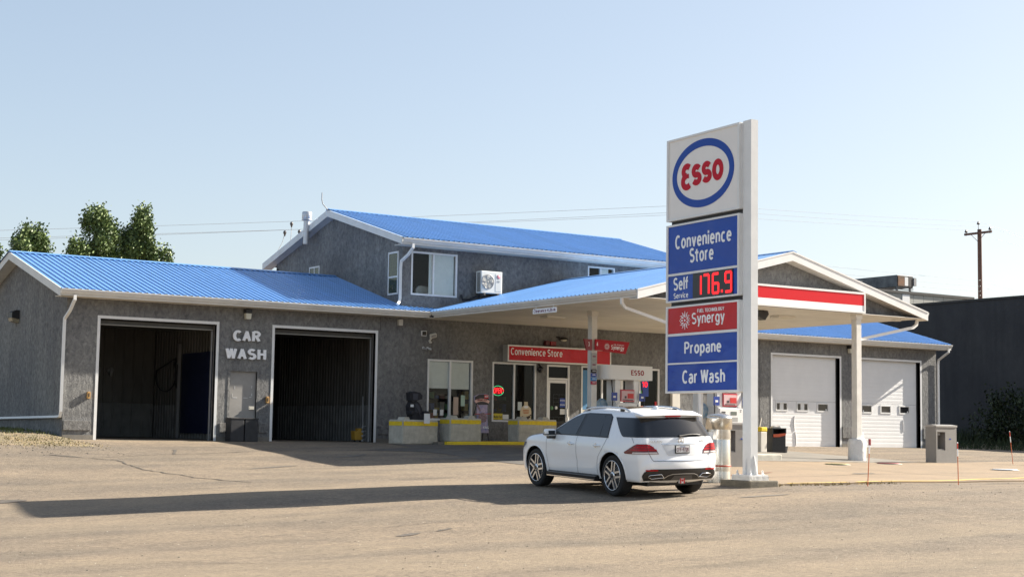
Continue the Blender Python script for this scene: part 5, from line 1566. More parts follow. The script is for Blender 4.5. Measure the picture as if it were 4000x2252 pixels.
# ---- pumps
M_PUMP = mat('pump_grey_white', (.78, .775, .75), .42, var=.05, scale=4)
M_PUMP2 = mat('pump_grey', (.36, .355, .34), .5)
M_SCREEN = mat('pump_screen', (.16, .18, .16), .15)
def make_pump(x, y, z, num, topper, label):
    t = thing('fuel_pump', label, 'fuel pump', (x, y, z), 'fuel pumps under the canopy')
    w = .46
    yf = y-.28
    mb = MB(); mb.bbox(x-w, x+w, y-.27, y+.27, z, z+1.30, .03); body = mb.build('body', M_PUMP, t)
    mb = MB(); mb.bbox(x-w+.03, x+w-.03, yf-.03, yf+.03, z+.86, z+1.28, .015); hd = mb.build('control_head', M_PUMP, t)
    mb = MB(); mb.box(x-.02, x+.20, yf-.036, yf-.028, z+1.09, z+1.19); mb.build('display', M_SCREEN, hd)
    mb = MB(); mb.box(x-.18, x+.24, yf-.036, yf-.026, z+.88, z+1.03); mb.build('tray', M_PUMP2, hd)
    mb = MB()
    for i in range(3):
        for j in range(4):
            mb.box(x-.36+.05*i, x-.325+.05*i, yf-.04, yf-.028, z+1.0+.05*j, z+1.035+.05*j)
    mb.build('keypad', M_BLACK, hd)
    mb = MB(); mb.box(x-.40, x-.27, yf-.037, yf-.029, z+.88, z+.98); mb.build('card_slot', M_BLACKG, hd)
    text('numeral', num, (x+.33, yf-.03, z+1.18), (1, 0, 0), (0, 0, 1), .045, .08, .004, M_BLACK, hd, bold=.01)
    mb = MB(); mb.box(x-.40, x+.40, yf-.005, yf+.0, z+.12, z+.80); mb.build('lower_panel', mat('pump_panel', (.50, .50, .49), .4), t)
    for s in (-1, 1):
        mb = MB(); mb.bbox(x+s*.36-.10, x+s*.36+.10, y-.22, y+.22, z+1.30, z+2.02, .015); mb.build('upright', M_PUMP, t)
    mb = MB(); mb.box(x-.26, x+.26, yf+.02, yf+.06, z+1.33, z+1.70); pb = mb.build('promo_panel', mat('promo_red', (.50, .03, .05), .35), t)
    mb = MB(); mb.box(x-.24, x+.24, yf+.014, yf+.02, z+1.36, z+1.66); pp = mb.build('promo_print', mat('promo_pink', (.62, .42, .42), .5), pb)
    mb = MB(); mb.box(x-.01, x+.22, yf+.008, yf+.014, z+1.43, z+1.58); mb.build('promo_red_field', M_REDP, pb)
    mb = MB(); mb.box(x-.20, x+.20, yf+.008, yf+.014, z+1.375, z+1.40); mb.box(x-.12, x-.05, yf+.008, yf+.0135, z+1.43, z+1.50); mb.build('promo_text', M_BLACK, pb)
    if topper:
        z0, z1 = z+2.0, z+2.44
        mb = MB()
        P = [(x+.92, y-.32), (x+.92, y+.32), (x-.70, y+.32)] + [(x-.70-.22*math.sin(R_(a)), y+.32*math.cos(R_(a))) for a in range(15, 180, 15)] + [(x-.70, y-.32)]
        mb.prism(P, (0, 0, z0), (1, 0, 0), (0, 1, 0), (0, 0, z1-z0)); tp = mb.build('topper', mat('topper_grey_white', (.76, .75, .72), .4), t)
        text('lettering', 'ESSO', (x+.08, y-.321, z0+.15), (1, 0, 0), (0, 0, 1), .50, .15, .006, mat('letter_dark_red', (.30, .01, .02), .4), tp, bold=.035)
    for s in (-1, 1):
        xs = x+s*(w+.06)
        mb = MB(); mb.bbox(xs-.05, xs+.05, yf+.05, yf+.30, z+.55, z+1.0, .012); cr = mb.build('nozzle_boot', M_PUMP2, t)
        mb = MB(); mb.tube([(xs, yf+.05, z+.62), (xs, yf-.02, z+.80), (xs, yf+.05, z+.95)], [.03, .045, .03], 8); mb.build('nozzle', M_REDP, t)
        mb = MB()
        pts = [(xs+s*.05, yf+.1, z+1.98), (xs+s*.07, yf+.0, z+1.5), (xs+s*.12, yf-.04, z+.9), (xs+s*.15, yf-.04, z+.45), (xs+s*.10, yf-.03, z+.28), (xs+s*.04, yf-.02, z+.4), (xs, yf+.0, z+.62)]
        mb.tube(pts, .02, 7); mb.build('hose', M_BLACK, t)
        mb = MB(); mb.box(xs+s*.02-.11, xs+s*.02+.11, yf-.02, yf-.005, z+1.35, z+1.60)
        tg = mb.build('hose_tag', M_BLUEP, t)
        mb = MB(); mb.box(xs+s*.02-.05, xs+s*.02+.05, yf-.024, yf-.019, z+1.44, z+1.50); mb.build('print', M_PAPER, tg)
    mb = MB(); mb.lathe([(0, 0), (.22, 0), (.22, .02), (0, .02)], (x-.72, y+.1, z+1.2), 20, axis='y')
    mb.build('round_ad', mat('round_ad', (.55, .62, .66), .5, color2=(.10, .30, .5), scale=9), t)
    mb = MB(); mb.box(x-.74, x-.70, y+.08, y+.12, z, z+1.0); mb.build('ad_post', M_PUMP2, t)
    return t
make_pump(15.36, -6.65, IZ2, '4', True, 'fuel pump 4 under a pale topper lettered ESSO')
make_pump(15.42, -11.3, IZ1, '2', True, 'fuel pump 2 seen between the bollard and the price sign')
t = thing('no_smoking_notice', 'white and yellow warning strip with no smoking ring on the rear right column', 'sign', (20.5, -6.8, 1.6))
mb = MB(); mb.box(20.42, 20.56, -6.815, -6.802, 1.10, 1.95); mb.build('strip', M_PAPER, t)
mb = MB(); mb.lathe([(.035, 0), (.05, 0), (.05, -.004), (.035, -.004)], (20.49, -6.816, 1.85), 16, axis='y'); mb.build('ring', M_REDP, t)
mb = MB(); mb.box(20.42, 20.56, -6.821, -6.816, 1.10, 1.22); mb.build('yellow_field', M_YEL, t)
mb = MB()
for k in range(5): mb.box(20.46, 20.52, -6.819, -6.816, 1.30+.07*k, 1.34+.07*k)
mb.build('print', M_BLACK, t)

# ---- trash can and washer station by the island end
tx, ty = 20.75, -7.75
tz = gh(tx, ty)
t = thing('trash_can', 'black square trash can with an orange flap by the island', 'trash can', (tx, ty, tz), 'bins', R_(-14))
t.scale = (.80, .80, .88)
mb = MB(); mb.prism([(-.30, -.27), (.30, -.27), (.30, .27), (-.30, .27)], (0, 0, 0), (1, 0, 0), (0, 1, 0), (0, 0, .70)); mb.build('body', mat('bin_black', (.022, .022, .024), .5, var=.2, scale=8), t)
mb = MB()
for a, b in ((-.32, -.27), (.27, .32)): mb.box(a, b, -.29, .29, .70, .86)
mb.box(-.27, .27, .24, .29, .70, .86); mb.box(-.32, .32, -.29, .29, .86, .90); mb.build('hood', MATS['bin_black'], t)
mb = MB(); mb.prism([(-.27, .67), (.27, .72), (.27, .64), (.0, .58), (-.27, .57)], (0, -.30, 0), (1, 0, 0), (0, 0, 1), (0, -.03, 0)); mb.build('flap', mat('flap_orange', (.55, .10, .04), .5), t)
mb = MB(); mb.prism([(-.2, 0), (-.1, .08), (.02, .05), (.15, .09), (.22, 0)], (0, -.05, .895), (1, 0, 0), (0, 0, 1), (0, .2, 0)); mb.build('paper_bag', M_SOFF, t)
t = thing('washer_bucket', 'yellow topped windshield washer bucket stand beside the trash can', 'bucket', (20.05, -7.8, gh(20.05, -7.8)))
mb = MB(); mb.bbox(19.94, 20.20, -7.93, -7.67, gh(20, -7.8), gh(20, -7.8)+.655, .02); mb.build('stand', M_SOFF, t)
mb = MB(); mb.bbox(19.96, 20.22, -7.93, -7.68, gh(20, -7.8)+.66, gh(20, -7.8)+.80, .03); mb.build('bucket', M_YEL, t)
mb = MB(); mb.tube([(20.0, -7.8, .7), (20.1, -7.78, .98)], .02, 6); mb.build('squeegee', M_SOFF, t)
t = thing('dust_pan', 'long handled black dust pan with red handle leaning on the trash can', 'dust pan', (21.15, -7.6, gh(21.1, -7.6)))
mb = MB(); mb.tube([(21.12, -7.7, .05), (21.26, -7.68, .55)], .016, 6); mb.build('handle', mat('handle_red', (.30, .05, .05), .5), t)
mb = MB(); mb.prism([(-.05, 0), (.08, 0), (.12, .22), (-.05, .2)], (21.12, -7.8, gh(21.1, -7.7)), (1, 0, 0), (0, 0, 1), (0, .18, 0)); mb.build('pan', M_BLACK, t)

# ---- grey service cabinets
def cabinet(x, y, rot, label):
    z = gh(x, y)
    t = thing('air_cabinet', label, 'service cabinet', (x, y, z), 'grey service cabinets on the apron', rot)
    m = mat('cabinet_grey', (.235, .225, .21), .55, var=.1, scale=3)
    W, D, H = .90, .42, 1.10
    mb = MB()
    # shell with a recess in the front (-y)
    rx0, rx1, rz0, rz1, rd = -W/2+.05, -W/2+.40, .40, .95, .26
    wall_holes(mb, -W/2, W/2, 0, H, [(rx0, rx1, rz0, rz1)], -D/2, rd)
    mb.box(-W/2, -W/2+.02, -D/2+.001, D/2, 0, H); mb.box(W/2-.02, W/2, -D/2+.001, D/2, 0, H); mb.box(-W/2+.02, W/2-.02, D/2-.02, D/2, 0, H)
    mb.box(rx0-.02, rx1+.02, -D/2+rd, -D/2+rd+.01, rz0-.02, rz1+.02)
    mb.build('shell', m, t)
    mb = MB(); mb.prism([(-D/2-.02, 0), (D/2+.02, 0), (D/2+.02, .05), (0, .075), (-D/2-.02, .05)], (-W/2-.015, 0, H), (0, 1, 0), (0, 0, 1), (W+.03, 0, 0)); mb.build('lid', mat('cabinet_lid', (.34, .33, .31), .5), t)
    mb = MB(); mb.box(rx0+.12, rx0+.26, -D/2+.12, -D/2+.24, rz1-.10, rz1-.02); mb.build('hose_head', M_GREYM, t)
    mb = MB(); mb.prism([(0, 0), (.22, 0), (.0, .03)], (rx0+.03, -D/2+.02, rz0+.002), (0, 1, 0), (0, 0, 1), (.29, 0, 0)); mb.build('shelf', m, t)
    mb = MB(); mb.box(.12, .20, -D/2-.004, -D/2-.0005, .72, .76); mb.build('label', M_BLUEP, t)
    mb = MB(); mb.bbox(W/2, W/2+.04, -.08, .06, .86, .96, .008); mb.build('latch', mat('cabinet_lid', (.34, .33, .31)), t)
cabinet(23.0, -12.60, R_(-.5), 'grey air and water cabinet with a recess at the right edge of the apron')
cabinet(13.05, -14.3, R_(-4), 'grey air and water cabinet half hidden behind the price sign post')

# ---- concrete blocks with yellow band, kerbside
def block(x0, y0, x1, y1, zb, label, chips=0):
    a = math.atan2(y1-y0, x1-x0); L = math.hypot(x1-x0, y1-y0)
    t = thing('concrete_block', label, 'concrete block', (x0, y0, zb), 'concrete blocks along the store front', a)
    D, H = .62, .765
    def hull(z0, z1, ins):
        bm = bmesh.new(); bmesh.ops.create_cube(bm, size=1)
        for v in bm.verts:
            v.co = Vector(((v.co.x+.5)*(L-2*ins)+ins, (v.co.y+.5)*(D-2*ins)+ins, z0+(v.co.z+.5)*(z1-z0)))
        return bm
    bm = hull(0, H, 0)
    bmesh.ops.bevel(bm, geom=list(bm.edges), offset=.045, segments=2, affect='EDGES', profile=.5)
    bmesh.ops.subdivide_edges(bm, edges=bm.edges[:], cuts=2, use_grid_fill=True)
    for v in bm.verts:
        v.co += Vector((rng.uniform(-.006, .006), rng.uniform(-.006, .006), rng.uniform(-.006, .006)))
    me = bpy.data.meshes.new('block_body'); bm.to_mesh(me); bm.free(); me.materials.append(M_CONCG)
    o = bpy.data.objects.new('block_body', me); COL.objects.link(o); o.parent = t
    mb = MB()
    for xx in (L*.22, L*.78):
        mb.prism([(-.15, 0), (-.09, .09), (.09, .09), (.15, 0)], (xx, D*.28, H-.005), (1, 0, 0), (0, 0, 1), (0, D*.44, 0))
    mb.build('lug', M_CONCG, t)
    mb = MB(); e = .0075
    zb0, zb1 = H*.76, H*.955
    n = 12
    vs = []
    for i in range(n+1):
        x = .03+(L-.06)*i/n
        vs += [(x, -e, zb0+rng.uniform(-.006, .006)), (x, -e, zb1-.02+rng.uniform(-.006, .006))]
    mb.add(vs, [(2*i, 2*i+2, 2*i+3, 2*i+1) for i in range(n)])
    vs = []
    for i in range(5):
        y = .03+(D-.06)*i/4
        vs += [(-e, y, zb0), (-e, y, zb1-.02)]
    mb.add(vs, [(2*i+1, 2*i+3, 2*i+2, 2*i) for i in range(4)])
    mb.build('yellow_band', M_YEL, t)
    return t
block(9.86, -2.62, 11.44, -2.12, gh(10.2, -2.5)-.005, 'concrete block with yellow band holding the child car seat')
block(11.74, -2.36, 12.97, -2.30, gh(12, -2.3)+.085, 'middle concrete block with yellow band before the left store window')
block(14.64, -1.95, 16.24, -1.90, gh(15, -2)+.085, 'concrete block with yellow band before the OPEN window')
# ---- child car seat on the first block
sx, sy, sz = 10.64, -2.10, gh(10.2, -2.5)+.765
t = thing('child_car_seat', 'black child car seat with a white paper set on the left concrete block', 'car seat', (sx, sy, sz))
mS = mat('seat_fabric', (.022, .022, .028), .8, var=.3, scale=12)
mS2 = mat('seat_fabric_grey', (.055, .055, .07), .8)
yf = sy-.16
mb = MB(); mb.prism([(-.26, .0), (.26, 0), (.30, .22), (.12, .20), (-.22, .26)], (sx, yf, sz), (1, 0, 0), (0, 0, 1), (0, .36, 0)); mb.build('base', mS, t)
mb = MB(); mb.prism([(-.24, .18), (.22, .16), (.20, .35), (.12, .50), (-.02, .62), (-.20, .60), (-.28, .42)], (sx-.02, yf+.12, sz), (1, 0, 0), (0, 0, 1), (0, .22, 0)); mb.build('backrest', mS, t)
mb = MB(); mb.prism([(-.05, .20), (.15, .19), (.12, .38), (.02, .52), (-.10, .50)], (sx-.02, yf+.11, sz), (1, 0, 0), (0, 0, 1), (0, .02, 0)); mb.build('back_pad', mS2, t)
mb = MB(); mb.prism([(-.24, .60), (-.06, .58), (.12, .64), (.20, .66), (.20, .78), (.10, .86), (-.10, .90), (-.26, .86)], (sx-.04, yf+.08, sz), (1, 0, 0), (0, 0, 1), (0, .26, 0)); mb.build('headrest', mS, t)
mb = MB(); mb.prism([(-.14, .64), (.02, .62), (.04, .82), (-.14, .82)], (sx-.04, yf+.07, sz), (1, 0, 0), (0, 0, 1), (0, .015, 0)); mb.build('head_pad', mS2, t)
for xx in (-.28, .26):
    mb = MB(); mb.bbox(sx+xx-.06, sx+xx+.06, yf-.1, yf+.25, sz+.16, sz+.28, .03); mb.build('armrest', mS, t)
mb = MB(); mb.tube([(sx-.2, yf+.09, sz+.58), (sx-.05, yf-.0, sz+.3), (sx+.0, yf-.1, sz+.12)], .02, 6); mb.build('strap', M_BLACK, t)
mb = MB(); mb.box(sx-.31, sx-.20, yf+.0, yf+.01, sz+.40, sz+.48); mb.build('label', M_PAPER, t)
mb = MB(); mb.box(sx+.04, sx+.25, sy-.42, sy-.412, sz-.11, sz+.20); o = mb.build('paper_notice', M_PAPER)
tag(o, 'white sheet of paper hanging over the edge of the car seat block', 'paper')
# ---- ice cream A-board
t = thing('ice_cream_board', 'tall ice cream A-board lettered DRUMSTICK between the store windows', 'advert board', (13.7, -1.2, .08))
M_AD = mat('ad_print', (.10, .16, .40), .4, color2=(.62, .45, .50), scale=6, detail=6)
yb_ = -1.25
def lean(a, z): return (a, yb_+.12*(z/1.6), z)
mb = MB()
P = [(-.20, .30), (.24, .30), (.20, .80), (.22, 1.30), (.30, 1.42), (.28, 1.56), (.12, 1.60), (-.12, 1.58), (-.30, 1.50), (-.28, 1.34), (-.20, 1.2), (-.20, .8)]
mb.prism(P, (13.70, yb_, .06), (1, 0, 0), (0, .08, 1), (0, .03, 0)); mb.build('board', M_AD, t)
mb = MB(); mb.prism([(-.24, 1.22), (.25, 1.24), (.28, 1.42), (.26, 1.55), (.1, 1.585), (-.12, 1.565), (-.28, 1.48), (-.26, 1.32)], (13.70, yb_-.004, .06), (1, 0, 0), (0, .08, 1), (0, .003, 0)); mb.build('black_header', mat('ad_black', (.015, .012, .015), .4), t)
mb = MB(); mb.prism([(.10, 1.44), (.26, 1.45), (.25, 1.56), (.10, 1.57)], (13.70, yb_-.007, .06), (1, 0, 0), (0, .08, 1), (0, .003, 0)); nb_ = mb.build('new_tab', M_REDP, t)
text('lettering', 'NEW', (13.82, yb_+.112, 1.545), (1, 0, 0), (0, .08, 1), .11, .05, .004, M_LETW, nb_, bold=.01)
mb = MB(); stroke(mb, arc(0, 0, .30, .12, 155, 25, 12), .10, (13.70, yb_+.085, 1.33), (1, 0, 0), (0, .08, 1), .003); mb.build('banner', mat('ad_cream_red', (.80, .50, .42), .5), t)
text('lettering', 'DRUMSTICK', (13.50, yb_+.078, 1.42), (1, 0, 0), (0, .08, 1), .40, .065, .004, mat('ad_dark_red', (.20, .01, .02), .5), t, bold=.01)
mb = MB(); mb.lathe([(0, 0), (.17, 0)], (13.70, yb_+.045, .86), 16, axis='y'); mb.build('scoop_print', mat('ad_scoop', (.38, .26, .28), .5, color2=(.10, .05, .07), scale=14), t)
mb = MB(); mb.prism([(-.18, 1.28), (-.05, 1.05), (-.09, 1.0), (-.22, 1.2)], (13.70, yb_-.006, .06), (1, 0, 0), (0, .08, 1), (0, .003, 0)); mb.build('swirl_print', MATS['ad_scoop'], t)
text('lettering', 'KING', (13.72, yb_+.03, .50), (1, 0, 0), (0, .08, 1), .22, .08, .004, M_LETW, t, bold=.02)
mb = MB(); mb.tube([(13.40, yb_+.06, .98), (14.05, yb_+.06, 1.0)], .012, 6); mb.build('cross_bar', M_REDP, t)
for xx in (-.22, .24):
    mb = MB(); mb.tube([(13.70+xx, yb_+.0, .08), (13.70+xx*.9, yb_+.08, .40)], .014, 6); mb.build('leg', M_BLACK, t)
    mb = MB(); mb.tube([(13.70+xx*1.3, yb_+.55, .08), (13.70+xx*.8, yb_+.16, 1.3)], .014, 6); mb.build('leg', M_BLACK, t)
# ---- black bin behind the hood of the car, half seen
t = thing('waste_bin', 'black bin beside the shop door just above the car hood', 'bin', (16.5, -1.5, .1), 'bins')
mb = MB(); mb.bbox(16.22, 16.80, -1.75, -1.25, .09, .70, .03); mb.build('body', M_BLACK, t)
mb = MB(); mb.bbox(16.20, 16.82, -1.77, -1.23, .70, .78, .03); mb.build('lid', M_BLACK, t)

# ---- stakes and lids on the apron
def stake(x, y, lx, h, top, label):
    z = gh(x, y)+.02
    t = thing('marker_stake', label, 'marker stake', (x, y, z), 'orange marker stakes along the apron')
    at = lambda q: (x+lx*q, y, z+h*q)
    mb = MB(); mb.tube([at(-.03), at(.68)], .010, 7); mb.build('rod', mat('stake_orange', (.52, .12, .035), .6), t)
    mb = MB(); mb.tube([at(.681), at(.86)], .012, 7); mb.build('white_band', M_LETW, t)
    if top == 'paddle':
        mb = MB(); mb.bbox(at(.93)[0]-.028, at(.93)[0]+.028, y-.016, y+.016, at(.86)[2], at(1.0)[2], .008); mb.build('paddle', mat('paddle_red', (.22, .01, .015), .5), t)
    else:
        mb = MB(); mb.tube([at(.861), at(1.0)], .013, 7); mb.build('red_band', mat('stake_red', (.52, .05, .03), .5), t)
        mb = MB(); mb.lathe([(.013, 0), (.010, .02), (0, .025)], at(1.0), 7); mb.build('tip', M_LETW, t)
stake(10.59, -21.36, .07, .98, 'paddle', 'orange stake with a dark red paddle top at the apron edge')
stake(13.4, -21.4, -.02, .90, 'plain', 'upright orange stake between the paddle stake and the cabinet')
stake(25.2, -13.5, -.14, 1.0, 'plain', 'leaning orange and white stake at the far right of the apron')
for x, y, m, lab, hz in ((17.6, -13.55, mat('lid_yellow', (.42, .36, .10), .7, color2=(.05, .05, .03), scale=9), 'worn yellow tank lid on the apron', .035), (19.95, -13.3, mat('lid_red', (.40, .06, .07), .7, color2=(.06, .02, .02), scale=9), 'worn red tank lid on the apron', .035), (20.65, -16.84, M_WHITE, 'white round tank lid by the yellow edge line', .03)):
    t = thing('tank_lid', lab, 'tank lid', (x, y, gh(x, y)+.03), 'tank lids in the apron')
    z = gh(x, y)+.028
    r = .33
    mb = MB(); mb.lathe([(r, 0), (r, hz*.7), (r*.93, hz), (0, hz)], (x, y, z), 22); mb.build('lid', m, t)
    mb = MB(); mb.lathe([(r+.05, 0), (r+.05, .012), (r+.005, .012)], (x, y, z), 22); mb.build('rim', M_CONCG, t)
mb = MB(); ribbon(mb, [(9.6, -18.0), (12.0, -16.9)], .08, .04, .3); mb.build('rust_mark', mat('rust_mark', (.20, .06, .03), .9), apron)

# ================================================================ price sign
SB = (7.83, -20.72)
szg = gh(*SB)
SA = -math.atan2(.067, .998)
sign = thing('price_sign', 'tall white post price sign with Esso oval and blue and red service panels', 'sign', (SB[0], SB[1], szg), None, SA)
Z0 = szg
L_ = 2.62
# local axes: +y runs along the panels away from the post; the panel faces look to -x and +x
zl = lambda z: z-Z0
mb = MB(); mb.box(-.09, .09, -.14, .13, zl(-.38), zl(7.01)); mb.build('post', M_WHITE, sign)
mb = MB()
mb.box(-.24, .24, -.29, .29, zl(-.41), zl(-.38)); mb.build('base_plate', M_WHITE, sign)
mb = MB(); mb.box(-.25, .25, -.30, .30, zl(-.50), zl(-.411)); mb.v = [(a+rng.uniform(-.01, .01), b+rng.uniform(-.01, .01), c) for a, b, c in mb.v]
mb.build('grout_pad', mat('grout_white', (.72, .71, .68), .85, bump=.03, bscale=12), sign)
mb = MB(); mb.bbox(-.30, .46, -.36, .62, zl(-.85), zl(-.49), .03); mb.build('footing', mat('footing_concrete', (.20, .175, .13), .9, color2=(.12, .11, .085), scale=5, bump=.01, bscale=30), sign)
for sx_, sy_, ang in ((-1, 0, 0), (1, 0, 0), (0, -1, 0), (0, 1, 0)):
    mb = MB()
    if sx_: mb.prism([(.09*sx_, 0), (.17*sx_, 0), (.09*sx_, .35)], (0, -.01, zl(-.38)), (1, 0, 0), (0, 0, 1), (0, .02, 0))
    else: mb.prism([((.13 if sy_ > 0 else -.14), 0), (.24*sy_, 0), ((.13 if sy_ > 0 else -.14), .40)], (-.01, 0, zl(-.38)), (0, 1, 0), (0, 0, 1), (.02, 0, 0))
    mb.build('gusset', M_WHITE, sign)
for a in (-.16, .16):
    for b in (-.21, .21):
        mb = MB(); mb.tube([(a, b, zl(-.38)), (a, b, zl(-.29))], .018, 7); mb.lathe([(.03, 0), (.03, .03), (0, .03)], (a, b, zl(-.38)), 6); mb.build('anchor_bolt', M_WHITE, sign)
def cab(z0, z1, y0=.165, name='cabinet'):
    mb = MB(); mb.box(-.13, .13, y0, y0+L_, zl(z0), zl(z1))
    mb.box(-.11, .11, .131, y0-.001, zl(z0)+.02, zl(z1)-.02)
    return mb.build(name, M_WHITE, sign)
cab(5.15, 6.99)
cab(3.33, 5.06)
cab(1.32, 3.24)
mb = MB(); mb.box(-.06, .06, .14, L_+.1, zl(5.061), zl(5.149)); mb.build('gap_rail', M_BLACK, sign)
mb = MB(); mb.box(-.06, .06, .14, L_+.1, zl(3.241), zl(3.329)); mb.build('gap_rail', M_BLACK, sign)
FX = -.131
fy0, fy1 = .225, .165+L_-.065
def frame_and_face(z0, z1, m, name):
    """face panel on the -x side with raised frame bars, and the twin on the +x side"""
    mb = MB(); mb.box(FX-.012, FX, fy0, fy1, zl(z0), zl(z1)); mb.box(-FX, -FX+.012, fy0, fy1, zl(z0), zl(z1))
    return mb.build(name, m, sign)
def bars(z0, z1):
    mb = MB()
    for s in (-1, 1):
        x0_, x1_ = (FX-.035, FX) if s < 0 else (-FX, -FX+.035)
        mb.box(x0_, x1_, .165, fy0, zl(z0), zl(z1)); mb.box(x0_, x1_, fy1, .165+L_, zl(z0), zl(z1))
    mb.build('frame_bar', M_WHITE, sign)
def hbar(z0, z1):
    mb = MB()
    for s in (-1, 1):
        x0_, x1_ = (FX-.034, FX) if s < 0 else (-FX, -FX+.034)
        mb.box(x0_, x1_, fy0, fy1, zl(z0), zl(z1))
    mb.build('frame_bar', M_WHITE, sign)
bars(5.15, 6.99); bars(3.33, 5.06); bars(1.32, 3.24)
for a, b in ((6.945, 6.99), (5.15, 5.195), (5.02, 5.06), (3.915, 3.965), (3.33, 3.365), (3.20, 3.24), (2.575, 2.63), (1.95, 1.985), (1.32, 1.365)): hbar(a, b)
M_LOGOF = mat('logo_face', (.80, .76, .72), .3, var=.05, scale=1)
M_ESSOR = mat('logo_red', (.50, .005, .022), .4, spec=.15)
M_ESSOB = mat('logo_blue', (.010, .060, .34), .3, spec=.2)
U, V = (0, -1, 0), (0, 0, 1)      # seen from -x the reading direction runs towards the post
YM = (fy0+fy1)/2
f_logo = frame_and_face(5.195, 6.945, M_LOGOF, 'logo_panel')
xf = FX-.013
mb = MB(); stroke(mb, arc(0, 0, 1.03, .665, 0, 354, 60), .165, (xf, YM, zl(6.09)), U, V, .006, closed=True); mb.build('oval_ring', M_ESSOB, f_logo)
lg = MB()
def S(pts, w, ox, oy, sc=(1, 1)):
    stroke(lg, [(ox+p[0]*sc[0], oy+p[1]*sc[1]) for p in pts], w, (xf, YM, zl(6.09)), U, V, .008)
ww = .135
def S(pts, w, ox, oy, d=.008):
    stroke(lg, [(ox+p[0], oy+p[1]) for p in pts], w, (xf, YM, zl(6.09)), U, V, d)
# E: two round bowls open to the right, joined by a short waist
S(arc(0, .105, .125, .110, 40, 264, 18), ww, -.57, .005, .008)
S(arc(0, -.120, .145, .130, 96, 318, 18), ww, -.57, .005, .0085)
S([(-.03, -.005), (.075, -.005)], ww*.7, -.57, .005, .009)
def s_letter(ox, oy):
    S(arc(0, .085, .110, .092, 28, 268, 14), ww*.96, ox, oy, .008)
    S(arc(0, -.085, .118, .088, 92, -150, 14), ww*.96, ox, oy, .0085)
s_letter(-.215, -.01); s_letter(.15, .0)
stroke(lg, [(.545+p[0], .0+p[1]) for p in arc(0, 0, .130, .170, 0, 351, 30)], ww*.96, (xf, YM, zl(6.09)), U, V, .008, closed=True)
lg.build('lettering', M_ESSOR, f_logo)
f1 = frame_and_face(3.965, 5.02, M_BLUE, 'store_panel')
def ctext(body, zc, h, w, par, m=M_LETW, yc=None, bold=.012, nm='lettering', shear=0):
    yc = YM if yc is None else yc
    return text(nm, body, (xf, yc+w/2, zl(zc)-h/2), U, V, w, h, .006, m, par, bold=bold, shear=shear)
ctext('Convenience', 4.66, .30, 2.02, f1, yc=YM-.02, bold=.022)
ctext('Store', 4.32, .30, .86, f1, yc=YM+.02, bold=.022)
f2 = frame_and_face(3.365, 3.915, M_BLUE, 'self_service_panel')
ctext('Self', 3.73, .27, .56, f2, yc=fy1-.48, bold=.02)
ctext('Service', 3.47, .12, .54, f2, yc=fy1-.48)
mb = MB(); mb.box(xf-.02, xf, fy0+.16, fy0+1.56, zl(3.375), zl(3.905)); led = mb.build('price_display', mat('display_black', (.012, .012, .013), .35), f2)
M_LED = mat('led_price', (.6, .02, .02), .4, emit=(1.0, .010, .016), estr=.40)
def digit(ch, u0, h, w):
    mb = MB()
    seg = {'1': 'bc', '7': 'abc', '6': 'acdefg', '9': 'abcdfg'}[ch]
    Pp = {'a': [(0, h), (w, h)], 'b': [(w, h), (w, h/2)], 'c': [(w, h/2), (w, 0)], 'd': [(0, 0), (w, 0)], 'e': [(0, 0), (0, h/2)], 'f': [(0, h/2), (0, h)], 'g': [(0, h/2), (w, h/2)]}
    for s_ in seg:
        (a0, b0), (a1, b1) = Pp[s_]
        n_ = 7
        for q in range(n_):
            for off in (-.0155, .0155):
                tq = (q+.5)/n_
                aa, bb = a0+(a1-a0)*tq, b0+(b1-b0)*tq
                if abs(a1-a0) > 1e-6: bb += off
                else: aa += off
                r_ = .0135
                mb.prism([(aa-r_, bb-r_), (aa+r_, bb-r_), (aa+r_, bb+r_), (aa-r_, bb+r_)], (xf-.021, fy0+1.42-u0, zl(3.435)), U, V, (-.004, 0, 0))
    mb.build('led_digit', M_LED, led)
digit('1', .10, .41, .06); digit('7', .26, .41, .18); digit('6', .58, .41, .20); digit('9', 1.02, .41, .20)
mb = MB(); mb.prism([(-.03, -.03), (.03, -.03), (.03, .03), (-.03, .03)], (xf-.021, fy0+1.42-.90, zl(3.46)), U, V, (-.004, 0, 0)); mb.build('led_point', M_LED, led)
f3 = frame_and_face(2.63, 3.20, M_RED, 'synergy_panel')
ctext('Synergy', 2.90, .30, 1.16, f3, yc=YM-.22, bold=.008)
ctext('FUEL TECHNOLOGY', 3.09, .075, .94, f3, yc=YM-.31, bold=.008, nm='small_lettering')
mb = MB(); burst(mb, (xf, YM+.62, zl(2.91)), U, V, .19, .005); mb.build('emblem', M_LETW, f3)
f4 = frame_and_face(1.985, 2.575, M_BLUE, 'propane_panel')
ctext('Propane', 2.27, .32, 1.32, f4, yc=YM-.03, bold=.02)
f5 = frame_and_face(1.365, 1.95, M_BLUE, 'car_wash_panel')
ctext('Car Wash', 1.67, .28, 1.52, f5, yc=YM-.06, bold=.02)

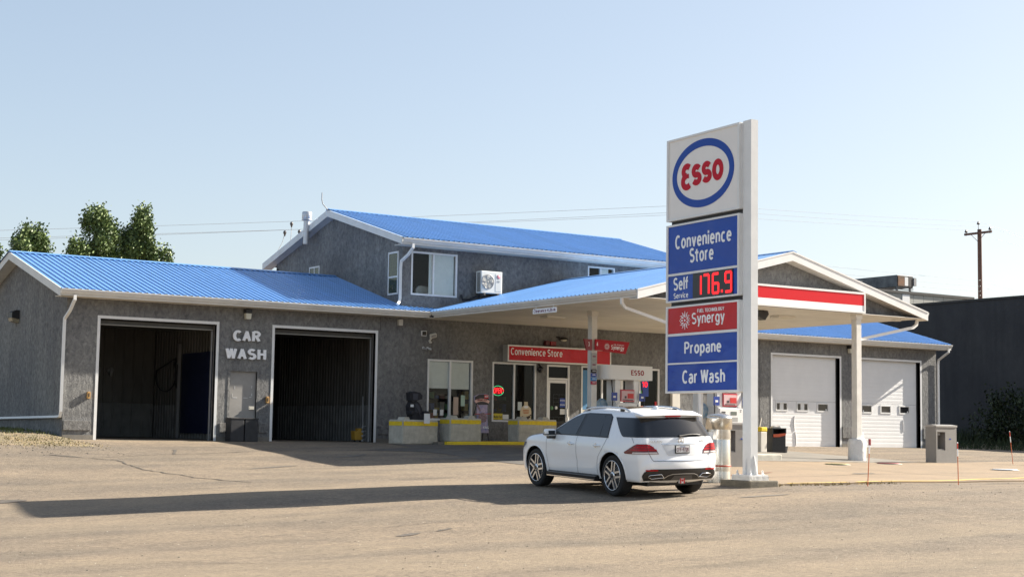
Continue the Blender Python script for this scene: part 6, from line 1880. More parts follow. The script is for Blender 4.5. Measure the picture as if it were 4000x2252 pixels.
# ---- steel bollard behind the post
bxx, byy = 8.27, -19.25
bz = gh(bxx, byy)
t = thing('steel_bollard', 'polished steel vent cylinder with domed cap beside the price sign', 'bollard', (bxx, byy, bz))
M_STEEL = mat('stainless', (.66, .65, .62), .26, 1.0, var=.08, scale=3, bump=.002, bscale=5, stretch=(1, 1, .25))
mb = MB(); mb.lathe([(.258, -.05), (.258, .22), (.256, .24), (.258, .26), (.258, .9), (.254, .92), (.258, .94), (.258, 1.17)], (bxx, byy, bz), 40); mb.build('barrel', M_STEEL, t)
mb = MB(); mb.lathe([(.259, 1.13), (.285, 1.14), (.285, 1.36), (.29, 1.375), (.285, 1.39), (.26, 1.42), (.18, 1.455), (.08, 1.475), (0, 1.48)], (bxx, byy, bz), 40); mb.build('cap', M_STEEL, t)
mb = MB(); mb.lathe([(.259, .335), (.263, .34), (.263, .365), (.259, .37)], (bxx, byy, bz), 40); mb.build('red_ring', mat('ring_red', (.40, .07, .04), .5), t)
mb = MB()
mb.add([(bxx+.2605*math.cos(a), byy+.2605*math.sin(a), bz+zq) for a in [R_(q) for q in range(170, 206, 6)] for zq in (.62, 1.08)], [(2*i, 2*i+2, 2*i+3, 2*i+1) for i in range(5)])
mb.build('white_sticker', M_PAPER, t)

# ================================================================ neighbours and backdrop
nb_ = thing('neighbour_building', 'charcoal side wall of the neighbouring building at right, grey block above', 'building', (49, 8, 0))
mb = MB(); mb.box(49.0, 70, -13, 26, -.4, 7.40); mb.build('charcoal_wall', M_DARK, nb_)
mb = MB(); mb.box(48.92, 70.1, -13.1, 26.1, 7.401, 7.50); mb.build('parapet_cap', M_BLACK, nb_)
M_SIDING = mat('grey_siding', (.33, .33, .30), .6, var=.08, scale=.5)
for k in range(14):
    mb = MB(); mb.box(58+k*1.0+.012, 59+k*1.0-.012, 26.94, 27.06, 0, 10.05); mb.build('siding_panel', M_SIDING, nb_)
mb = MB(); mb.box(58, 71.99, 27.07, 52, 0, 10.05); mb.build('grey_block', M_SIDING, nb_)
mb = MB(); mb.box(57.9, 72.1, 26.85, 52.1, 10.051, 10.22); mb.build('roof_edge', M_BLACK, nb_)
mb = MB(); mb.box(64.9, 65.6, 26.9, 26.935, 9.2, 10.0)
mb.build('wall_louvre', M_PAPER, nb_)
t = thing('roof_unit', 'rusty grey rooftop ventilation unit on the neighbouring building', 'roof unit', (67.7, 34, 10.2))
M_UNIT = mat('unit_metal', (.17, .175, .18), .45, .5, color2=(.06, .065, .075), scale=1.2, detail=7)
mb = MB(); mb.bbox(66.9, 68.5, 29.2, 40, 10.80, 11.62, .03); mb.build('duct', M_UNIT, t)
mb = MB(); mb.box(66.95, 67.6, 29.14, 29.19, 10.86, 11.56); mb.build('rust_panel', mat('rust_panel', (.22, .10, .045), .8, color2=(.10, .07, .05), scale=3), t)
mb = MB(); mb.box(67.62, 67.95, 29.14, 29.19, 10.90, 11.50); mb.build('torn_vent', M_PAPER, t)
mb = MB(); mb.box(67.97, 68.45, 29.14, 29.19, 10.86, 11.56); mb.build('dark_vent', M_BLACK, t)
mb = MB(); mb.box(68.5, 68.75, 29.1, 29.5, 10.95, 11.5); mb.build('switch_box', M_GREYM, t)
for x in (66.98, 68.3):
    for y in (29.3, 33, 37, 39.8):
        mb = MB(); mb.box(x, x+.12, y, y+.12, 10.22, 10.80); mb.build('leg', M_UNIT, t)
for z in (10.45, 10.62, 10.74):
    mb = MB(); mb.box(66.9, 68.6, 29.25, 29.33, z, z+.05); mb.build('rail', M_UNIT, t)
# bank of weeds and the bush by the dark wall
M_WEED = M_GR3
def g_bank():
    x = rng.uniform(43.8, 48.9); y = rng.uniform(-9, 12)
    return x, y, gh(x, y) + max(0, (x-44.5))*.09
mb = MB()
vs = []; fs = []
for j in range(13):
    for i in range(9):
        x = 43.6+5.38*i/8; y = -11+25*j/12
        vs.append((x, y, gh(x, y)+.01+max(0, (x-44.5))*.09 - (.06 if i == 0 else 0)))
for j in range(12):
    for i in range(8): fs.append((j*9+i, j*9+i+1, (j+1)*9+i+1, (j+1)*9+i))
mb.add(vs, fs, 0, True); structure(mb.build('weed_bank', M_SOIL))
def weeds(n):
    mb = MB()
    for _ in range(n):
        x, y, z = g_bank()
        k = max(.15, min(1, (x-44)/4))
        h = rng.uniform(.25, .75)*k+.08; a = rng.random()*2*PI; w = .03
        c, s = math.cos(a)*w, math.sin(a)*w
        lx, ly = rng.uniform(-.4, .4)*h, rng.uniform(-.4, .4)*h
        mb.add([(x-c, y-s, z), (x+c, y+s, z), (x+lx, y+ly, z+h)], [(0, 1, 2)])
    return stuff(mb.build('tall_weeds', M_WEED))
weeds(5200)

def leaf_mat(name, hi, lo):
    m = mat(name, hi, .55, color2=lo, scale=1.6, spec=.35, detail=3)
    return m
def foliage(mb, lobes, n, size, flat=1.0):
    """leaf-sized faces gathered in sprigs spread through the lobes of the crown"""
    tot = sum(l[3]*l[4]*l[5] for l in lobes)
    for cx, cy, cz, rx, ry, rz in lobes:
        k = int(n*rx*ry*rz/tot/14)+1
        for _ in range(k):
            u = Vector((rng.gauss(0, 1), rng.gauss(0, 1), rng.gauss(0, 1))).normalized()
            r = rng.random()**.38
            px, py, pz = cx+u.x*rx*r, cy+u.y*ry*r, cz+u.z*rz*r
            for _ in range(14):
                d = size*1.9
                x, y, z = px+rng.gauss(0, d*.5), py+rng.gauss(0, d*.5), pz+rng.gauss(0, d*.75)
                s = size*rng.uniform(.6, 1.25)
                n_ = Vector((rng.gauss(0, 1), rng.gauss(0, 1), rng.gauss(0, .7)))
                n_.normalize()
                a = n_.orthogonal().normalized(); b = n_.cross(a)
                p = Vector((x, y, z))
                mb.add([p-a*s*.5, p+b*s*.32, p+a*s*.6, p-b*s*.32], [(0, 1, 2, 3)])
M_LEAF = leaf_mat('poplar_leaf', (.150, .205, .062), (.064, .102, .036))
M_LEAFD = leaf_mat('bush_leaf', (.030, .045, .016), (.012, .020, .008))
M_BARK = mat('bark', (.12, .10, .08), .9, var=.3, scale=3, bump=.03, bscale=6)
def tree(x, y, h, lobes, n, label, size=.165, name='poplar_tree', leaf=None, z0=0.0):
    t = thing(name, label, 'tree', (x, y, z0), 'trees behind the car wash')
    mb = MB(); mb.tube([(x, y, z0-.2), (x+.05, y, h*.45), (x-.05, y+.1, h*.8), (x, y, h*.95)], [.22, .16, .08, .02], 9); mb.build('trunk', M_BARK, t)
    for l in lobes:
        mb = MB(); bz = max(z0+1.0, l[2]-l[5]*1.3)
        mb.tube([(x, y, bz), ((x+l[0])/2, (y+l[1])/2, (bz+l[2])/2), (l[0], l[1], l[2]+l[5]*.4)], [.09, .06, .015], 6); mb.build('limb', M_BARK, t)
    mb = MB(); foliage(mb, lobes, n, size); mb.build('crown', leaf or M_LEAF, t)
    return t
def lobes_for(x, y, top, w, low, n):
    L = []
    for k in range(n):
        q = k/(n-1)
        z = low+(top-low)*(.12+.83*q)
        ww = w*(1.0-.55*q)*rng.uniform(.75, 1.1)
        L.append((x+rng.uniform(-.55, .55)*w*(1-.7*q), y+rng.uniform(-.5, .5)*w, z, ww*.50, ww*.50, (top-low)/n*.85))
    L.append((x, y, top-.5, w*.16, w*.18, .55))
    for k in range(n):
        a = rng.random()*2*PI; z = low+(top-low)*rng.uniform(.15, .85); rr = w*(1.05-.6*(z-low)/(top-low))
        L.append((x+math.cos(a)*rr*.8, y+math.sin(a)*rr*.8, z+.3, w*.20, w*.20, .50))
    return L
tree(12.55, 35, 11.8, lobes_for(12.5, 35, 11.75, 1.45, 6.5, 10), 24000, 'tall poplar behind the roof, left of the close pair')
tree(14.75, 35.5, 11.8, lobes_for(14.85, 35.5, 11.8, 1.5, 6.5, 10), 25000, 'tall poplar behind the roof, right of the close pair')
tree(16.3, 35, 9.2, lobes_for(16.2, 35, 9.7, .55, 6.5, 5), 3000, 'small treetop just right of the poplar pair')
tree(11.2, 34, 9.4, lobes_for(11.0, 34, 9.75, .7, 6.0, 6), 4200, 'low leafy crown at the left foot of the poplar pair')
tree(8.3, 34, 10.0, lobes_for(8.4, 34, 10.2, 1.45, 6, 8), 18000, 'poplar above the gable peak at the left edge')
tree(6.5, 34, 9.2, lobes_for(6.4, 34, 9.3, 1.5, 5, 7), 11000, 'poplar cut by the left edge of the view')
bsh = [(47.4, 5.2, 1.0, 1.1, 1.5, .9), (47.5, 4.3, 1.7, .9, 1.3, 1.0), (47.3, 2.6, 1.2, 1.0, 1.4, 1.1), (47.6, 5.0, 2.2, .7, .9, .6), (47.5, .8, 1.3, 1.0, 1.5, 1.2), (47.6, 3.2, 2.3, .7, 1.0, .6)]
t = thing('bush', 'dark overgrown bush against the charcoal wall at right', 'bush', (47.5, 3.5, .2))
mb = MB()
for l in bsh: mb.tube([(47.5, 3.5, .1), (l[0], l[1], l[2])], [.07, .02], 6)
mb.build('stems', M_BARK, t)
mb = MB(); foliage(mb, bsh, 5200, .16); mb.build('foliage', M_LEAFD, t)

# ---- power poles and wires
M_POLE = mat('pole_wood', (.135, .075, .058), .85, var=.3, scale=2, stretch=(4, 4, .4))
M_INS = mat('insulator', (.10, .09, .09), .35)
M_WIRE = mat('wire', (.42, .42, .43), .6)
def power_pole(x, y, zt, label):
    t = thing('power_pole', label, 'power pole', (x, y, 0), 'power poles behind the buildings')
    mb = MB(); mb.tube([(x, y, -.5), (x, y, zt)], [.20, .155], 10); mb.build('pole', M_POLE, t)
    a, b = Vector((x-.19, y+1.25, zt-.30)), Vector((x-.15, y-1.25, zt-.30))
    mb = MB(); mb.rtube([a, b], .12, .16); mb.build('crossarm', M_POLE, t)
    for q2 in (a.lerp(b, .24), a.lerp(b, .76)):
        mb = MB(); mb.tube([(x-.17, y, zt-.95), q2+Vector((0, 0, -.06))], .022, 5); mb.build('brace', M_POLE, t)
    tips = []
    for q, hh in ((a.lerp(b, .06), .0), (Vector((x-.12, y, zt)), .22), (b.lerp(a, .06), .0)):
        zb = q.z+.10+hh
        mb = MB(); mb.tube([(q.x, q.y, q.z-.3 if hh else q.z-.12), (q.x, q.y, zb+.1)], .022, 6); mb.lathe([(.03, .02), (.11, .04), (.125, .10), (.08, .17), (.07, .25), (0, .26)], (q.x, q.y, zb), 10)
        mb.build('insulator', M_INS, t)
        tips.append((q.x, q.y, zb+.25))
    low = []
    for k, zz in enumerate((zt-3.9, zt-4.35, zt-4.72, zt-5.05)):
        mb = MB(); mb.lathe([(0, -.08), (.05, -.07), (.055, 0), (.05, .07), (0, .08)], (x-.2, y-.12, zz), 8); mb.box(x-.18, x-.02, y-.14, y-.1, zz-.02, zz+.02); mb.build('spool', M_INS, t)
        low.append((x-.22, y-.12, zz))
    return tips, low
tipsR, lowR = power_pole(78.95, 32, 16.1, 'brown wooden power pole with crossarm rising behind the charcoal building')
tipsM, lowM = power_pole(51.8, 32, 14.85, 'power pole standing behind the price sign panels')
def wire(a, b, sag, label, r=.010, n=24):
    P = []
    for i in range(n+1):
        q = i/n
        P.append((a[0]+(b[0]-a[0])*q, a[1]+(b[1]-a[1])*q, a[2]+(b[2]-a[2])*q-4*sag*q*(1-q)))
    mb = MB(); mb.tube(P, r, 5); o = mb.build('power_line', M_WIRE); tag(o, label, 'power line', 'power lines'); return o
names = ('rear', 'topmost', 'front')
for i, zL in enumerate((11.46, 11.92, 11.37)):
    wire(tipsM[i], tipsR[i], .10, f'{names[i]} wire of the upper three between price sign and brown pole')
    A = Vector(tipsM[i]); B = Vector((9.97, 45+.2*i, zL))
    wire(A, A+(B-A)*2.0, .45, f'{names[i]} wire of the upper three crossing the sky left of the price sign')
    wire(tipsR[i], (140+i, 33+i, tipsR[i][2]-1.5), 1.6, f'{names[i]} wire of the upper three running off right from the brown pole')
for i in range(3):
    nth = ('highest', 'middle', 'lowest')[i]
    wire(lowR[i], (51.6, 32, lowR[i][2]+.1), .1, f'{nth} of the low cables running left from the brown pole')
    wire(lowR[i], (140, 33, lowR[i][2]-1.6), 1.4, f'{nth} of the low cables running right from the brown pole')
for x, z, lab, L in ((25.97, 12.72, 'tallest hanging cable with insulator left of the chimney', 1.5), (25.54, 12.15, 'curved hanging cable with insulator farthest left of the chimney', 1.7), (26.5, 12.28, 'short hanging cable with insulator at the foot of the chimney', .9)):
    t = thing('jumper_cable', lab, 'cable', (x, 40, z), 'hanging cables by the chimney')
    bend = -.45 if 'curved' in lab else -.03
    mb = MB(); mb.tube([(x, 40, z), (x+bend*.3, 40, z-L*.35), (x+bend, 40, z-L*.7), (x+bend*.9, 40, z-L)], .018, 5); mb.build('cable', M_WIRE, t)
    mb = MB(); mb.lathe([(.0, .12), (.06, .11), (.11, .0), (.07, -.10), (.03, -.22), (0, -.25)], (x, 40, z), 9); mb.build('insulator', M_INS, t)

# ================================================================ the white SUV
car = thing('parked_suv', 'white SUV parked nose to the store beside the price sign', 'car', (5.065, -19.687, -.694))
car.rotation_euler = Matrix(
    (Matrix.Rotation(R_(85.425), 3, 'Z') @ Matrix.Rotation(R_(-1.519), 3, 'Y') @ Matrix.Rotation(R_(-1.761), 3, 'X'))).to_euler()
BASE[car.name] = Vector((0, 0, 0))
M_PAINT = mat('car_paint_white', (.85, .86, .87), .22, spec=.5, coat=.6)
M_CGL = mat('car_glass_dark', (.008, .009, .011), .03, spec=.65)
M_CGLF = mat('car_glass_front', (.028, .034, .040), .03, spec=.7)
M_CBLK = mat('car_trim_black', (.014, .014, .015), .38)
M_GAP = mat('panel_gap', (.16, .165, .175), .8)
M_ALU = mat('car_alu', (.66, .67, .69), .25, .9)
M_LAMPR = mat('tail_lamp_red', (.42, .005, .009), .18, spec=.3, var=.2, scale=18)
M_LAMPD = mat('tail_lamp_dark', (.14, .004, .006), .12)
M_LAMPW = mat('tail_lamp_clear', (.62, .56, .54), .12)

def interp(x, tab):
    for i in range(len(tab)-1):
        a, b = tab[i], tab[i+1]
        if a[0] <= x <= b[0]:
            q = (x-a[0])/(b[0]-a[0])
            return a[1]+(b[1]-a[1])*q
    return tab[0][1] if x < tab[0][0] else tab[-1][1]
def smooth_curve(keys, n):
    """Catmull-Rom through rows of equal length, resampled"""
    K = [np.array(k, float) for k in keys]
    K = [2*K[0]-K[1]]+K+[2*K[-1]-K[-2]]
    out = []
    for i in range(1, len(K)-2):
        for j in range(n):
            t_ = j/n
            p0, p1, p2, p3 = K[i-1], K[i], K[i+1], K[i+2]
            out.append(.5*((2*p1)+(-p0+p2)*t_+(2*p0-5*p1+4*p2-p3)*t_*t_+(-p0+3*p1-3*p2+p3)*t_**3))
    out.append(K[-2])
    return out
# outline from the front lip over hood and roof to the rear lip:  x, z, foot x, fillet, crown
KEYS = [(2.18, .30, 2.10, .16, .06), (2.27, .45, 2.02, .22, .09), (2.28, .65, 1.95, .26, .10), (2.23, .84, 1.88, .26, .10), (2.08, .985, 1.80, .20, .05),
        (1.85, 1.06, 1.65, .13, .035), (1.45, 1.115, 1.38, .11, .03), (1.10, 1.155, 1.08, .10, .03), (.92, 1.20, .93, .10, .04), (.62, 1.37, .66, .11, .06), (.28, 1.56, .36, .12, .05), (.02, 1.655, .08, .13, .035),
        (-.35, 1.70, -.33, .14, .03), (-.85, 1.715, -.80, .14, .03), (-1.35, 1.70, -1.25, .14, .03), (-1.72, 1.665, -1.55, .13, .03), (-1.95, 1.61, -1.72, .14, .04), (-2.06, 1.50, -1.80, .18, .07), (-2.17, 1.33, -1.88, .20, .085),
        (-2.27, 1.16, -1.96, .20, .09), (-2.31, 1.02, -2.02, .20, .09), (-2.335, .88, -2.08, .20, .09), (-2.355, .76, -2.13, .22, .09), (-2.385, .66, -2.18, .24, .09), (-2.385, .52, -2.22, .24, .09), (-2.33, .40, -2.24, .22, .09), (-2.24, .31, -2.23, .18, .06)]
CUR = smooth_curve(KEYS, 6)
WZ = [(.25, .885), (.36, .93), (.50, .955), (.72, .968), (.90, .962), (1.05, .945), (1.14, .918), (1.22, .885), (1.40, .795), (1.58, .705), (1.72, .635), (1.8, .60)]
def w_of(x, z):
    w = interp(z, WZ)
    k = 1.0
    if x > 1.5: k -= .13*((x-1.5)/.78)**2.2
    if x < -1.55: k -= .115*((-1.55-x)/.83)**2.0
    # wheel haunches
    w += .012*math.exp(-((x+1.4575)/.5)**2)*math.exp(-((z-.72)/.2)**2)
    # shoulder crease and lower door scallop
    if -1.6 < x < 1.9:
        w += .010*math.exp(-((z-.965)/.035)**2) - .018*math.exp(-((z-.62)/.10)**2)*(1 if -1.0 < x < 1.0 else 0)*min(1, (1.0-abs(x))/.3 if abs(x) < 1 else 0)
    return w*k
NT = 22
NBR = 12
rings = []
for (x, z, qx, r, c) in CUR:
    half = []
    B = Vector((x, z)); Q = Vector((qx, .30))
    D = (Q-B).length
    for i in range(NT+1):
        t_ = (i/NT)**1.7
        p = B.lerp(Q, t_)
        d = min(1.0, D*t_/r) if r > 0 else 1
        y = w_of(p.x, p.y) - r*(1-math.sqrt(max(0, 1-(1-d)**2)))
        half.append((p.x, y, p.y))
    rings.append(half)
npf = len(CUR)
vs, fs = [], []
nrm2 = []
for i in range(npf):
    a, b = CUR[max(0, i-1)], CUR[min(npf-1, i+1)]
    dx, dz = b[0]-a[0], b[1]-a[1]
    q = math.hypot(dx, dz) or 1
    nrm2.append((-dz/q*-1 if False else dz/q*-1*-1, -dx/q))
RW = 2*(NT+1)+NBR-1
for i in range(npf):
    half = rings[i]
    x, z, qx, r, c = CUR[i]
    a, b = CUR[max(0, i-1)], CUR[min(npf-1, i+1)]
    tx, tz = b[0]-a[0], b[1]-a[1]
    q = math.hypot(tx, tz) or 1
    nxx, nzz = tz/q, -tx/q                  # the outline runs front -> roof -> rear, so outward is to the left of it
    yb_ = half[0][1]
    ring = [(p[0], p[1], p[2]) for p in reversed(half)]                 # left foot -> left edge
    for k in range(1, NBR):
        y = yb_*(1-2*k/NBR)
        o_ = c*(1-(y/yb_)**2)
        ring.append((x+nxx*o_, y, z+nzz*o_))
    ring += [(p[0], -p[1], p[2]) for p in half]
    vs += ring
W_ = len(vs)//npf
for i in range(npf-1):
    for k in range(W_):
        k2 = (k+1) % W_
        fs.append((i*W_+k, i*W_+k2, (i+1)*W_+k2, (i+1)*W_+k))
fs.append(tuple(range(W_-1, -1, -1)))
fs.append(tuple((npf-1)*W_+k for k in range(W_)))
hull = bpy.data.meshes.new('body')
hull.from_pydata(vs, [], fs)
bm = bmesh.new(); bm.from_mesh(hull); bmesh.ops.recalc_face_normals(bm, faces=bm.faces[:]); bm.to_mesh(hull)
BV = BVHTree.FromBMesh(bm)
bm.free()
hull.polygons.foreach_set('use_smooth', [True]*len(hull.polygons))
hull.materials.append(M_PAINT); hull.materials.append(M_CBLK)
body = bpy.data.objects.new('body', hull)
COL.objects.link(body)
# wheel arches cut out with a cylinder each
WR = .388
WX = (1.4575, -1.4575)
cut = MB()
for x in WX:
    for s in (1, -1):
        n = 48
        A = [(x+.445*math.cos(2*PI*k/n), s*.60, .405+.445*math.sin(2*PI*k/n)) for k in range(n)]
        Bq = [(p[0], s*1.2, p[2]) for p in A]
        cut.add(A+Bq, [tuple(range(n)), tuple(range(2*n-1, n-1, -1))]+[(i, (i+1) % n, n+(i+1) % n, n+i) for i in range(n)])
cme = cut.mesh('arch_cut', M_CBLK)
bm = bmesh.new(); bm.from_mesh(cme); bmesh.ops.recalc_face_normals(bm, faces=bm.faces[:]); bm.to_mesh(cme); bm.free()
co = bpy.data.objects.new('arch_cut', cme); COL.objects.link(co)
md = body.modifiers.new('arches', 'BOOLEAN'); md.object = co; md.operation = 'DIFFERENCE'; md.solver = 'EXACT'
md.material_mode = 'TRANSFER'
dg = bpy.context.evaluated_depsgraph_get()
nm = bpy.data.meshes.new_from_object(body.evaluated_get(dg))
body.modifiers.clear()
body.data = nm
nm.name = 'body'
bpy.data.objects.remove(co)
body.parent = car
BASE[body.name] = Vector((0, 0, 0))

def hit(o, d):
    loc, n, i, dist = BV.ray_cast(Vector(o), Vector(d))
    return loc, n
def side_pt(x, z, s=1, eps=.004):
    l, n = hit((x, 3*s, z), (0, -s, 0))
    if l is None: return Vector((x, .9*s, z))
    return l + (n if n.y*s > 0 else -n)*eps
def rear_pt(th, z, eps=.004):
    """th: angle round the tail from straight back, positive to the left"""
    d = Vector((-math.cos(th), math.sin(th), 0))
    o = Vector((-1.2, 0, z))
    l, n = hit(o+d*4, -d)
    if l is None: return o+d
    return l + (n if n.dot(d) > 0 else -n)*eps
def row_patch(fn, rows, ncol, name, m, par=car, thick=.0):
    """rows: (v, u0, u1); fn(u, v) -> point"""
    mb = MB(); vs = []
    for v, u0, u1 in rows:
        for k in range(ncol+1): vs.append(fn(u0+(u1-u0)*k/ncol, v))
    w = ncol+1
    mb.add(vs, [(j*w+k, j*w+k+1, (j+1)*w+k+1, (j+1)*w+k) for j in range(len(rows)-1) for k in range(ncol)], 0, True)
    return mb.build(name, m, par)
def rows_from(poly_l, poly_r, n):
    """left and right boundary polylines [(v, u)...] -> rows"""
    v0 = max(poly_l[0][0], poly_r[0][0]); v1 = min(poly_l[-1][0], poly_r[-1][0])
    R = []
    for i in range(n+1):
        v = v0+(v1-v0)*i/n
        R.append((v, interp(v, poly_l), interp(v, poly_r)))
    return R
def band_on(fn, pts, w, name, m, par=car, seg=.05):
    P = []
    for i in range(len(pts)-1):
        a, b = pts[i], pts[i+1]
        k = max(1, int(math.hypot(b[0]-a[0], b[1]-a[1])/seg))
        P += [(a[0]+(b[0]-a[0])*q/k, a[1]+(b[1]-a[1])*q/k) for q in range(k)]
    P.append(pts[-1])
    Q = [fn(*p) for p in P]
    mb = MB(); L, Rr = [], []
    for i in range(len(Q)):
        t_ = (Q[min(i+1, len(Q)-1)]-Q[max(i-1, 0)]).normalized()
        ctr = Vector((Q[i].x*.0-.2 if abs(Q[i].y) < .7 else Q[i].x, 0, Q[i].z))
        out = (Q[i]-ctr).normalized()
        sd = t_.cross(out).normalized()
        L.append(Q[i]+sd*w/2); Rr.append(Q[i]-sd*w/2)
    n = len(Q)
    mb.add(L+Rr, [(i, i+1, n+i+1, n+i) for i in range(n-1)], 0, True)
    return mb.build(name, m, par)
for s in (1, -1):
    sp = lambda x, z, s=s: side_pt(x, z, s, .006)
    sp2 = lambda x, z, s=s: side_pt(x, z, s, .009)
    # black surround of the side glass, then the panes
    row_patch(sp, rows_from([(1.125, .93), (1.30, .60), (1.50, .24), (1.585, .0), (1.612, -.25)], [(1.125, -1.30), (1.35, -1.235), (1.55, -1.17), (1.612, -1.05)], 16), 26, 'window_surround', M_CBLK)
    row_patch(sp2, rows_from([(1.145, .70), (1.30, .535), (1.48, .22), (1.57, .0), (1.59, -.1)], [(1.145, -.10), (1.59, -.155)], 12), 12, 'front_window', M_CGLF)
    row_patch(sp2, rows_from([(1.15, -.22), (1.59, -.25)], [(1.15, -.98), (1.50, -.92), (1.59, -.88)], 12), 10, 'rear_window', M_CGL)
    row_patch(sp2, rows_from([(1.15, -1.0), (1.575, -.90)], [(1.15, -1.265), (1.35, -1.205), (1.54, -1.14), (1.575, -1.09)], 10), 5, 'quarter_pane', M_CGL)
    # panel gaps
    for pts in ([(.95, 1.12), (.99, .98), (.985, .70), (.93, .50), (.90, .37)],
                [(-.17, 1.125), (-.17, .80), (-.19, .60), (-.21, .37)],
                [(-1.27, 1.14), (-1.21, 1.0), (-1.10, .86), (-1.0, .74), (-.95, .6), (-.94, .38)],
                [(1.86, 1.03), (1.60, 1.075), (1.2, 1.12), (.96, 1.14)]):
        band_on(sp, pts, .008, 'panel_gap', M_GAP)
    # rocker and running board
    row_patch(sp2, [(.31, .96, -.96), (.345, .96, -.96), (.372, .95, -.95)], 20, 'rocker', M_CBLK)
    mb = MB(); mb.prism([(.88, .245), (.99, .25), (1.005, .335), (.90, .375)], (.93, 0, 0), (0, s, 0), (0, 0, 1), (-1.86, 0, 0)); mb.build('running_board', M_CBLK, car, fix=True)
    mb = MB(); mb.prism([(.997, .262), (1.008, .262), (1.008, .280), (.997, .280)], (.90, 0, 0), (0, s, 0), (0, 0, 1), (-1.80, 0, 0)); mb.build('step_trim', M_CHROME, car, fix=True)
    # arch lips
    for x in WX:
        mb = MB()
        P = []
        for a in range(-12, 193, 8):
            px, pz = x+.452*math.cos(R_(a)), .405+.452*math.sin(R_(a))
            if pz < .33: continue
            P.append(side_pt(px, pz, s, .002))
        mb.tube(P, .012, 6); mb.build('arch_lip', M_PAINT, car)
    # handles
    for x in (.02, -.95):
        mb = MB()
        Q = [side_pt(x+q, .955+.004*math.sin(PI*(q+.1)/.2), s, e) for q, e in ((-.11, .0), (-.08, .03), (.0, .038), (.08, .03), (.11, .0))]
        mb.tube(Q, [.012, .018, .02, .018, .012], 8); mb.build('door_handle', M_PAINT, car)
        l = side_pt(x+.06, .955, s, .004)
        mb = MB(); mb.lathe([(0, .0), (.045, .0)], l, 14, axis='y'); mb.build('handle_recess', M_ALU, car)
    # mirror
    mx, my, mz = .72, s*1.04, 1.16
    mb = MB(); mb.bbox(mx-.075, mx+.085, min(my-s*.12, my+s*.115), max(my-s*.12, my+s*.115), mz-.075, mz+.085, .045)
    mir = mb.build('door_mirror', M_PAINT, car)
    mir.data.polygons.foreach_set('use_smooth', [True]*len(mir.data.polygons))
    mb = MB(); mb.box(mx-.079, mx-.0755, my-.075, my+.075, mz-.045, mz+.05); mb.build('mirror_glass', M_CGLF, mir)
    mb = MB(); mb.bbox(mx-.078, mx+.088, min(my-s*.10, my+s*.118), max(my-s*.10, my+s*.118), mz-.045, mz-.022, .008); mb.build('mirror_band', M_CBLK, mir)
    mb = MB(); mb.bbox(mx-.06, mx+.06, min(my-s*.15, my+s*.05), max(my-s*.15, my+s*.05), mz-.125, mz-.06, .015); mb.build('mirror_foot', M_CBLK, mir)
    mb = MB(); mb.tube([(mx+.06, my-s*.1, mz-.01), (mx+.07, my+s*.05, mz), (mx+.02, my+s*.118, mz)], .012, 6); mb.build('indicator', M_CBLK, mir)
    # roof rail
    mb = MB()
    pts = []
    for i in range(25):
        q = i/24
        x = .10-1.68*q
        z_end = interp(x, [(-1.8, 1.66), (-1.35, 1.70), (-.85, 1.715), (-.35, 1.70), (.02, 1.655), (.2, 1.6)])
        lift = .040*min(1, math.sin(PI*min(max(q, .0), 1.0))*3.0)
        pts.append((x, s*.605, z_end-.010+lift))
    mb.tube(pts, .022, 8); mb.build('roof_rail', M_ALU, car)
    mb = MB(); mb.box(-.12, .0, s*.605-.012, s*.605+.012, 1.66, 1.73); mb.box(-1.38, -1.25, s*.605-.012, s*.605+.012, 1.66, 1.73); mb.build('rail_foot', M_CBLK, car)
    # tail lamp wrapping round the corner
    ang = lambda th, z, s=s: rear_pt(th*s, z, .012)
    lo = R_(21); 
    row_patch(ang, rows_from([(.838, R_(23)), (.90, R_(24.5)), (1.0, R_(29)), (1.035, R_(33))], [(.838, R_(53)), (.87, R_(54)), (.93, R_(49)), (1.0, R_(44)), (1.035, R_(41))], 12), 16, 'tail_lamp', M_LAMPD)
    ang2 = lambda th, z, s=s: rear_pt(th*s, z, .016)
    for z0, z1, a0, a1 in ((.905, .935, 24.5, 46.5), (.955, .985, 27, 44), (.998, 1.022, 30, 42)):
        row_patch(ang2, [(z0, R_(a0), R_(a1)), (z1, R_(a0+.8), R_(a1-1.5))], 12, 'lamp_red_bar', M_LAMPR)
    row_patch(ang2, [(.846, R_(24), R_(45)), (.875, R_(24.4), R_(44))], 10, 'lamp_clear_bar', M_LAMPW)
    band_on(lambda th, z, s=s: rear_pt(th*s, z, .018), [(R_(31.5), .838), (R_(33.5), 1.035)], .010, 'lamp_seam', M_GAP)
    # bumper reflector and exhaust trim
    row_patch(ang2, [(.515, R_(24), R_(34)), (.538, R_(24), R_(34))], 8, 'reflector', M_LAMPR)
    ex = [rear_pt(R_(a)*s, z, e) for a, z, e in ((18.5, .395, .02), (29.5, .375, .02), (32.5, .42, .02), (30.5, .445, .02), (21, .455, .02))]
    mb = MB(); mb.tube(ex+[ex[0]], .008, 6, caps=False); mb.build('exhaust_trim', M_CHROME, car)
    cx_ = sum((p for p in ex), Vector((0, 0, 0)))/len(ex)
    mb = MB(); mb.add([p+(cx_-p)*.05 for p in ex], [tuple(range(5))]); mb.build('exhaust_opening', M_BLACK, car)
# rear glass wrapping from pillar to pillar
row_patch(lambda th, z: rear_pt(th, z, .006), rows_from([(1.165, R_(-57)), (1.20, R_(-60)), (1.30, R_(-66)), (1.45, R_(-76)), (1.55, R_(-84))], [(1.165, R_(57)), (1.20, R_(60)), (1.30, R_(66)), (1.45, R_(76)), (1.55, R_(84))], 16), 60, 'rear_glass', M_CGL)
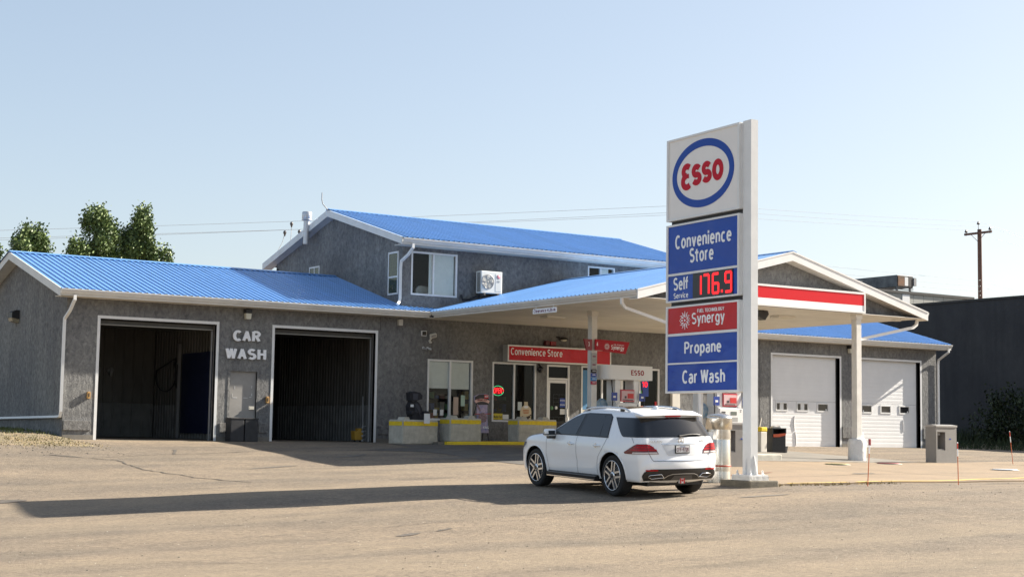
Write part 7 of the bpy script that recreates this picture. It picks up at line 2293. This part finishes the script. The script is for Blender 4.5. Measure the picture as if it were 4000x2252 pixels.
# spoiler over the glass
mb = MB()
n = 20
top, bot = [], []
for k in range(n+1):
    y = -.70+1.40*k/n
    q = 1-(y/.70)**2
    xr = -2.09-.055*q**.6
    top.append((-1.80-.03*q, y, 1.672+.028*q)); bot.append((xr, y*1.0, 1.592+.022*q))
und = [(p[0]+.16, p[1], p[2]-.028) for p in bot]
lip = [(p[0]+.004, p[1], p[2]-.016) for p in bot]
vs = top+bot+lip+und
w = n+1
mb.add(vs, [(r*w+k, r*w+k+1, (r+1)*w+k+1, (r+1)*w+k) for r in range(3) for k in range(n)]+[(0, w, 2*w, 3*w), (n, 3*w+n, 2*w+n, w+n)], 0, True)
spo = mb.build('roof_spoiler', M_PAINT, car)
mb = MB(); mb.box(-2.142, -2.10, -.17, .17, 1.572, 1.594); mb.build('brake_light', M_LAMPR, spo)
# tailgate lines, plate recess, handle strip
rp = lambda th, z: rear_pt(th, z, .005)
for s in (1, -1):
    band_on(rp, [(s*R_(46), 1.16), (s*R_(43.5), 1.05)], .010, 'panel_gap', M_GAP)
    band_on(rp, [(s*R_(31), .835), (s*R_(29), .74), (s*R_(27.5), .70)], .010, 'panel_gap', M_GAP)
band_on(rp, [(R_(27.5), .70), (0, .69), (R_(-27.5), .70)], .012, 'panel_gap', M_GAP)
row_patch(lambda th, z: rear_pt(th, z, .004), [(.690, R_(-24), R_(24)), (.715, R_(-25), R_(25))], 24, 'bumper_sill', M_ALU)
row_patch(lambda th, z: rear_pt(th, z, .007), [(1.028, R_(-20.5), R_(20.5)), (1.045, R_(-20.5), R_(20.5))], 24, 'handle_strip', M_ALU)
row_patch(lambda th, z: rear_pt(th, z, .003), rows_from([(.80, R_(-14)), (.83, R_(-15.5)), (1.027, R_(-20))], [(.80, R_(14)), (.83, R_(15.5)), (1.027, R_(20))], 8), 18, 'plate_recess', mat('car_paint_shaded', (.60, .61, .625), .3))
# bumper lower part
row_patch(lambda th, z: rear_pt(th, z, .010), rows_from([(.335, R_(-36)), (.42, R_(-37)), (.50, R_(-35)), (.545, R_(-30))], [(.335, R_(36)), (.42, R_(37)), (.50, R_(35)), (.545, R_(30))], 8), 40, 'bumper_insert', M_CBLK)
band_on(lambda th, z: rear_pt(th, z, .022), [(R_(19), .375), (R_(15), .43), (R_(11), .455), (0, .46), (R_(-11), .455), (R_(-15), .43), (R_(-19), .375)], .016, 'skid_trim', mat('skid_chrome', (.34, .34, .35), .2, .9), seg=.03)
row_patch(lambda th, z: rear_pt(th, z, .018), [(.345, R_(-12), R_(12)), (.43, R_(-9), R_(9))], 14, 'skid_plate', mat('skid_grey', (.12, .12, .125), .35, .6))
# plate, emblem, badges
def rear_frame(y, z):
    l, n = hit((-4, y, z), (1, 0, 0)); return l
pz, py = .925, .0
l = rear_frame(0, .92)
px = l.x-.012
mb = MB(); mb.bbox(px-.012, px+.01, -.165, .165, .845, 1.01, .006); pf = mb.build('plate_frame', M_BLACK, car)
mb = MB(); mb.box(px-.016, px-.0125, -.150, .150, .865, .995); pl = mb.build('licence_plate', M_PAPER, pf)
text('lettering', 'CFY-9728', (px-.0165, .135, .885), (0, -1, 0), (0, 0, 1), .27, .075, .002, mat('plate_ink', (.13, .03, .05), .6), pf, bold=.012)
mb = MB(); mb.box(px-.018, px-.0155, -.06, .06, .972, .986); mb.build('plate_tab', mat('plate_blue', (.10, .14, .30), .5), pf)
l = rear_frame(0, 1.095); ex_ = l.x-.006
mb = MB()
stroke(mb, arc(0, 0, .062, .062, 0, 351, 40), .012, (ex_, 0, 1.095), (0, -1, 0), (0, 0, 1), .008, closed=True)
for a in (90, 210, 330):
    ca, sa = math.cos(R_(a)), math.sin(R_(a))
    mb.prism([(ca*.058, sa*.058), (-sa*.011, ca*.011), (sa*.011, -ca*.011)], (ex_, 0, 1.095), (0, -1, 0), (0, 0, 1), (-.006, 0, 0))
mb.build('star_emblem', M_CHROME, car)
for body_, yy, wd in (('GLE 400', .66, .24), ('4MATIC', -.46, .16)):
    l = rear_frame(yy-wd/2, 1.09)
    l2 = rear_frame(yy, 1.09); l3 = rear_frame(yy-wd, 1.09)
    dv = Vector((l3.x-l2.x, -wd, 0))
    text('badge_lettering', body_, (min(l2.x, l.x)-.010, yy, 1.075), dv, (0, 0, 1), wd, .03, .005, M_ALU, car, bold=.01)
# wiper
l0 = rear_pt(0, 1.185, .03); l1 = rear_pt(R_(-24), 1.205, .025)
mb = MB(); mb.tube([rear_pt(R_(2)+R_(-26)*q, 1.175+.03*math.sin(PI*q*.8), .028) for q in (0, .2, .4, .6, .8, 1)], [.026, .02, .016, .014, .012, .008], 8); mb.build('rear_wiper', M_CBLK, car)
# roof: dark panoramic panel, fin
def roof_pt(x, y, eps=.004):
    l, n = hit((x, y, 4), (0, 0, -1))
    return (l+Vector((0, 0, eps))) if l else Vector((x, y, 1.7))
mb = MB(); vs = []
for i in range(15):
    for k in range(11):
        vs.append(roof_pt(.12-1.35*i/14, -.46+.92*k/10, .006))
mb.add(vs, [(i*11+k, i*11+k+1, (i+1)*11+k+1, (i+1)*11+k) for i in range(14) for k in range(10)], 0, True); mb.build('glass_roof', M_CGL, car)
mb = MB(); z = roof_pt(-1.50, 0).z
mb.prism([(-1.40, z-.01), (-1.62, z-.02), (-1.62, z+.035), (-1.585, z+.06), (-1.545, z+.045)], (0, -.016, 0), (1, 0, 0), (0, 0, 1), (0, .032, 0)); mb.build('antenna_fin', M_PAINT, car)
# windscreen
mb = MB(); vs = []
for i in range(9):
    for k in range(13):
        x = .90-.80*i/8
        yw = .70-.13*i/8
        vs.append(roof_pt(x, -yw+2*yw*k/12, .006))
mb.add(vs, [(i*13+k, i*13+k+1, (i+1)*13+k+1, (i+1)*13+k) for i in range(8) for k in range(12)], 0, True); mb.build('windscreen', M_CGL, car)
# head lamps on the front corners
for s in (1, -1):
    vsr = [(.80, 2.10, 1.96), (.86, 2.10, 1.86), (.92, 2.02, 1.82)]
    row_patch(lambda x, z, s=s: side_pt(x, z, s, .008), vsr, 6, 'head_lamp', mat('head_lamp', (.20, .21, .23), .08, spec=.8))
# underside and hitch
mb = MB(); mb.box(-2.15, 2.05, -.60, .60, .215, .31); mb.box(-1.0, 1.0, -.86, .86, .26, .31); mb.build('underbody', M_BLACK, car)
for x in WX:
    mb = MB(); mb.tube([(x, -.7, WR), (x, .7, WR)], .05, 8); mb.build('axle', M_BLACK, car)
mb = MB(); mb.box(-2.30, -2.20, -.20, .20, .25, .33); mb.box(-2.36, -2.1, -.05, .05, .27, .345); hb = mb.build('tow_hitch', M_BLACK, car)
hx = -2.43
mb = MB(); mb.bbox(hx, hx+.06, -.055, .055, .27, .375, .012); hc = mb.build('hitch_cover', M_PAPER, car)
mb = MB(); mb.box(hx-.004, hx-.0005, -.054, -.027, .272, .373); mb.box(hx-.004, hx-.0005, .027, .054, .272, .373); mb.build('red_bars', M_REDP, hc)
leaf = [(0, .03), (.008, .015), (.022, .020), (.017, .002), (.026, -.004), (.008, -.016), (.010, -.022), (.0, -.019), (-.010, -.022), (-.008, -.016), (-.026, -.004), (-.017, .002), (-.022, .020), (-.008, .015)]
mb = MB(); mb.prism(leaf, (hx-.001, 0, .325), (0, -1, 0), (0, 0, 1), (-.004, 0, 0)); mb.build('maple_leaf', M_REDP, hc)
# wheels
def wheel(x, s):
    mb = MB()
    prof = [(.285, -.115), (.335, -.132), (.372, -.122), (.386, -.095), (.388, -.04), (.388, .04), (.386, .095), (.372, .122), (.335, .132), (.285, .115), (.285, -.115)]
    mb.lathe(prof, (0, 0, 0), 44, axis='y')
    y0 = s*.815
    off = Vector((x, y0, WR))
    mb.v = [tuple(Vector(p)+off) for p in mb.v]
    wh = mb.build('wheel', M_RUBBER, car, fix=True)
    yo = y0+s*.118
    def disc(pr, m, nm, n=40):
        q = MB(); q.lathe([(r, s*d) for r, d in pr], (x, y0, WR), n, axis='y'); return q.build(nm, m, wh, fix=True)
    disc([(.285, .112), (.29, .128), (.278, .128), (.268, .11), (.262, .02), (.10, .0), (.0, .0)], mat('rim_dark', (.035, .035, .038), .4, .3), 'rim_barrel')
    disc([(.288, .126), (.286, .134), (.274, .134), (.272, .124)], M_ALU, 'rim_edge')
    disc([(.18, .03), (.175, .04), (.06, .04)], M_GREYM, 'brake_disc')
    for k in range(5):
        a = 2*PI*k/5+PI/2+.16
        q = MB()
        ca, sa = math.cos(a), math.sin(a)
        for sg in (-1, 1):
            P = [(.045, sg*.034), (.10, sg*.026), (.20, sg*.030), (.279, sg*.034), (.279, sg*.072), (.20, sg*.064), (.11, sg*.064), (.06, sg*.066)]
            q.prism([(r*ca-t_*sa, r*sa+t_*ca) for r, t_ in P], (x, yo-s*.015, WR), (1, 0, 0), (0, 0, 1), (0, s*.022, 0))
        q.build('spoke', M_ALU, wh, fix=True)
        q = MB()
        P = [(.10, -.024), (.19, -.028), (.27, -.034), (.27, .034), (.19, .028), (.10, .024)]
        q.prism([(r*ca-t_*sa, r*sa+t_*ca) for r, t_ in P], (x, yo-s*.022, WR), (1, 0, 0), (0, 0, 1), (0, s*.010, 0))
        q.build('spoke_web', MATS['rim_dark'], wh, fix=True)
    disc([(.075, .118), (.07, .128), (.045, .132)], M_ALU, 'hub')
    disc([(.044, .131), (.042, .137), (.0, .138)], MATS['rim_dark'], 'hub_cap')
for x in WX:
    for s in (1, -1): wheel(x, s)

# final proportions: lower roof, shorter nose
def shape(v):
    x, y, z = v
    if x > 1.95: x = 1.95+(x-1.95)*.86
    if z > 1.1: z = 1.07+(z-1.1)*.925
    elif z > .6: z = z-.03*(z-.6)/.5
    return x, y, z
done = set()
def walk(o):
    for ch in o.children:
        if ch.name.split('.')[0] == 'wheel': continue
        if ch.data and ch.data.name not in done:
            done.add(ch.data.name)
            for vv in ch.data.vertices: vv.co = shape(vv.co)
        walk(ch)
walk(car)
